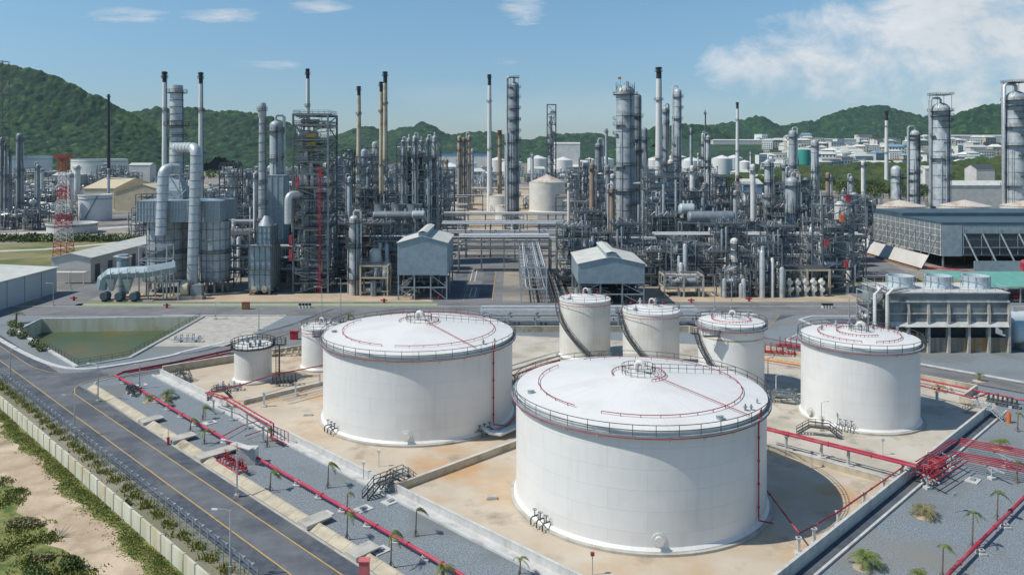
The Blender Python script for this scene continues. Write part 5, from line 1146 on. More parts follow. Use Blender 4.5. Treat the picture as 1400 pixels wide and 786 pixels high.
# heater with tall round stack (centre left)
Zh = 250; t = thing('process_heater', 'blue grey box furnace with stepped top beside the tall braced frame', 'furnace', (XZ(352, Zh), Zh, 0))
xa, xb = XZ(340, Zh) - XZ(352, Zh), XZ(370, Zh) - XZ(352, Zh)
boxpart(t, 'radiant_box', 'panel_blue', xa, xb, 0, 10, HT(396, Zh), HT(336, Zh), 4, 'steel'); boxpart(t, 'convection_box', 'panel_blue', xa + 2.2, xb - .6, 1.5, 9, HT(336, Zh), HT(310, Zh), 3, 'steel')
b = MB(); b.lathe(xa + 4.4, 4, [(2.6, HT(310, Zh)), (1.1, HT(296, Zh))], 14); b.build('transition', 'galv', t)
b = MB(); railing(b, [(xa - 1, -1, HT(336, Zh)), (xb + 1, -1, HT(336, Zh)), (xb + 1, 11, HT(336, Zh))], 1.1, 1.5, .05); b.box(xa - 1, xb + 1, -1, 0, HT(336, Zh) - .1, HT(336, Zh)); railing(b, [(xa - 1, -1, HT(368, Zh)), (xb + 1, -1, HT(368, Zh))], 1.1, 1.5, .05); b.box(xa - 1, xb + 1, -1, 0, HT(368, Zh) - .1, HT(368, Zh)); b.box(xa - 1, xb + 1, -1, 0, HT(396, Zh) - .1, HT(396, Zh)); b.build('walkway', 'steel_dark', t, False)
b = MB(); [b.bar((x, y, 0), (x, y, HT(396, Zh)), .6) for x in (xa + .5, xb - .5) for y in (.5, 9.5)]; b.build('leg', 'concrete_tan', t, False); b = MB(); [b.tube([(x, -.6, 1.7), (x, 1.6, 1.7)], .95, 14) for x in (xa + 1.8, xb - 1.8)]; b.build('burner_drum', 'cream', t)
st = stack('tall grey stack with flared round top above the box furnace', 358.5, Zh + 4, 141, 5.2 / FPX * Zh, 4.2 / FPX * Zh, None, 'cladding', base=HT(300, Zh), rings=(.12, .3))
b = MB(); rr = 4.2 / FPX * Zh; hh = HT(141, Zh + 4) - HT(300, Zh)
b.lathe(0, 0, [(rr, hh - 5), (rr * 1.35, hh - 4.2), (rr * 1.35, hh - 1), (rr * 1.1, hh)], 18); b.build('flared_top', 'cladding', st)
b = MB(); [b.lathe(0, 0, [(rr, z), (rr * 1.25, z), (rr * 1.25, z + .2), (rr, z + .2)], 18) for z in range(3, int(hh) - 5, 3)]; b.build('band', 'steel', st)
# tall braced frame
Zs = 252
column('white reactor column inside the tall braced frame', 421, Zs + 6, 190, 9, 0, [(.5, 0, 360)], 'cladding', seg=20)
ts = steel_frame('tall braced dark steel frame with red stairwell, tallest open frame', XZ(424, Zs), Zs + 7, 11.0, 13, [HT(p, Zs) for p in (386, 372, 354, 333, 311, 293, 273, 255, 237, 220, 204, 190, 170, 155.5)], 1, 1, 'steel', True, 0, 'steel_structure', True, .55, None, fill=7, seed=5)
b = MB(); x = 3.2
for z in range(2, 38, 2): b.bar((x, -7.1, z), (x, -7.1, z + 1.6), .5, .5)
b.bar((x, -7.1, 0), (x, -7.1, 40), .3); b.bar((x - .7, -7.1, 0), (x - .7, -7.1, 40), .12); b.build('red_ladder_cage', 'red', ts, False)
for k, (px, py) in enumerate(((395, 330), (395, 350), (436, 236), (404, 250))):
    z = HT(py, 249); b = MB(); b.box(XZ(px, 249) - XZ(424, Zs) - .5, XZ(px, 249) - XZ(424, Zs) + .5, -8.4, -7.6, z - 1.6, z + 1.6); b.build('red_panel', 'red', ts, False)
for k, (px, py) in enumerate(((423, 186), (424, 198))):
    z = HT(py, 250); b = MB(); b.box(-1.6, 1.2, -5.5, -3.8, z - .5, z + .9); b.build('yellow_hoist', 'yellow', ts, False)
duct('thick silver pipe looping down left of the tall braced frame', [(XZ(412, 254), 254, HT(266, 254)), (XZ(394, 250), 250, HT(266, 250)), (XZ(394, 250), 250, HT(306, 250))], 1.15, False, 'pipe_silver')
column('silver column with red topped platform left of the tall braced frame', 377, 285, 172, 8, 0, [(.96, 0, 360), (.62, 180, 360), (.78, 150, 300), (.3, 180, 360)], 'cladding', neck=(10, .45))
t = thing('process_heater', 'pale panelled square shaft behind the box furnace', 'furnace', (XZ(375, 275), 275, 0)); boxpart(t, 'casing', 'panel_blue', -3, 3, 0, 7, 4, HT(240, 275), 3, 'galv'); b = MB(); [b.bar((x, y, 0), (x, y, 4), .6) for x in (-2.6, 2.6) for y in (.4, 6.6)]; b.build('leg', 'concrete', t, False)
# vessels around 470-500
column('grey column on a tall skirt right of the tall braced frame', 484, 250, 300, 6.5, 0, [(.62, 150, 380), (.95, 0, 360)], 'cladding', seg=18, neck=(0, .35), skirtm='concrete')
column('white domed vessel on a table frame left of the shelter', 513, 254, 346, 8, HT(368, 254), [], 'pipe_white', lad=False)
steel_frame('concrete table frame with white sphere vessel left of the shelter', XZ(512, 248), 250, 8.4, 6, [HT(378, 248), HT(362, 248)], 1, 1, 'cream', False, 0, 'steel_structure', True, .45, fill=6, seed=8)
# fans on drums (510-582)
for k, px in enumerate((522, 545, 567)):
    x = XZ(px, 300); t = thing('cooler_fan', ['left fan housing on the drum frame', 'middle fan housing on the drum frame', 'right fan housing on the drum frame'][k], 'fan', (x, 300, HT(290, 300)), 0, 'fan housings left of centre'); b = MB(); b.lathe(0, 0, [(3.0, 0), (2.7, 1.2), (2.9, 3.0), (2.7, 3.0), (2.6, 1)], 22); b.build('housing', 'cladding_dark', t); b = MB(); [b.bar((0, 0, 2.0), (2.5 * math.cos(a), 2.5 * math.sin(a), 2.0), .5, .06) for a in (0, 1.57, 3.14, 4.71)]; b.build('blade', 'steel_light', t, False)
steel_frame('wide braced frame under the three round fans', XZ(543, 302), 302, XZ(584, 302) - XZ(506, 302), 9, [HT(345, 300), HT(320, 300), HT(291, 300)], 4, 1, 'steel', True, 0, 'steel_structure', True, .4, fill=7, seed=11)
drum('long dark drum in front of the round fans', XZ(510, 292), XZ(565, 292), 292, HT(295, 292), 1.7, 'cladding_dark'); drum('short pale drum at the right end of the fan frame', XZ(563, 291), XZ(582, 291), 291, HT(294, 291), 1.6, 'cladding')
# open reactor structure 545-602
Z2 = 320
steel_frame('wide dark open frame full of slender vessels above the shelter', XZ(573, Z2), Z2, XZ(601, Z2) - XZ(545, Z2), 12, [HT(p, Z2) for p in (300, 283, 265, 247, 231, 213, 194)], 4, 1, 'steel', True, 0, 'steel_structure', True, .45, fill=5, seed=12)
for k, px in enumerate((551, 559, 567, 576, 585, 594)):
    column('slender grey vessel standing in the wide dark open frame', px, Z2 - 5 + (k % 2) * 4, 194 - (k % 3) * 3, 2.9, 8, [(.8, 180, 360)], 'cladding', seg=12, neck=(90 if k % 2 else 0, .25), group='slender vessels in the wide dark frame', auto=True)
# ================================================================== STACKS
stack('thin white stack with black tip left of the broad furnace stack', 225, 300, 98, 1.25, .72, 113, group='thin white stacks')
stack('thin white stack with black tip right of the broad furnace stack', 274.5, 310, 99, 1.25, .68, 115, group='thin white stacks')
stack('thin black stack standing before the left wooded hill', 148.5, 650, 129, 1.5, .9, None, 'black', rings=(.2, .5), group='stacks')
stack('thin cream stack rising out of the tall braced frame', 420.5, 330, 94, .95, .6, 108, 'white_stack')
stack('thin pale stack left of the cream pair', 490.5, 470, 118, 1.7, .9, 131, 'cream', skirt=1.8)
stack('taller cream stack of the close pair', 526.5, 430, 98, 1.4, .95, 114, 'cream', skirt=1.2); stack('shorter cream stack of the close pair', 521, 436, 112, 1.3, .8, 126, 'cream')
stack('tall white stack with black tip left of the centre column', 669, 600, 102, 2.0, 1.1, 117, 'white_stack')
stack('short rust brown stack between white stack and dark column', 683, 620, 178, 1.6, 1.3, 190, 'rust_tan', tipm='rust')
stack('tallest white stack with black tip right of the big grey column', 900.5, 440, 92, 2.4, 1.25, 108, 'white_stack')
stack('white stack with black tip in front of the right far hills', 1008, 900, 140, 2.4, 1.2, 149, 'white_stack'); stack('white stack with wide dark top at the foot of the right hill', 1212, 1000, 152, 2.6, 1.8, 165, 'white_stack')
stack('thin mast like stack right of the tallest white stack', 964, 430, 150, .5, .2, None, 'steel', rings=()); stack('thin grey stack left of the big grey column', 829, 560, 176, 1.0, .9, None, 'cladding', rings=()); stack('thin grey vent stack between platform column and right towers', 944.5, 350, 175, .7, .45, None, 'cladding', rings=(), skirt=1.9)
stack('thin white vent left of the grey tower near the right field', 1026, 700, 208, .8, .6, None, 'white_stack', rings=())
# ================================================================== COLUMNS
column('tall dark column ringed with many platforms at the centre', 703, 470, 118, 6.8, 0, [(f, a, a + 250) for f, a in ((.12, 150), (.22, 200), (.32, 100), (.42, 160), (.5, 0), (.6, 180), (.68, 220), (.76, 100), (.84, 200), (.92, 120), (.99, 0))], 'cladding_dark', neck=(170, .7), seg=20, topframe=True)
column('slim grey column beside the dark platform column', 693, 480, 183, 3.2, 0, [(.9, 100, 340)], 'cladding', neck=(0, .4))
column('slim column inside the tall lattice tower at centre', 752, 640, 160, 3.2, 0, [(.7, 0, 360)], 'cladding'); steel_frame('slender lattice tower right of the dark platform column', XZ(754, 640), 640, 7, 7, [HT(p, 640) for p in (240, 225, 212, 198, 184, 170, 156, 143)], 1, 1, 'steel_dark', True, 0, 'lattice_tower', False, .5, floors=False, fill=4)
c3 = column('biggest grey column with wide platforms, right of centre', 855, 398, 127, 12.6, 0, [(.985, 0, 360), (.78, 180, 260), (.84, 250, 400), (.72, 150, 215), (.755, 280, 380), (.66, 290, 400), (.50, 170, 260), (.09, 150, 400)], 'cladding', ribs=9, seg=40, topframe=False)
b = MB(); [b.bar((4.6 * math.cos(a), 4.6 * math.sin(a), HT(127, 400)), (4.6 * math.cos(a), 4.6 * math.sin(a), HT(113 + (k % 3) * 2.5, 400)), .22) for k, a in enumerate([i * .52 for i in range(12)])]; b.build('top_posts', 'steel_dark', c3, False)
column('grey column behind and right of the biggest grey column', 871.5, 410, 133, 5.6, 0, [(.86, 200, 380), (.7, 200, 400), (.62, 240, 420)], 'cladding_dark', ribs=6, seg=26)
duct('long thin silver pipe down the face of the biggest grey column', [(XZ(858.5, 394), 395, HT(112, 395)), (XZ(858.5, 394), 395, HT(251, 395)), (XZ(880, 394), 393, HT(251, 394))], .75, False, 'galv')
t = thing('warning_flag', 'small red marker on a pole above the biggest grey column', 'marker', (XZ(848, 400), 400, HT(118, 400))); b = MB(); b.bar((0, 0, 0), (0, 0, 4.6), .14); b.build('pole', 'steel', t, False); b = MB(); b.box(-1.1, .4, -.04, .04, 3.4, 4.6); b.build('flag', 'orange', t, False)
column('slim grey column with goose neck pipe left of the biggest column', 818, 520, 199, 4.5, 0, [(.97, 0, 360), (.6, 180, 360)], 'cladding_dark', neck=(0, .6))
column('dark slim column right of the biggest grey column', 881.5, 430, 178, 4.0, 0, [(.9, 0, 360), (.5, 90, 360)], 'cladding_dark'); column('slim grey column right of the tallest white stack', 909.5, 450, 149, 3.6, 0, [(.97, 0, 360), (.88, 250, 400), (.55, 180, 360)], 'cladding', neck=(10, .35))
column('tall grey column with side platforms and thin pipe at left', 926.5, 465, 126, 5.4, 0, [(.96, 0, 360), (.88, 280, 420), (.74, 280, 420), (.5, 180, 360)], 'cladding', neck=(180, .4), ribs=4)
column('slim pale column left of the mast stack', 961, 430, 184, 2.2, 0, [(.9, 0, 360)], 'cladding', neck=(0, .2)); column('pale column beside the mast stack', 968, 425, 188, 3.3, 0, [(.97, 0, 360), (.7, 180, 380)], 'cladding', neck=(180, .3))
for k, (px, tp) in enumerate(((628, 188), (634, 190), (641.5, 187))): column(['left', 'middle', 'right'][k] + ' of the three rusty pale columns behind the shelter', px, 610, tp, 2.6, 0, [(.95, 0, 360), (.6, 0, 360)], 'rust_tan', neck=(180, .4) if k == 2 else None, group='rusty pale columns')
for k, (px, Z, tp, hw, lb) in enumerate(((1083.5, 560, 182, 5, 'tall grey tower before the far town, with thin pipes'), (1078.5, 900, 187, 2.2, 'pale slim tower left of the tall grey tower'), (1114, 560, 195, 5.2, 'shorter blue grey tower right of the tall grey tower'), (1050, 360, 222, 4.6, 'blue grey column among the frames right of centre'), (1082.5, 330, 249, 8.6, 'stout grey column in the frames right of centre'), (1004, 254, 330, 5.6, 'white column on a tan skirt at the yard edge'))):
    column(lb, px, Z, tp, hw, 0, [(.95, 0, 360), (.6, 180, 380)][:1 if k == 1 else 2], ['cladding', 'white_stack', 'cladding', 'cladding', 'cladding', 'pipe_white'][k], neck=(0, .4) if k in (0, 3, 4) else None, skirtm='concrete_tan' if k == 5 else None, ribs=3 if k < 3 else 0)
for k, (px, Z, tp, hw, nk, lb, rb) in enumerate(((1250.5, 450, 184, 7, (180, .5), 'ribbed grey column with goose neck left of the taller one', 9), (1286, 430, 151, 12.2, (185, .6), 'tall thick ribbed column with open top frame at right', 10), (1389, 410, 136, 13.5, (183, .85), 'thickest ribbed column at the right edge', 10), (1225, 420, 232, 6.5, None, 'short domed grey column in front of the ribbed columns', 2))):
    column(lb, px, Z, tp, hw, 0, [(.99, 0, 360), (.95, 160, 430), (.91, 230, 400), (.86, 250, 400), (.74, 260, 380), (.6, 250, 400), (.45, 260, 390)] if k < 3 else [(.9, 0, 360)], 'cladding', neck=nk, ribs=rb, seg=32, topframe=k in (1, 2), skirtm=None)
# ================================================================== SHELTERS, BUILDINGS
def shelter(label, x0, x1, y0, y1, zb, ze, zr, legs=True, mon=.13):
    t = thing('shelter', label, 'shelter', ((x0 + x1) / 2, y0, 0)); w_ = (x1 - x0) / 2; d = y1 - y0
    b = MB(); n = int(w_ * 2 / .55)
    for k in range(n):                                  # ribbed sheet front and back, following the gable
        xa = -w_ + 2 * w_ * k / n; xb = -w_ + 2 * w_ * (k + 1) / n; za = ze + (zr - ze) * (1 - abs((xa + xb) / 2) / w_)
        for yy_ in (0, d): b.box(xa, xb - .12, yy_ - .06 if yy_ == 0 else yy_, yy_ if yy_ == 0 else yy_ + .06, zb, za); b.box(xb - .12, xb, yy_ - .01, yy_ + .01, zb, za)
    m_ = int(d / .55)
    for k in range(m_):
        ya = d * k / m_; yb = d * (k + 1) / m_
        for s_ in (-1, 1): b.box(min(s_ * w_, s_ * (w_ + .06)), max(s_ * w_, s_ * (w_ + .06)), ya, yb - .12, zb, ze)
    for s_ in (-1, 1): b.box(min(s_ * w_, s_ * (w_ - .03)), max(s_ * w_, s_ * (w_ - .03)), 0, d, zb, ze)
    b.build('cladding_wall', 'panel_blue', t, False)
    b = MB()
    for s_ in (-1, 1): b.add([(0, -.4, zr + .15), (s_ * (w_ + .35), -.4, ze), (s_ * (w_ + .35), d + .4, ze), (0, d + .4, zr + .15), (0, -.4, zr + .3), (s_ * (w_ + .35), -.4, ze + .15), (s_ * (w_ + .35), d + .4, ze + .15), (0, d + .4, zr + .3)], [(0, 1, 2, 3), (7, 6, 5, 4), (0, 4, 5, 1), (1, 5, 6, 2), (2, 6, 7, 3)])
    b.build('roof', 'roof_grey', t, False)
    b = MB(); mw = w_ * mon * 1.2; b.box(-mw, mw, -.2, d + .1, zr - .2, zr + 1.3); b.build('ridge_monitor', 'panel_blue', t, False)
    b = MB(); [b.add([(0, -.5, zr + 1.75), (s_ * (mw + .3), -.5, zr + 1.35), (s_ * (mw + .3), d + .4, zr + 1.35), (0, d + .4, zr + 1.75)], [(0, 1, 2, 3)]) for s_ in (-1, 1)]; b.build('monitor_roof', 'roof_grey', t, False)
    if legs:
        for x in (-w_ + .2, -w_ * .33, w_ * .33, w_ - .2):
            for y in (.3, d / 2, d - .3): b = MB(); b.bar((x, y, 0), (x, y, zb), .42); b.build('leg', 'steel_light', t, False)
        b = MB(); b.bar((-w_, .3, zb * .5), (w_, .3, zb * .5), .25); b.bar((-w_, .3, 0), (-w_ * .33, .3, zb * .5), .16); b.bar((-w_ * .33, .3, 0), (-w_, .3, zb * .5), .16); b.bar((w_, .3, 0), (w_ * .33, .3, zb * .5), .16); b.bar((-w_, .3, zb * .5), (-w_ * .33, .3, zb), .16); b.bar((w_, .3, zb * .5), (w_ * .33, .3, zb), .16); b.build('bracing', 'galv', t, False)
        b = MB(); b.box(-w_ + 1, w_ - 1, 1, d - 1, zb * .5, zb * .5 + .15); b.build('floor', 'steel_dark', t, False)
        g = random.Random(int(x0)); b = MB(); pipes_tangle(b, g, w_ * 1.8, 4, .5, zb, 16, .08, .2); b.v = [(x, y + 4, z) for x, y, z in b.v]; b.build('piping', 'pipe_grey', t)
    return t
shelter('tall blue grey ribbed shelter on steel legs left of the street', -34.6, -19.6, 241, 265, 7.6, 17.2, 19.2)
shelter('wide blue grey ribbed shelter behind the narrow white tanks', 19.4, 38.8, 233, 259, 6.3, 12.0, 14.0)
def shed(label, x0, x1, y0, y1, h, rise, wallm, roofm, rz=0, doors=0, axis='y', name='warehouse', cx=None, panel=6.0, zb=0):
    X, Y = (x0 + x1) / 2, (y0 + y1) / 2; t = thing(name, label, 'building', (X, Y, zb), rz); w_, d = (x1 - x0) / 2, (y1 - y0) / 2; b = MB(); b.box(-w_, w_, -d, d, 0, h)
    if axis == 'y': b.add([(-w_, -d, h), (w_, -d, h), (0, -d, h + rise), (-w_, d, h), (w_, d, h), (0, d, h + rise)], [(0, 1, 2), (3, 5, 4)])
    else: b.add([(-w_, -d, h), (-w_, d, h), (-w_, 0, h + rise), (w_, -d, h), (w_, d, h), (w_, 0, h + rise)], [(0, 2, 1), (3, 4, 5)])
    b.build('wall', wallm, t, False); b = MB(); e = .5
    if axis == 'y':
        for s_ in (-1, 1): b.add([(0, -d - e, h + rise + .05), (s_ * (w_ + e), -d - e, h + .02), (s_ * (w_ + e), d + e, h + .02), (0, d + e, h + rise + .05), (0, -d - e, h + rise + .25), (s_ * (w_ + e), -d - e, h + .22), (s_ * (w_ + e), d + e, h + .22), (0, d + e, h + rise + .25)], [(0, 1, 2, 3), (7, 6, 5, 4), (0, 4, 5, 1), (1, 5, 6, 2), (2, 6, 7, 3)])
    else:
        for s_ in (-1, 1): b.add([(-w_ - e, 0, h + rise + .05), (-w_ - e, s_ * (d + e), h + .02), (w_ + e, s_ * (d + e), h + .02), (w_ + e, 0, h + rise + .05), (-w_ - e, 0, h + rise + .25), (-w_ - e, s_ * (d + e), h + .22), (w_ + e, s_ * (d + e), h + .22), (w_ + e, 0, h + rise + .25)], [(0, 1, 2, 3), (7, 6, 5, 4), (0, 4, 5, 1), (1, 5, 6, 2), (2, 6, 7, 3)])
    b.build('roof', roofm, t, False)
    if panel:
        b = MB(); n = int(2 * w_ / panel)
        for k in range(1, n): x = -w_ + 2 * w_ * k / n; b.box(x - .08, x + .08, -d - .06, -d - .003, .1, h - .1)
        n = int(2 * d / panel)
        for k in range(1, n): y = -d + 2 * d * k / n; b.box(w_ + .003, w_ + .06, y - .08, y + .08, .1, h - .1)
        b.build('panel_joint', 'steel_dark', t, False)
    for k in range(doors): b = MB(); y = -d + 2 * d * (k + .5) / doors; b.box(w_ + .004, w_ + .1, y - 1.6, y + 1.6, .05, h * .7); b.build('door', 'steel_dark', t, False)
    return t
# blue warehouse at the left edge (px 0-78, y 362-425) and the store behind it
shed('blue grey warehouse cut by the left edge beside the pond', -215, -145.2, 204, 254, 7.9, 1.5, 'tank_blue', 'roof_grey', panel=8)
xa, ya = G(124, 386); 
shed('white walled store with long grey roof left of the furnace', XZ(70, ya), xa, ya, ya + 62, HT(353, ya), 1.6, 'house_white', 'roof_grey', doors=7, panel=0)
t = thing('loading_dock', 'white dock opening with small carts at the store front', 'dock', (XZ(97, ya - 1), ya - 1, 0)); b = MB(); b.box(-4.4, 6, -2.5, -.1, 3.6, 4.0); b.build('canopy', 'house_white', t, False); b = MB(); [b.bar((x, -2.3, 0), (x, -2.3, 3.6), .3) for x in (-4, .6, 5.6)]; b.build('post', 'house_white', t, False)
shed('left of two tan gable sheds behind the left white tank', XZ(114, 620), XZ(156, 620), 620, 690, HT(258, 620), HT(249, 620) - HT(258, 620) + 2, 'tan_wall', 'tan_wall', axis='x', panel=0)
shed('right of two tan gable sheds beside the furnace duct', XZ(157, 600), XZ(232, 600), 600, 690, HT(264, 600), 6.5, 'tan_wall', 'tan_wall', axis='y', panel=0)
# green canopy
t = thing('canopy', 'green roofed canopy over red fire pumps at the right edge', 'canopy', (140, 236, 0)); b = MB(); b.add([(-6, 24, 5.6), (30, 24, 5.6), (30, 0, 4.6), (3, 0, 4.6), (-6, 24, 5.85), (30, 24, 5.85), (30, 0, 4.85), (3, 0, 4.85)], [(0, 1, 2, 3), (7, 6, 5, 4), (0, 3, 7, 4), (3, 2, 6, 7), (0, 4, 5, 1)]); b.build('roof', 'green_roof', t, False)
b = MB(); [b.bar((x, y, 0), (x, y, 4.7 + (y / 24)), .3) for (x, y) in ((3.4, .6), (11, .6), (19, .6), (0, 12), (-5, 23), (8, 23))]; b.build('post', 'galv', t, False)
for k, (x, y) in enumerate(((143, 241), (147.5, 240), (152, 240), (145, 247), (150, 247), (141, 254))):
    t = thing('fire_pump', ['front left red fire pump under the green canopy', 'front middle red fire pump under the green canopy', 'front right red fire pump under the green canopy', 'second row left red fire pump under the green canopy', 'second row right red fire pump under the green canopy', 'rear red fire pump under the green canopy'][k], 'pump', (x, y, 0), 0, 'red fire pumps'); b = MB(); b.hcyl((-1, 0, 1.3), (1.2, 0, 1.3), .9, 12); b.cyl(.3, .2, 1.5, 3.2, .4, seg=10); b.build('body', 'red', t); b = MB(); b.box(-1.5, 1.7, -.7, .7, 0, .6); b.build('plinth', 'concrete', t, False)
column('red fire water vessel standing at the right edge', 1399, 262, 358, 3.6, 0, [], 'red', lad=False)
pipeline('pink red pipe from the louvred building along the lawn', [([(*G(1260, 364, 1), 1), (*G(1330, 371, 1), 1), (*G(1400, 375, 1), 1)], .25, 'red_pink')], None)
drum('pale blue vessel at the right edge beside the cooling tower', 116, 128, 190, 4.6, 2.3, 'tank_blue'); drum('larger blue vessel below it at the right edge', 113, 126, 181, 4.0, 2.5, 'tank_blue')
# cooling tower (three fan stacks)
Zc = 178; x0, x1 = XZ(1214, Zc), XZ(1379, Zc); hc = HT(401, Zc); X0 = x0
t = thing('cooling_tower', 'long concrete cooling tower with three round fan stacks on top', 'cooling tower', (x0, Zc, 0)); W_ = x1 - x0; D_ = 13
b = MB(); b.box(0, W_, 0, D_, HT(446, Zc), hc); b.build('upper_wall', 'concrete_grey', t, False)
b = MB(); b.box(0, W_, .25, .5, 0, HT(462, Zc)); b.box(0, W_, D_ - .5, D_ - .2, 0, HT(462, Zc)); b.box(W_ - .3, W_, .5, D_ - .5, 0, HT(462, Zc)); b.box(.0, .3, .5, D_ - .5, 0, HT(462, Zc)); b.build('basin_wall', 'basin_wall', t, False)
b = MB(); b.box(.5, W_ - .5, 4, 4.3, 0, HT(446, Zc)); b.build('inner_wall', 'steel_dark', t, False)
for k in range(7): b = MB(); x = W_ * k / 6; b.box(x - .28, x + .28, -.45, 0 if k else 0, 0, HT(446, Zc)); b.box(x - .28, x + .28, .0, .6, 0, HT(446, Zc) - .01); b.add([(x - .28, -.002, hc - 1.6), (x + .28, -.002, hc - 1.6), (x + .28, -.5, hc - 4.6), (x - .28, -.5, hc - 4.6), (x - .28, -.002, HT(446, Zc)), (x + .28, -.002, HT(446, Zc)), (x + .28, -.45, HT(446, Zc)), (x - .28, -.45, HT(446, Zc))], [(0, 1, 2, 3), (3, 2, 6, 7), (0, 3, 7, 4), (1, 5, 6, 2)]); b.build('buttress', 'concrete', t, False)
b = MB(); b.box(-.1, W_ + .1, -.25, -.003, hc - 2.0, hc - 1.8); b.box(-.1, W_ + .1, -.2, -.003, hc - 4.6, hc - 4.4); b.box(-.2, W_ + .2, -.3, D_ + .2, hc, hc + .25); b.build('ledge', 'concrete_light', t, False)
b = MB(); b.add([(.3, -.9, HT(446, Zc)), (W_ - .3, -.9, HT(446, Zc)), (W_ - .3, -.02, HT(440, Zc)), (.3, -.02, HT(440, Zc))], [(0, 1, 2, 3)]); b.build('sloping_sill', 'concrete_light', t, False)
b = MB(); railing(b, [(0, 0, hc + .25), (W_, 0, hc + .25), (W_, D_, hc + .25), (0, D_, hc + .25)], 1.1, 2, .035, True); b.build('roof_railing', 'galv', t, False)
for k, px in enumerate((1231, 1283, 1334)):
    x = XZ(px, Zc + 6.5) - X0; b = MB(); b.lathe(x, 6.6, [(3.05, hc + .25), (2.75, hc + 1.2), (2.72, hc + 1.8), (2.95, hc + 3.0), (2.75, hc + 3.0), (2.55, hc + 1.8), (2.6, hc + .3)], 32); o = b.build('fan_stack', 'tank_blue', t, angle=50)
    b = MB(); [b.bar((x + 3.0 * math.cos(a), 6.6 + 3.0 * math.sin(a), hc + .3), (x + 2.98 * math.cos(a), 6.6 + 2.98 * math.sin(a), hc + 3), .12) for a in [j * .524 for j in range(12)]]; b.tube(circ(3.0, hc + 2.0, 24, x=x, y=6.6), .06, 4, closed=True); o2 = b.build('fan_stack_rib', 'galv', t, False); o2.parent = o
    b = MB(); [b.bar((x, 6.6, hc + 1.6), (x + 2.4 * math.cos(a), 6.6 + 2.4 * math.sin(a), hc + 1.6), .5, .06) for a in (.4, 1.66, 2.9, 4.17, 5.4)]; o2 = b.build('fan_blade', 'steel_light', t, False); o2.parent = o
tq = steel_frame('steel stair tower and risers at the left end of the cooling tower', XZ(1200, 179), 182, 4.2, 6, [HT(p, 179) for p in (463, 443, 423, 400)], 1, 1, 'galv', True, 0, 'stair_tower', True, .22, 0, fill=3)
for k, px in enumerate((1196, 1213)): b = MB(); x = XZ(px, 177) - XZ(1200, 179); b.tube([(x, -5, .5), (x, -5, HT(402, 177)), (x + 1.2, -5, HT(400.5, 177) + .6), (x + 6 if k else x + 2, -2, HT(400, 177) + .6)], .38, 10); b.build('riser_pipe', 'pipe_white', tq)
# louvred building (air cooled condenser hall)
t = thing('louvred_hall', 'large blue grey louvred hall with sloping struts at the right', 'building', (164, 304, 0)); hb = 17.8; LX, LY = 90, 56
b = MB(); b.box(.02, LX, .02, LY, 5.2, hb - .1); b.build('core_wall', 'panel_blue', t, False); b = MB(); b.box(.1, LX - .1, .1, LY * .55 - .1, hb - .095, hb - .02); b.build('roof', 'hall_blue', t, False)
b = MB(); b.box(0, LX, LY * .55, LY, hb, HT(291, 304 + LY * .55)); b.box(-.1, LX, -.12, 0, hb - .9, hb + .1); b.box(-.12, 0, -.1, LY, hb - .9, hb + .1); b.build('parapet', 'hall_blue', t, False)
b = MB()
for z in (5.6, 8.0, 10.4, 12.8, 15.2):
    for j in range(14): y = .2 + j * 4.0; b.box(-.25, -.05, y, y + 3.8, z, z + 1.85)
b.build('side_louvre', 'steel_light', t, False); b = MB()
for z in (5.2, 7.7, 10.1, 12.5, 14.9): b.box(-.45, -.26, -.2, LY, z, z + .2)
for j in range(15): y = .05 + j * 4.0; b.box(-.42, -.26, y - .1, y + .1, 5.4, 17)
b.build('side_mullion', 'house_white', t, False)
b = MB()
for z0_, z1_ in ((5.6, 8.2), (8.6, 11.2), (11.6, 13.6)): b.box(8, LX, -.3, -.02, z0_, z1_)
b.build('front_opening', 'glass', t, False); b = MB(); b.box(0, 7.6, -.32, -.004, 5.0, hb - 1); [b.box(8 + k * 6.9, 8.25 + k * 6.9, -.42, -.31, 5.6, 16.5) for k in range(12)]; b.box(8, LX, -.6, -.42, 13.9, 14.2); b.box(8, LX, -.7, -.42, 8.25, 8.5); b.build('front_mullion', 'panel_blue', t, False)
b = MB()
for k in range(10): y = 1 + k * 6; b.bar((-6.8, y, .6), (-.5, y, 13.5), .3)
b.build('side_strut', 'steel_light', t, False); b = MB()
for k in range(12): x = 8.4 + k * 6.9; b.bar((x + 3.0, -7.0, .4), (x, -.6, 13.6), .42)
b.build('front_strut', 'steel_light', t, False)
b = MB(); b.add([(-8.2, -1, .6), (-8.2, LY, .6), (-5.4, LY, 5.4), (-5.4, -1, 5.4), (-8.3, -1, .6), (-8.3, LY, .6), (-5.5, LY, 5.45), (-5.5, -1, 5.45)], [(3, 2, 1, 0), (4, 5, 6, 7), (0, 4, 7, 3)]); b.build('wind_skirt', 'house_white', t, False)
b = MB(); b.box(8, LX, -7.6, -7.3, .2, 4.2); b.build('front_skirt', 'panel_blue', t, False)
b = MB(); [b.bar((x, y, 0), (x, y, 5.2), .5) for x in (1, 20, 40, 60, 80) for y in (1, 20, 40, 55)]; b.build('leg', 'steel_light', t, False)
kerb('kerb', [(154.2, 302), (154.2, 362)], .8, .5, 'rust')
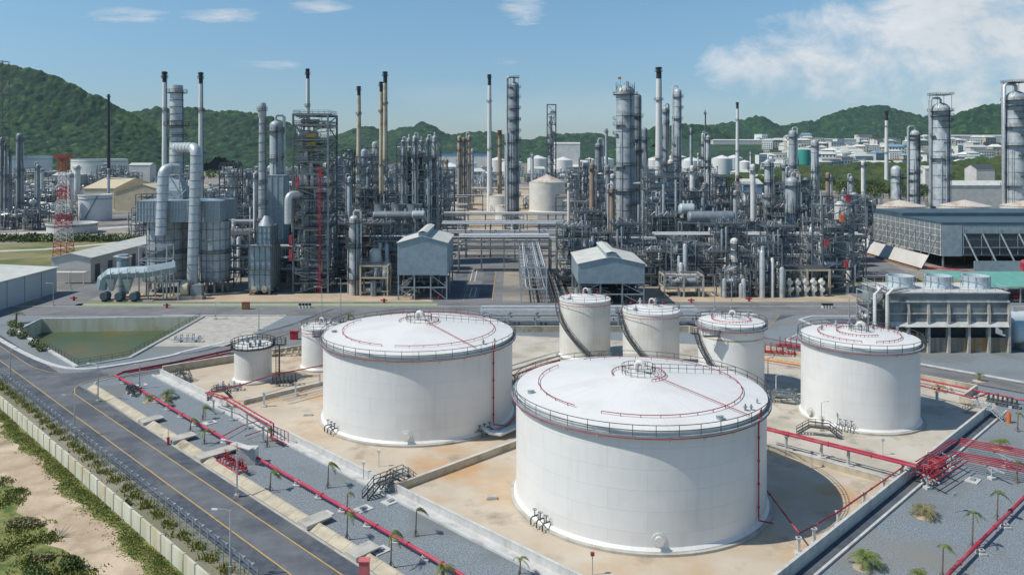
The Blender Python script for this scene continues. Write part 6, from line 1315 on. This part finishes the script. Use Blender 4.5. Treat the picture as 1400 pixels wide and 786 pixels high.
# low rack behind narrow tanks, centre racks
pipe_rack('low wide pipe rack running behind the narrow white tanks', -8, 48, 207, [2.2, 3.8], 9, 15, 'galv', seed=3, rmax=.35)
pipe_rack('low pipe rack continuing right behind the yellow banded tank', 48, 62, 204, [1.8, 3.2], 6, 9, 'galv', seed=4)
pipe_rack('pipe rack running away from the tanks beside the street', 236, 300, 6.5, [4.2, 7.6, 10.5], 7.5, 13, 'galv', 'y', 7, 5, rmax=.3)
pipe_rack('long white pipe bridge crossing over the street', -20, 14, 300, [8.2, 10.6, 12.6], 6, 10, 'steel_light', 'x', 8.5, 6, rmax=.5, truss=True, jitter=.05)
pipe_rack('second pipe bridge crossing behind the street', -30, 22, 340, [7.5, 10.2, 14], 8, 12, 'steel', 'x', 10, 7, rmax=.45, truss=False, jitter=.08)
pipe_rack('third pipe bridge behind the tan yard', -36, 30, 420, [8, 12], 8, 10, 'steel', 'x', 11, 8, rmax=.45)
pipe_rack('broad pipe rack right of the street at shelter height', 14, 52, 289, [6, 9.5, 13.2], 8, 12, 'steel', 'x', 7, 9, rmax=.3)
pipe_rack('long high pipe rack across the right process area', 52, 128, 292, [6.5, 10.5, 14.4], 8, 13, 'steel', 'x', 8, 10, rmax=.3)
pipe_rack('front left pipe rack between furnace and tall frame', -100, -62, 268, [5, 9, 13], 7, 11, 'steel', 'x', 7, 21, rmax=.3)
pipe_rack('rear left pipe rack behind the furnace', -118, -40, 330, [7, 12, 16], 8, 12, 'steel', 'x', 8, 22, rmax=.35)
pipe_rack('silver pipe rack sloping behind the tall frame', -66, -36, 282, [6, 10, 14], 7, 12, 'steel', 'x', 7, 23, rmax=.35)
for k, (Y, a, b_) in enumerate(((380, 395, 560), (428, 770, 1180), (470, 330, 640), (470, 760, 1150), (560, 300, 660), (560, 780, 1000), (660, 610, 780), (720, 330, 600))):
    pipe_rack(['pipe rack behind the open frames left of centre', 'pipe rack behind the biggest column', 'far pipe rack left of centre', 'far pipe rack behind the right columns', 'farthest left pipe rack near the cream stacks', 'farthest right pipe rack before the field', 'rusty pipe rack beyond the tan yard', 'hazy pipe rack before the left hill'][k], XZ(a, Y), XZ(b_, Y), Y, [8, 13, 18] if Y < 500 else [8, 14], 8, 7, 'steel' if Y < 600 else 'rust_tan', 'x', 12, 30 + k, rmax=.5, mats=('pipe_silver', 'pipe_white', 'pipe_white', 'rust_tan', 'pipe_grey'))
# frames right of centre
steel_frame('open green grey frame right of the biggest grey column', XZ(906, 330), 332, XZ(927, 330) - XZ(883, 330), 10, [HT(p, 330) for p in (318, 300, 276, 258, 241)], 2, 1, 'steel', False, 0, 'steel_structure', True, .5, fill=5, seed=31)
drum('long dark horizontal drum on the high rack right of centre', XZ(940, 300), XZ(1004, 300), 300, HT(297, 300), 2.3, 'cladding_dark'); drum('short upright ended drum behind the long dark drum', XZ(928, 306), XZ(950, 306), 306, HT(286, 306), 2.2, 'cladding')
steel_frame('low frame with braced bays under the long dark drum', XZ(968, 296), 298, 20, 6, [7, HT(318, 296), HT(304, 296)], 3, 1, 'steel_light', True, 0, 'steel_structure', False, .4, seed=32)
ts = steel_frame('tall open frame with red panels around a dark column at right', XZ(1147, 252), 257, 9.6, 9, [HT(p, 252) for p in (386, 368, 350, 330, 317, 300, 280)], 1, 1, 'steel', True, 0, 'steel_structure', True, .5, None, fill=6, seed=33)
column('dark column inside the tall open frame at right', 1147, 257, 300, 6.5, 0, [], 'cladding_dark', lad=False); column('white vessel on top of the tall open frame at right', 1148, 256, 281, 7, HT(300, 256), [], 'pipe_white', lad=False)
for px, py in ((1131, 333), (1158, 362), (1160, 272), (1152, 299)):
    z = HT(py, 250); b = MB(); b.box(XZ(px, 251) - XZ(1147, 252) - .6, XZ(px, 251) - XZ(1147, 252) + .6, -5.8, -5.0, z - 1.1, z + 1.1); b.build('red_panel', 'red' if py != 299 else 'orange', ts, False)
for k, px in enumerate((1122.5, 1126.5, 1129.5)): duct(['left', 'middle', 'right'][k] + ' of three tall silver riser pipes left of the red panelled frame', [(XZ(px, 258), 258, 1), (XZ(px, 258), 258, HT(262 + k * 8, 258))], .32, False, 'galv')
duct('tall thin silver pipe in front of the green grey frame', [(XZ(907, 318), 318, 2), (XZ(907, 318), 318, HT(252, 318))], .5, False, 'galv'); duct('second tall thin silver pipe right of the first', [(XZ(924, 318), 318, 4), (XZ(924, 318), 318, HT(246, 318))], .45, False, 'galv')
for k, px in enumerate((898, 901, 879, 873)): duct('slim silver riser pipe at the foot of the green grey frame', [(XZ(px, 312), 312, 2), (XZ(px, 312), 312, HT((282, 282, 262, 280)[k], 312))], .45, False, 'galv')['group'] = 'slim riser pipes'
steel_frame('pale concrete table frame with exchangers at the yard edge', XZ(1101, 250), 253, 14, 9, [HT(367, 250)], 2, 1, 'cream', False, 0, 'steel_structure', True, .6, seed=35, fill=9)
for k in range(5):
    x = XZ(1080 + k * 11, 247); t = thing('exchanger', 'white stacked exchanger under the pale table', 'exchanger', (x, 247.5, 0), 0, 'stacked exchangers at the yard edge', auto=True); b = MB(); b.cyl(0, 0, .3, 5.6, .5, seg=12); b.tube([(0, -1.1, 4.4), (0, 1, 4.4)], .75, 12); b.tube([(0, -1.1, 2.2), (0, 1, 2.2)], .75, 12); b.build('body', 'pipe_white', t); b = MB(); b.box(-.7, .7, -.7, .7, 0, .3); b.build('plinth', 'concrete', t, False)
steel_frame('low roofed pump frame right of the wide shelter', XZ(935, 246), 250, 12, 8, [HT(392, 246), HT(376, 246)], 2, 1, 'concrete', False, 0, 'steel_structure', True, .5, seed=36, fill=8)
steel_frame('lattice frame left of the white yard column', XZ(1030, 256), 258, 8, 7, [HT(388, 256), HT(368, 256), HT(352, 256)], 1, 1, 'steel_light', True, 0, 'steel_structure', False, .35, seed=37, fill=7)
# ================================================================== COPIED PROCESS FRAMES
shp = [(9, 6, 9), (11, 6, 13), (8, 7, 17), (12, 6, 8), (10, 6, 22), (9, 7, 27), (13, 6, 12), (8, 6, 15), (11, 7, 19), (10, 6, 11), (8, 6, 33), (10, 7, 30)]
PROTO = [module(100 + i, *s) for i, s in enumerate(shp)]
used = [False] * len(PROTO)
keep = []                                     # (x0, x1, y0, y1) already built up or left open
for (a, b_, c, d) in ((-24, -1, 0, 900), (1, 12, 230, 305), (17, 41, 225, 262), (-36, -18, 235, 268), (f0 - 2, f1 + 2, 225, 276), (XZ(336, 250), XZ(372, 250), 244, 264), (XZ(398, 252), XZ(450, 252), 246, 268), (140, 400, 225, 370), (-66, 106, 225, 243), (XZ(506, 302), XZ(584, 302), 294, 310), (XZ(545, 320), XZ(602, 320), 308, 332), (XZ(883, 330), XZ(928, 330), 322, 340), (XZ(1125, 252), XZ(1170, 252), 248, 266), (XZ(1070, 250), XZ(1130, 250), 240, 262), (XZ(843, 400), XZ(868, 400), 392, 408), (XZ(905, 246), XZ(962, 246), 240, 258), (-14, 40, 284, 294), (52, 130, 286, 299), (-102, -62, 263, 273), (96, 120, 225, 255), (XZ(498, 254), XZ(528, 254), 244, 262), (XZ(476, 250), XZ(494, 250), 244, 256)):
    keep.append((a, b_, c, d))
VIEW = [(838, 880, 400), (720, 782, 600), (690, 716, 470)]
def blocked(x, y, w_=5, d=4):
    px = CX + FPX * x / y; e_ = FPX * 6 / y
    if any(a - e_ < px < b_ + e_ and 293 < y < c for a, b_, c in VIEW): return True
    return any(a - w_ < x < b_ + w_ and c - d < y < e + d for (a, b_, c, e) in keep)
g = random.Random(77); cnt = 0
rows = [249, 258, 268, 278, 289, 300, 311, 323, 335, 347, 360, 374, 390, 408, 428]
for ri, Y in enumerate(rows):
    x = XZ(304, Y) + g.uniform(0, 6); xe = XZ(1178, Y)
    while x < xe:
        tall = g.random(); cand = [0, 3, 9, 6, 1, 7] if Y < 266 else [0, 1, 2, 6, 7, 8, 9] if tall < .72 or Y < 290 else [2, 4, 5, 8, 4, 5, 10, 11]
        i = g.choice(cand); w_ = shp[i][0]
        cx_ = x + w_ / 2
        if not blocked(cx_, Y) and g.random() < .93:
            rz = g.choice((0, R(180), 0)); gl = ('grey steel process frame packed with piping', 'process frames of the central units')
            if not used[i]: p = PROTO[i]; p.location = (cx_, Y, 0); p.rotation_euler = (0, 0, rz); tag(p, gl[0], 'process frame', gl[1], auto=True); used[i] = True
            else: dup(PROTO[i], (cx_, Y, 0), rz, gl[0], gl[1], True)
            cnt += 1
        x += w_ + g.uniform(.3, 1.8)
for k, (px, tp, Z) in enumerate(((316, 226, 350), (338, 232, 400), (388, 238, 330), (462, 226, 380), (476, 206, 400), (497, 214, 420), (512, 202, 440), (534, 224, 360), (610, 232, 430), (786, 236, 430), (800, 218, 460), (820, 238, 380), (890, 232, 350), (916, 224, 420), (942, 236, 390), (957, 228, 430), (986, 242, 400), (1020, 252, 380), (1062, 250, 400), (1101, 246, 380), (1122, 268, 330), (1166, 266, 330))):
    q = random.Random(k); h = HT(tp, Z); nl = max(3, int(h / q.uniform(3.6, 4.8))); w_ = q.uniform(5, 9)
    steel_frame('tall open steel tower of platforms', XZ(px, Z), Z, w_, 6, [h * (j + 1) / nl for j in range(nl)], 1, 1, q.choice(('steel', 'steel', 'steel_light', 'steel_dark')), True, 0, 'steel_structure', True, .4, None, fill=10, seed=400 + k, group='tall open steel towers', auto=True)
    column('slim vessel inside an open steel tower', px + 1, Z - .5, tp - q.uniform(-12, 10), w_ * .22 / Z * FPX, 0, [], q.choice(('cladding', 'cladding_dark', 'pipe_white')), seg=12, group='slim vessels in open steel towers', auto=True, lad=False)
for i, p in enumerate(PROTO):
    if not used[i]: p.location = (XZ(600, 450) + i * 14, 452, 0); tag(p, 'grey steel process frame packed with piping', 'process frame', 'process frames of the central units', auto=True)
# farther skids: one mesh each
FM = [module(300 + i, g.uniform(9, 14), g.uniform(7, 10), g.uniform(7, 17), False) for i in range(12)]
def far(n, pa, pb, ya, yb, label, group, s0=.8, s1=1.3, avoid=None, sink=None):
    if sink is not None:
        from mathutils import Matrix as MX
        VS, FS, MI = [], [], []; base = 0
        for _ in range(n):
            Y = math.sqrt(g.uniform(ya ** 2, yb ** 2)); x = XZ(g.uniform(pa, pb), Y)
            if avoid and avoid(x, Y): continue
            me = g.choice(FM); k = len(me.vertices); co = np.empty(k * 3, 'f'); me.vertices.foreach_get('co', co); co = co.reshape(-1, 3) * g.uniform(s0, s1); a = g.choice((0, 1, 2, 3)) * math.pi / 2; c_, s_ = math.cos(a), math.sin(a)
            xy = np.stack([co[:, 0] * c_ - co[:, 1] * s_ + x, co[:, 0] * s_ + co[:, 1] * c_ + Y, co[:, 2]], -1); VS.append(xy)
            FS += [tuple(v + base for v in p.vertices) for p in me.polygons]; MI += [p.material_index for p in me.polygons]; base += k
        me = bpy.data.meshes.new('process_clutter'); me.from_pydata(np.concatenate(VS).tolist(), [], FS)
        for q in FM[0].materials: me.materials.append(q)
        me.polygons.foreach_set('material_index', MI); me.update(); o = bpy.data.objects.new('process_clutter', me); C.objects.link(o); tag(o, label, 'process clutter', kind='stuff'); return
    for _ in range(n):
        Y = math.sqrt(g.uniform(ya ** 2, yb ** 2)); px = g.uniform(pa, pb); x = XZ(px, Y)
        if avoid and avoid(x, Y): continue
        o = bpy.data.objects.new('process_skid', g.choice(FM)); C.objects.link(o); o.location = (x, Y, 0); s = g.uniform(s0, s1); o.scale = (s, s, s); o.rotation_euler = (0, 0, g.choice((0, R(90), R(180), R(-90)))); tag(o, label, 'process skid', group, auto=True)
far(85, 345, 1150, 445, 640, 'process skid of pipes and vessels', 'process skids behind the front units', avoid=lambda x, y: -50 < x < 2 or (x > XZ(985, y) and y > 600) or blocked(x, y))
far(130, 310, 990, 640, 1000, 'distant mass of refinery pipes and vessels behind the central units', None, .9, 1.5, avoid=lambda x, y: (-50 < x < 30 and y < 820), sink=1)
far(60, -60, 190, 380, 900, 'process skid of pipes and vessels', 'process skids of the left units', .8, 1.2, avoid=lambda x, y: (y < 455) or (XZ(92, y) < x and y > 500) or (XZ(60, y) < x and y < 530))
far(60, -30, 92, 455, 800, 'process skid of pipes and vessels', 'process skids of the left units', .7, 1.1)
far(45, 60, 190, 720, 1180, 'low process skid of pipes and vessels', 'low process skids of the left units', .6, .9)
far(60, 190, 345, 420, 800, 'process skid of pipes and vessels', 'process skids behind the furnace', .8, 1.3)
far(190, 310, 985, 1000, 1400, 'far hazy mass of refinery pipes below the hills', None, .9, 1.5, sink=1)
far(40, 1150, 1420, 365, 520, 'process skid of pipes and vessels', 'process skids of the right units', .7, 1.0)
far(40, -20, 400, 950, 1350, 'hazy mass of refinery pipes below the left hills', None, 1.2, 1.8, sink=1)
far(30, 990, 1200, 380, 520, 'process skid of pipes and vessels', 'process skids near the green field', .7, .95)
def farcol(n, pa, pb, ya, yb, t0, t1, hw0, hw1, lb, grp):
    cm = {}
    for _ in range(n):
        Z = g.uniform(ya, yb); px = g.uniform(pa, pb); r = g.uniform(hw0, hw1) / FPX * Z
        column(lb, px, Z, g.uniform(t0, t1), 0, 0, [(.95, 0, 360)], g.choice(('cladding', 'cladding_dark', 'rust_tan', 'pipe_white', 'cladding')), seg=12, group=grp, auto=True, r=r, neck=(g.choice((0, 180)), r * .25) if g.random() < .4 else None, lad=False)
farcol(26, 305, 600, 300, 560, 222, 262, 1.6, 4, 'small grey process column', 'small columns of the left of centre units')
farcol(22, 770, 1180, 310, 560, 222, 268, 1.6, 4, 'small grey process column', 'small columns of the right of centre units')
farcol(14, -30, 180, 480, 800, 214, 250, 1.6, 4.5, 'small grey process column', 'small columns of the left units')
farcol(10, 600, 1000, 650, 900, 205, 225, 1.2, 2.5, 'distant slim process column', 'distant slim columns')
for k, (px, Z, tp, hw) in enumerate(((3, 480, 190, 3), (8, 470, 196, 2), (27, 500, 186, 4.5), (14, 480, 205, 2))):
    column('blue grey column at the left edge before the hill', px, Z, tp, hw, 0, [(.95, 0, 360), (.6, 0, 360)], 'cladding_dark', group='columns at the left edge', auto=True)
steel_frame('dark lattice tower at the far left edge', XZ(1, 470), 470, 6, 6, [HT(p, 470) for p in (230, 215, 200, 185, 168, 150, 130, 108, 84)], 1, 1, 'steel_dark', True, 0, 'lattice_tower', False, .3, floors=False)
# ================================================================== FAR TANKS
def ftank(label, px, Z, rim, hw, wallm='tank_white', roofm='roof_white', rise=.1, group=None, dome=False, auto=False, det=0):
    r = hw / FPX * Z; h = HT(rim, Z); x = XZ(px, Z)
    if rise == 0:
        t = thing('storage_tank', label, 'tank', (x, Z, 0), 0, group, auto); b = MB(); b.lathe(0, 0, [(r, 0), (r, h), (r + .4, h), (r + .4, h + .5), (r - .3, h + .5), (r - .3, h - 3), (.02, h - 3)], 64); b.build('shell', wallm, t, angle=50)
        b = MB(); b.bar((-r * .1, -r - .4, 2), (r * .6, -r * .82, h), 1.2, .5); b.build('stair', 'steel', t, False); b = MB(); b.lathe(0, 0, [(r, h * .86), (r + .3, h * .86), (r + .3, h * .88), (r, h * .88)], 64); b.build('wind_girder', 'steel', t); return t
    t = tank(label, x, Z, r, h, group, wallm, roofm, rise=r * rise, seg=48, detail=det, ring=False, redpipe=False, vent=False)
    if auto: AUTO.append(t)
    return t
ftank('wide pale floating roof tank at the foot of the left hill', 136.5, 1400, 218, 35, rise=0); ftank('wide blue grey tank near the far left edge', 34, 1400, 214, 33, 'tank_blue', rise=0); ftank('second blue grey tank behind the far left one', 58, 1600, 214, 9, 'tank_blue', rise=0)
ftank('white floating roof tank in front of the tan sheds', 130, 520, 267, 21, rise=0); ftank('low grey round tank left of the long store roof', 99, 440, 306, 31, 'tank_old', rise=0)
t9 = ftank('large cream cone roof tank at the centre behind the units', 748, 600, 249, 24.5, 'tank_old', 'roof_rusty', .42, det=1); b = MB(); b.bar((26 / FPX * 600 * .3, -24.5 / FPX * 600, 4), (13.2, -3, 21), .8, .4); b.build('stair', 'steel_dark', t9, False)
ftank('cream tank half hidden behind the slim goose neck column', 817, 640, 244, 26, 'tank_old', 'roof_rusty', .2); ftank('white tank left of the dark platform column', 683, 570, 268, 14.5, 'tank_old', 'roof_rusty', .18, det=1); ftank('small white tank in front of the one left of the dark column', 690, 520, 281, 13, 'tank_old', 'roof_rusty', .14)
ftank('low cream tank on the tan yard', 632, 620, 277, 15, 'tank_old', 'roof_rusty', .16); ftank('lower cream tank in front on the tan yard', 625, 560, 286, 13, 'tank_old', 'roof_rusty', .14)
for k, px in enumerate((1230, 1319, 1404)): ftank(['left', 'middle', 'right'][k] + ' of three rusty roofed white tanks behind the louvred hall', px, 405, 281, 32, 'tank_old', 'roof_rusty', .24, 'rusty roofed tanks')
for k, (px, Z, rim, hw) in enumerate(((616, 900, 222, 16), (640, 1000, 217, 12), (655, 1100, 220, 14), (700, 950, 216, 14), (770, 1000, 213, 13), (790, 1100, 215, 13), (806, 950, 213, 10), (827, 1050, 212, 12), (600, 1150, 219, 14), (680, 1250, 213, 12), (895, 900, 213, 14), (945, 950, 214, 16), (987, 1000, 211, 14), (1003, 1100, 210, 12), (1018, 800, 216, 9), (735, 1200, 211, 14), (860, 1200, 211, 12), (560, 1200, 215, 13), (510, 1100, 217, 11), (455, 1150, 217, 12), (925, 1300, 209, 14), (1050, 1250, 211, 12))):
    ftank('white domed tank of the far farm', px, Z + 450, rim + 6, hw, 'tank_white', 'roof_white', .35, 'distant tank farm', auto=True)
# town, warehouses and far sheds
bm = {}
def house_mesh(i):
    g2 = random.Random(900 + i); w_, d, h = g2.uniform(8, 22), g2.uniform(7, 14), g2.uniform(5, 13); a = MB(); a.box(-w_ / 2, w_ / 2, -d / 2, d / 2, 0, h)
    n = int(w_ / 2.6)
    for k in range(n):
        for q in range(int(h / 3)): x = -w_ / 2 + w_ * (k + .5) / n; a.box(x - .6, x + .6, -d / 2 - .05, -d / 2 - .004, 1 + q * 3, 2.5 + q * 3, 1)
    wl = a.mesh('wall', [g2.choice(('house_white', 'house_white', 'cream', 'house_white')), 'glass'], False); r_ = MB()
    if i % 3 == 0: r_.box(-w_ / 2 - .3, w_ / 2 + .3, -d / 2 - .3, d / 2 + .3, h, h + .5)
    else: r_.add([(-w_ / 2 - .6, -d / 2 - .6, h), (w_ / 2 + .6, -d / 2 - .6, h), (w_ / 2 + .6, d / 2 + .6, h), (-w_ / 2 - .6, d / 2 + .6, h), (-w_ / 2 + w_ * .2, 0, h + 2.4), (w_ / 2 - w_ * .2, 0, h + 2.4)], [(0, 1, 5, 4), (1, 2, 5), (2, 3, 4, 5), (3, 0, 4), (0, 3, 2, 1)])
    rf = r_.mesh('roof', g2.choice(('terracotta', 'roof_grey', 'house_white', 'warehouse_blue', 'roof_grey', 'green_roof')) if i % 4 else 'house_white', False)
    return wl, rf
HM = [house_mesh(i) for i in range(14)]
def house(x, y, z, i, label, grp, s=1, rz=0):
    t = thing('house', label, 'house', (x, y, z), rz, grp, True); t.scale = (s, s, s)
    for nm, me in zip(('wall', 'roof'), HM[i]): o = bpy.data.objects.new(nm, me); C.objects.link(o); o.parent = t
SLZ = lambda Z: 78 * max(0, Z - 1387) / 1163
g = random.Random(5)
for _ in range(165): Z = g.uniform(1450, 2500); px = g.uniform(1040, 1420); house(XZ(px, Z), Z, SLZ(Z) - .5, g.randrange(14), 'small pale house in the far town', 'houses of the far town', g.uniform(1.4, 2.6), g.uniform(-.5, .5))
for _ in range(50): Z = g.uniform(1100, 2000); px = g.uniform(400, 1050); house(XZ(px, Z), Z, 0, g.randrange(14), 'small pale building below the far hills', 'buildings below the far hills', g.uniform(1.0, 1.9), 0)
for k, (pa, pb, Z, tp, wl, lb) in enumerate(((975, 1085, 2350, 192, 'house_white', 'long white factory roof at the foot of the far right hill'), (1100, 1200, 2400, 191, 'house_white', 'wide white factory left of the right stack'), (1300, 1385, 2450, 186, 'house_white', 'long white factory at the foot of the right hill'), (758, 793, 1500, 197, 'house_white', 'white warehouse left of the biggest column'), (600, 668, 1500, 213, 'house_white', 'long white warehouse with dark blue roof at centre left'), (1265, 1290, 850, 231, 'house_white', 'white villa in the wood at right'), (1335, 1360, 760, 231, 'house_white', 'white house with dark roof among the trees at right'), (940, 972, 640, 240, 'house_white', 'white office with red door beside the green field'), (1016, 1042, 520, 252, 'warehouse_blue', 'pale blue control building beside the green field'), (176, 205, 1150, 226, 'house_white', 'long white shed right of the wide pale tank'), (72, 98, 1000, 240, 'house_white', 'small white building behind the red mast'), (1290, 1400, 560, 254, 'roof_grey', 'long grey shed behind the ribbed columns'))):
    xa, xb = XZ(pa, Z), XZ(pb, Z); zb_ = SLZ(Z) - 1 if k < 3 else 0; shed(lb, xa, xb, Z, Z + max(20, (xb - xa) * .35), max(7, HT(tp, Z) - zb_), 3 if k != 6 else 4, wl, {0: 'house_white', 1: 'house_white', 2: 'house_white', 3: 'house_white', 4: 'blue', 6: 'steel_dark'}.get(k, 'roof_grey'), axis='x', panel=0, zb=zb_)
for k, (px, Z, tp, hw, m_) in enumerate(((1099, 1330, 205, 9, 'teal'), (1081, 1330, 210, 6, 'green_roof'))): ftank(['dark green tank right of the tall grey tower', 'pale green tank left of the tall grey tower'][k], px, Z, tp, hw, m_, m_, .05)
# red and white radio mast
Z = 343; x = XZ(87, Z); hm = HT(216, Z); t = thing('radio_mast', 'red and white lattice radio mast at the left', 'mast', (x, Z, 0)); n = 14
for band in range(7):
    b = MB(); z0, z1 = hm * band / 7, hm * (band + 1) / 7
    for k in range(3):
        za, zb = z0 + (z1 - z0) * k / 3, z0 + (z1 - z0) * (k + 1) / 3; wa, wb = 3.0 - 1.6 * min(1, za / hm * 1.2), 3.0 - 1.6 * min(1, zb / hm * 1.2)
        ca = [(sx_ * wa, sy * wa) for sx_, sy in ((-1, -1), (1, -1), (1, 1), (-1, 1))]; cb_ = [(sx_ * wb, sy * wb) for sx_, sy in ((-1, -1), (1, -1), (1, 1), (-1, 1))]
        for q in range(4): b.bar((*ca[q], za), (*cb_[q], zb), .2); b.bar((*ca[q], za), (*cb_[(q + 1) % 4], zb), .11); b.bar((*ca[(q + 1) % 4], za), (*cb_[q], zb), .11); b.bar((*cb_[q], zb), (*cb_[(q + 1) % 4], zb), .11)
    b.build('lattice_section', 'tower_red' if band % 2 == 0 else 'pipe_white', t, False)
b = MB(); b.box(-2.4, 2.4, -2.4, 2.4, hm, hm + .3); railing(b, [(-2.4, -2.4, hm), (2.4, -2.4, hm), (2.4, 2.4, hm), (-2.4, 2.4, hm)], 1.5, 1, .08, True); b.build('top_platform', 'tower_red', t, False)
# bollards on the kerb
for k, px in enumerate((410, 414.5, 419, 423.5, 1125, 1129, 1133, 1137)):
    x, y = G(px, 421); t = thing('bollard', ['first', 'second', 'third', 'fourth'][k % 4] + ' black and white bollard from left on the ' + ('left' if k < 4 else 'right') + ' kerb', 'bollard', (x, y, 0), 0, 'bollards on the kerb'); b = MB(); b.cyl(0, 0, 0, .8, .4, seg=10); b.build('base', 'pipe_white', t); b = MB(); b.cyl(0, 0, .8, 1.3, .42, seg=10); b.build('cap', 'black', t)
for k, (px, py, lb) in enumerate(((228, 421, 'first red hydrant on the painted strip below the furnace'), (600, 409, 'red hydrant at the right leg of the tall shelter'), (700 - 95, 407, 'second red hydrant at the right leg of the tall shelter'), (525, 414, 'red box on the tan paving below the table frame'), (945, 414, 'red hydrant at the yard edge right of the wide shelter'), (1024, 412, 'red hydrant on the tan yard right of the white column'), (101, 411, 'red hydrant on the road corner left of the furnace'))):
    item('hydrant', lb, 'hydrant', px, py, [('body', 'red', lambda b: b.cyl(0, 0, 0, 1.1, .35, seg=10)), ('arm', 'red', lambda b: b.tube([(-1, 0, .8), (1, 0, .8)], .2, 8)), ('cap', 'red', lambda b: b.cyl(0, 0, 1.1, 1.35, .22, seg=10))])
b = MB()
# ================================================================== HAZE
hz = MB(); hz.box(-3800, 3800, -60, 5600, -7, 520); ho = hz.build('haze', 'white_line', None, False); ho['kind'] = 'stuff'
hm_ = bpy.data.materials.new('haze'); hm_.use_nodes = True; q = hm_.node_tree; q.nodes.clear(); o_ = q.nodes.new('ShaderNodeOutputMaterial'); v_ = q.nodes.new('ShaderNodeVolumePrincipled'); v_.inputs['Color'].default_value = (.62, .83, 1, 1); v_.inputs['Density'].default_value = .00003; v_.inputs['Anisotropy'].default_value = .2; q.links.new(v_.outputs[0], o_.inputs['Volume']); ho.data.materials.clear(); ho.data.materials.append(hm_)
# ================================================================== LABELS for repeats: what they stand beside
LM = [('the furnace', 245, 330), ('the box furnace', 355, 350), ('the tall braced frame', 424, 300), ('the tall shelter', 578, 350), ('the cream stacks', 524, 190), ('the dark platform column', 703, 220), ('the street', 660, 360), ('the biggest column', 855, 240), ('the wide shelter', 835, 370), ('the green grey frame', 905, 280), ('the long dark drum', 970, 295), ('the white yard column', 1004, 365), ('the red panelled frame', 1147, 330), ('the ribbed columns', 1270, 220), ('the far right hill', 1190, 200), ('the radio mast', 87, 290), ('the tan sheds', 160, 262), ('the wide dark frame', 573, 240), ('the cream cone tank', 748, 258), ('the left hill', 60, 170), ('the furnace stacks', 245, 190), ('the long store', 130, 350), ('the louvred hall', 1290, 320), ('the mast stack', 964, 200), ('the stout column', 1082, 275), ('the tall grey tower', 1084, 210), ('the right stack', 1212, 185)]
bpy.context.view_layer.update(); BK = {}
for o in AUTO:
    x, y, z = o.location; px, py = CX + FPX * x / y, HY + FPX * (H - 4) / y
    nm, lx, ly = min(LM, key=lambda l: (l[1] - px) ** 2 + (l[2] - py) ** 2 * 2.5)
    dx = px - lx; rel = ('left of' if dx < -14 else 'right of' if dx > 14 else 'behind'); BK.setdefault((o['label'], rel, nm), []).append((px, o))
ORD = ['leftmost', 'second', 'third', 'fourth', 'fifth', 'sixth', 'seventh', 'eighth', 'ninth', 'tenth', 'eleventh', 'twelfth', 'thirteenth', 'fourteenth', 'fifteenth', 'sixteenth']
for (lb, rel, nm), L_ in BK.items():
    L_.sort(key=lambda q: q[0]); n = len(L_)
    for k, (px, o) in enumerate(L_):
        o['label'] = f'{lb} {rel} {nm}' + ('' if n == 1 or k >= len(ORD) else (', leftmost' if k == 0 else f', {ORD[k]} from left'))
print('OBJECTS', len(bpy.data.objects), 'tris-ish', sum(len(m.polygons) for m in bpy.data.meshes), 'frames', cnt)
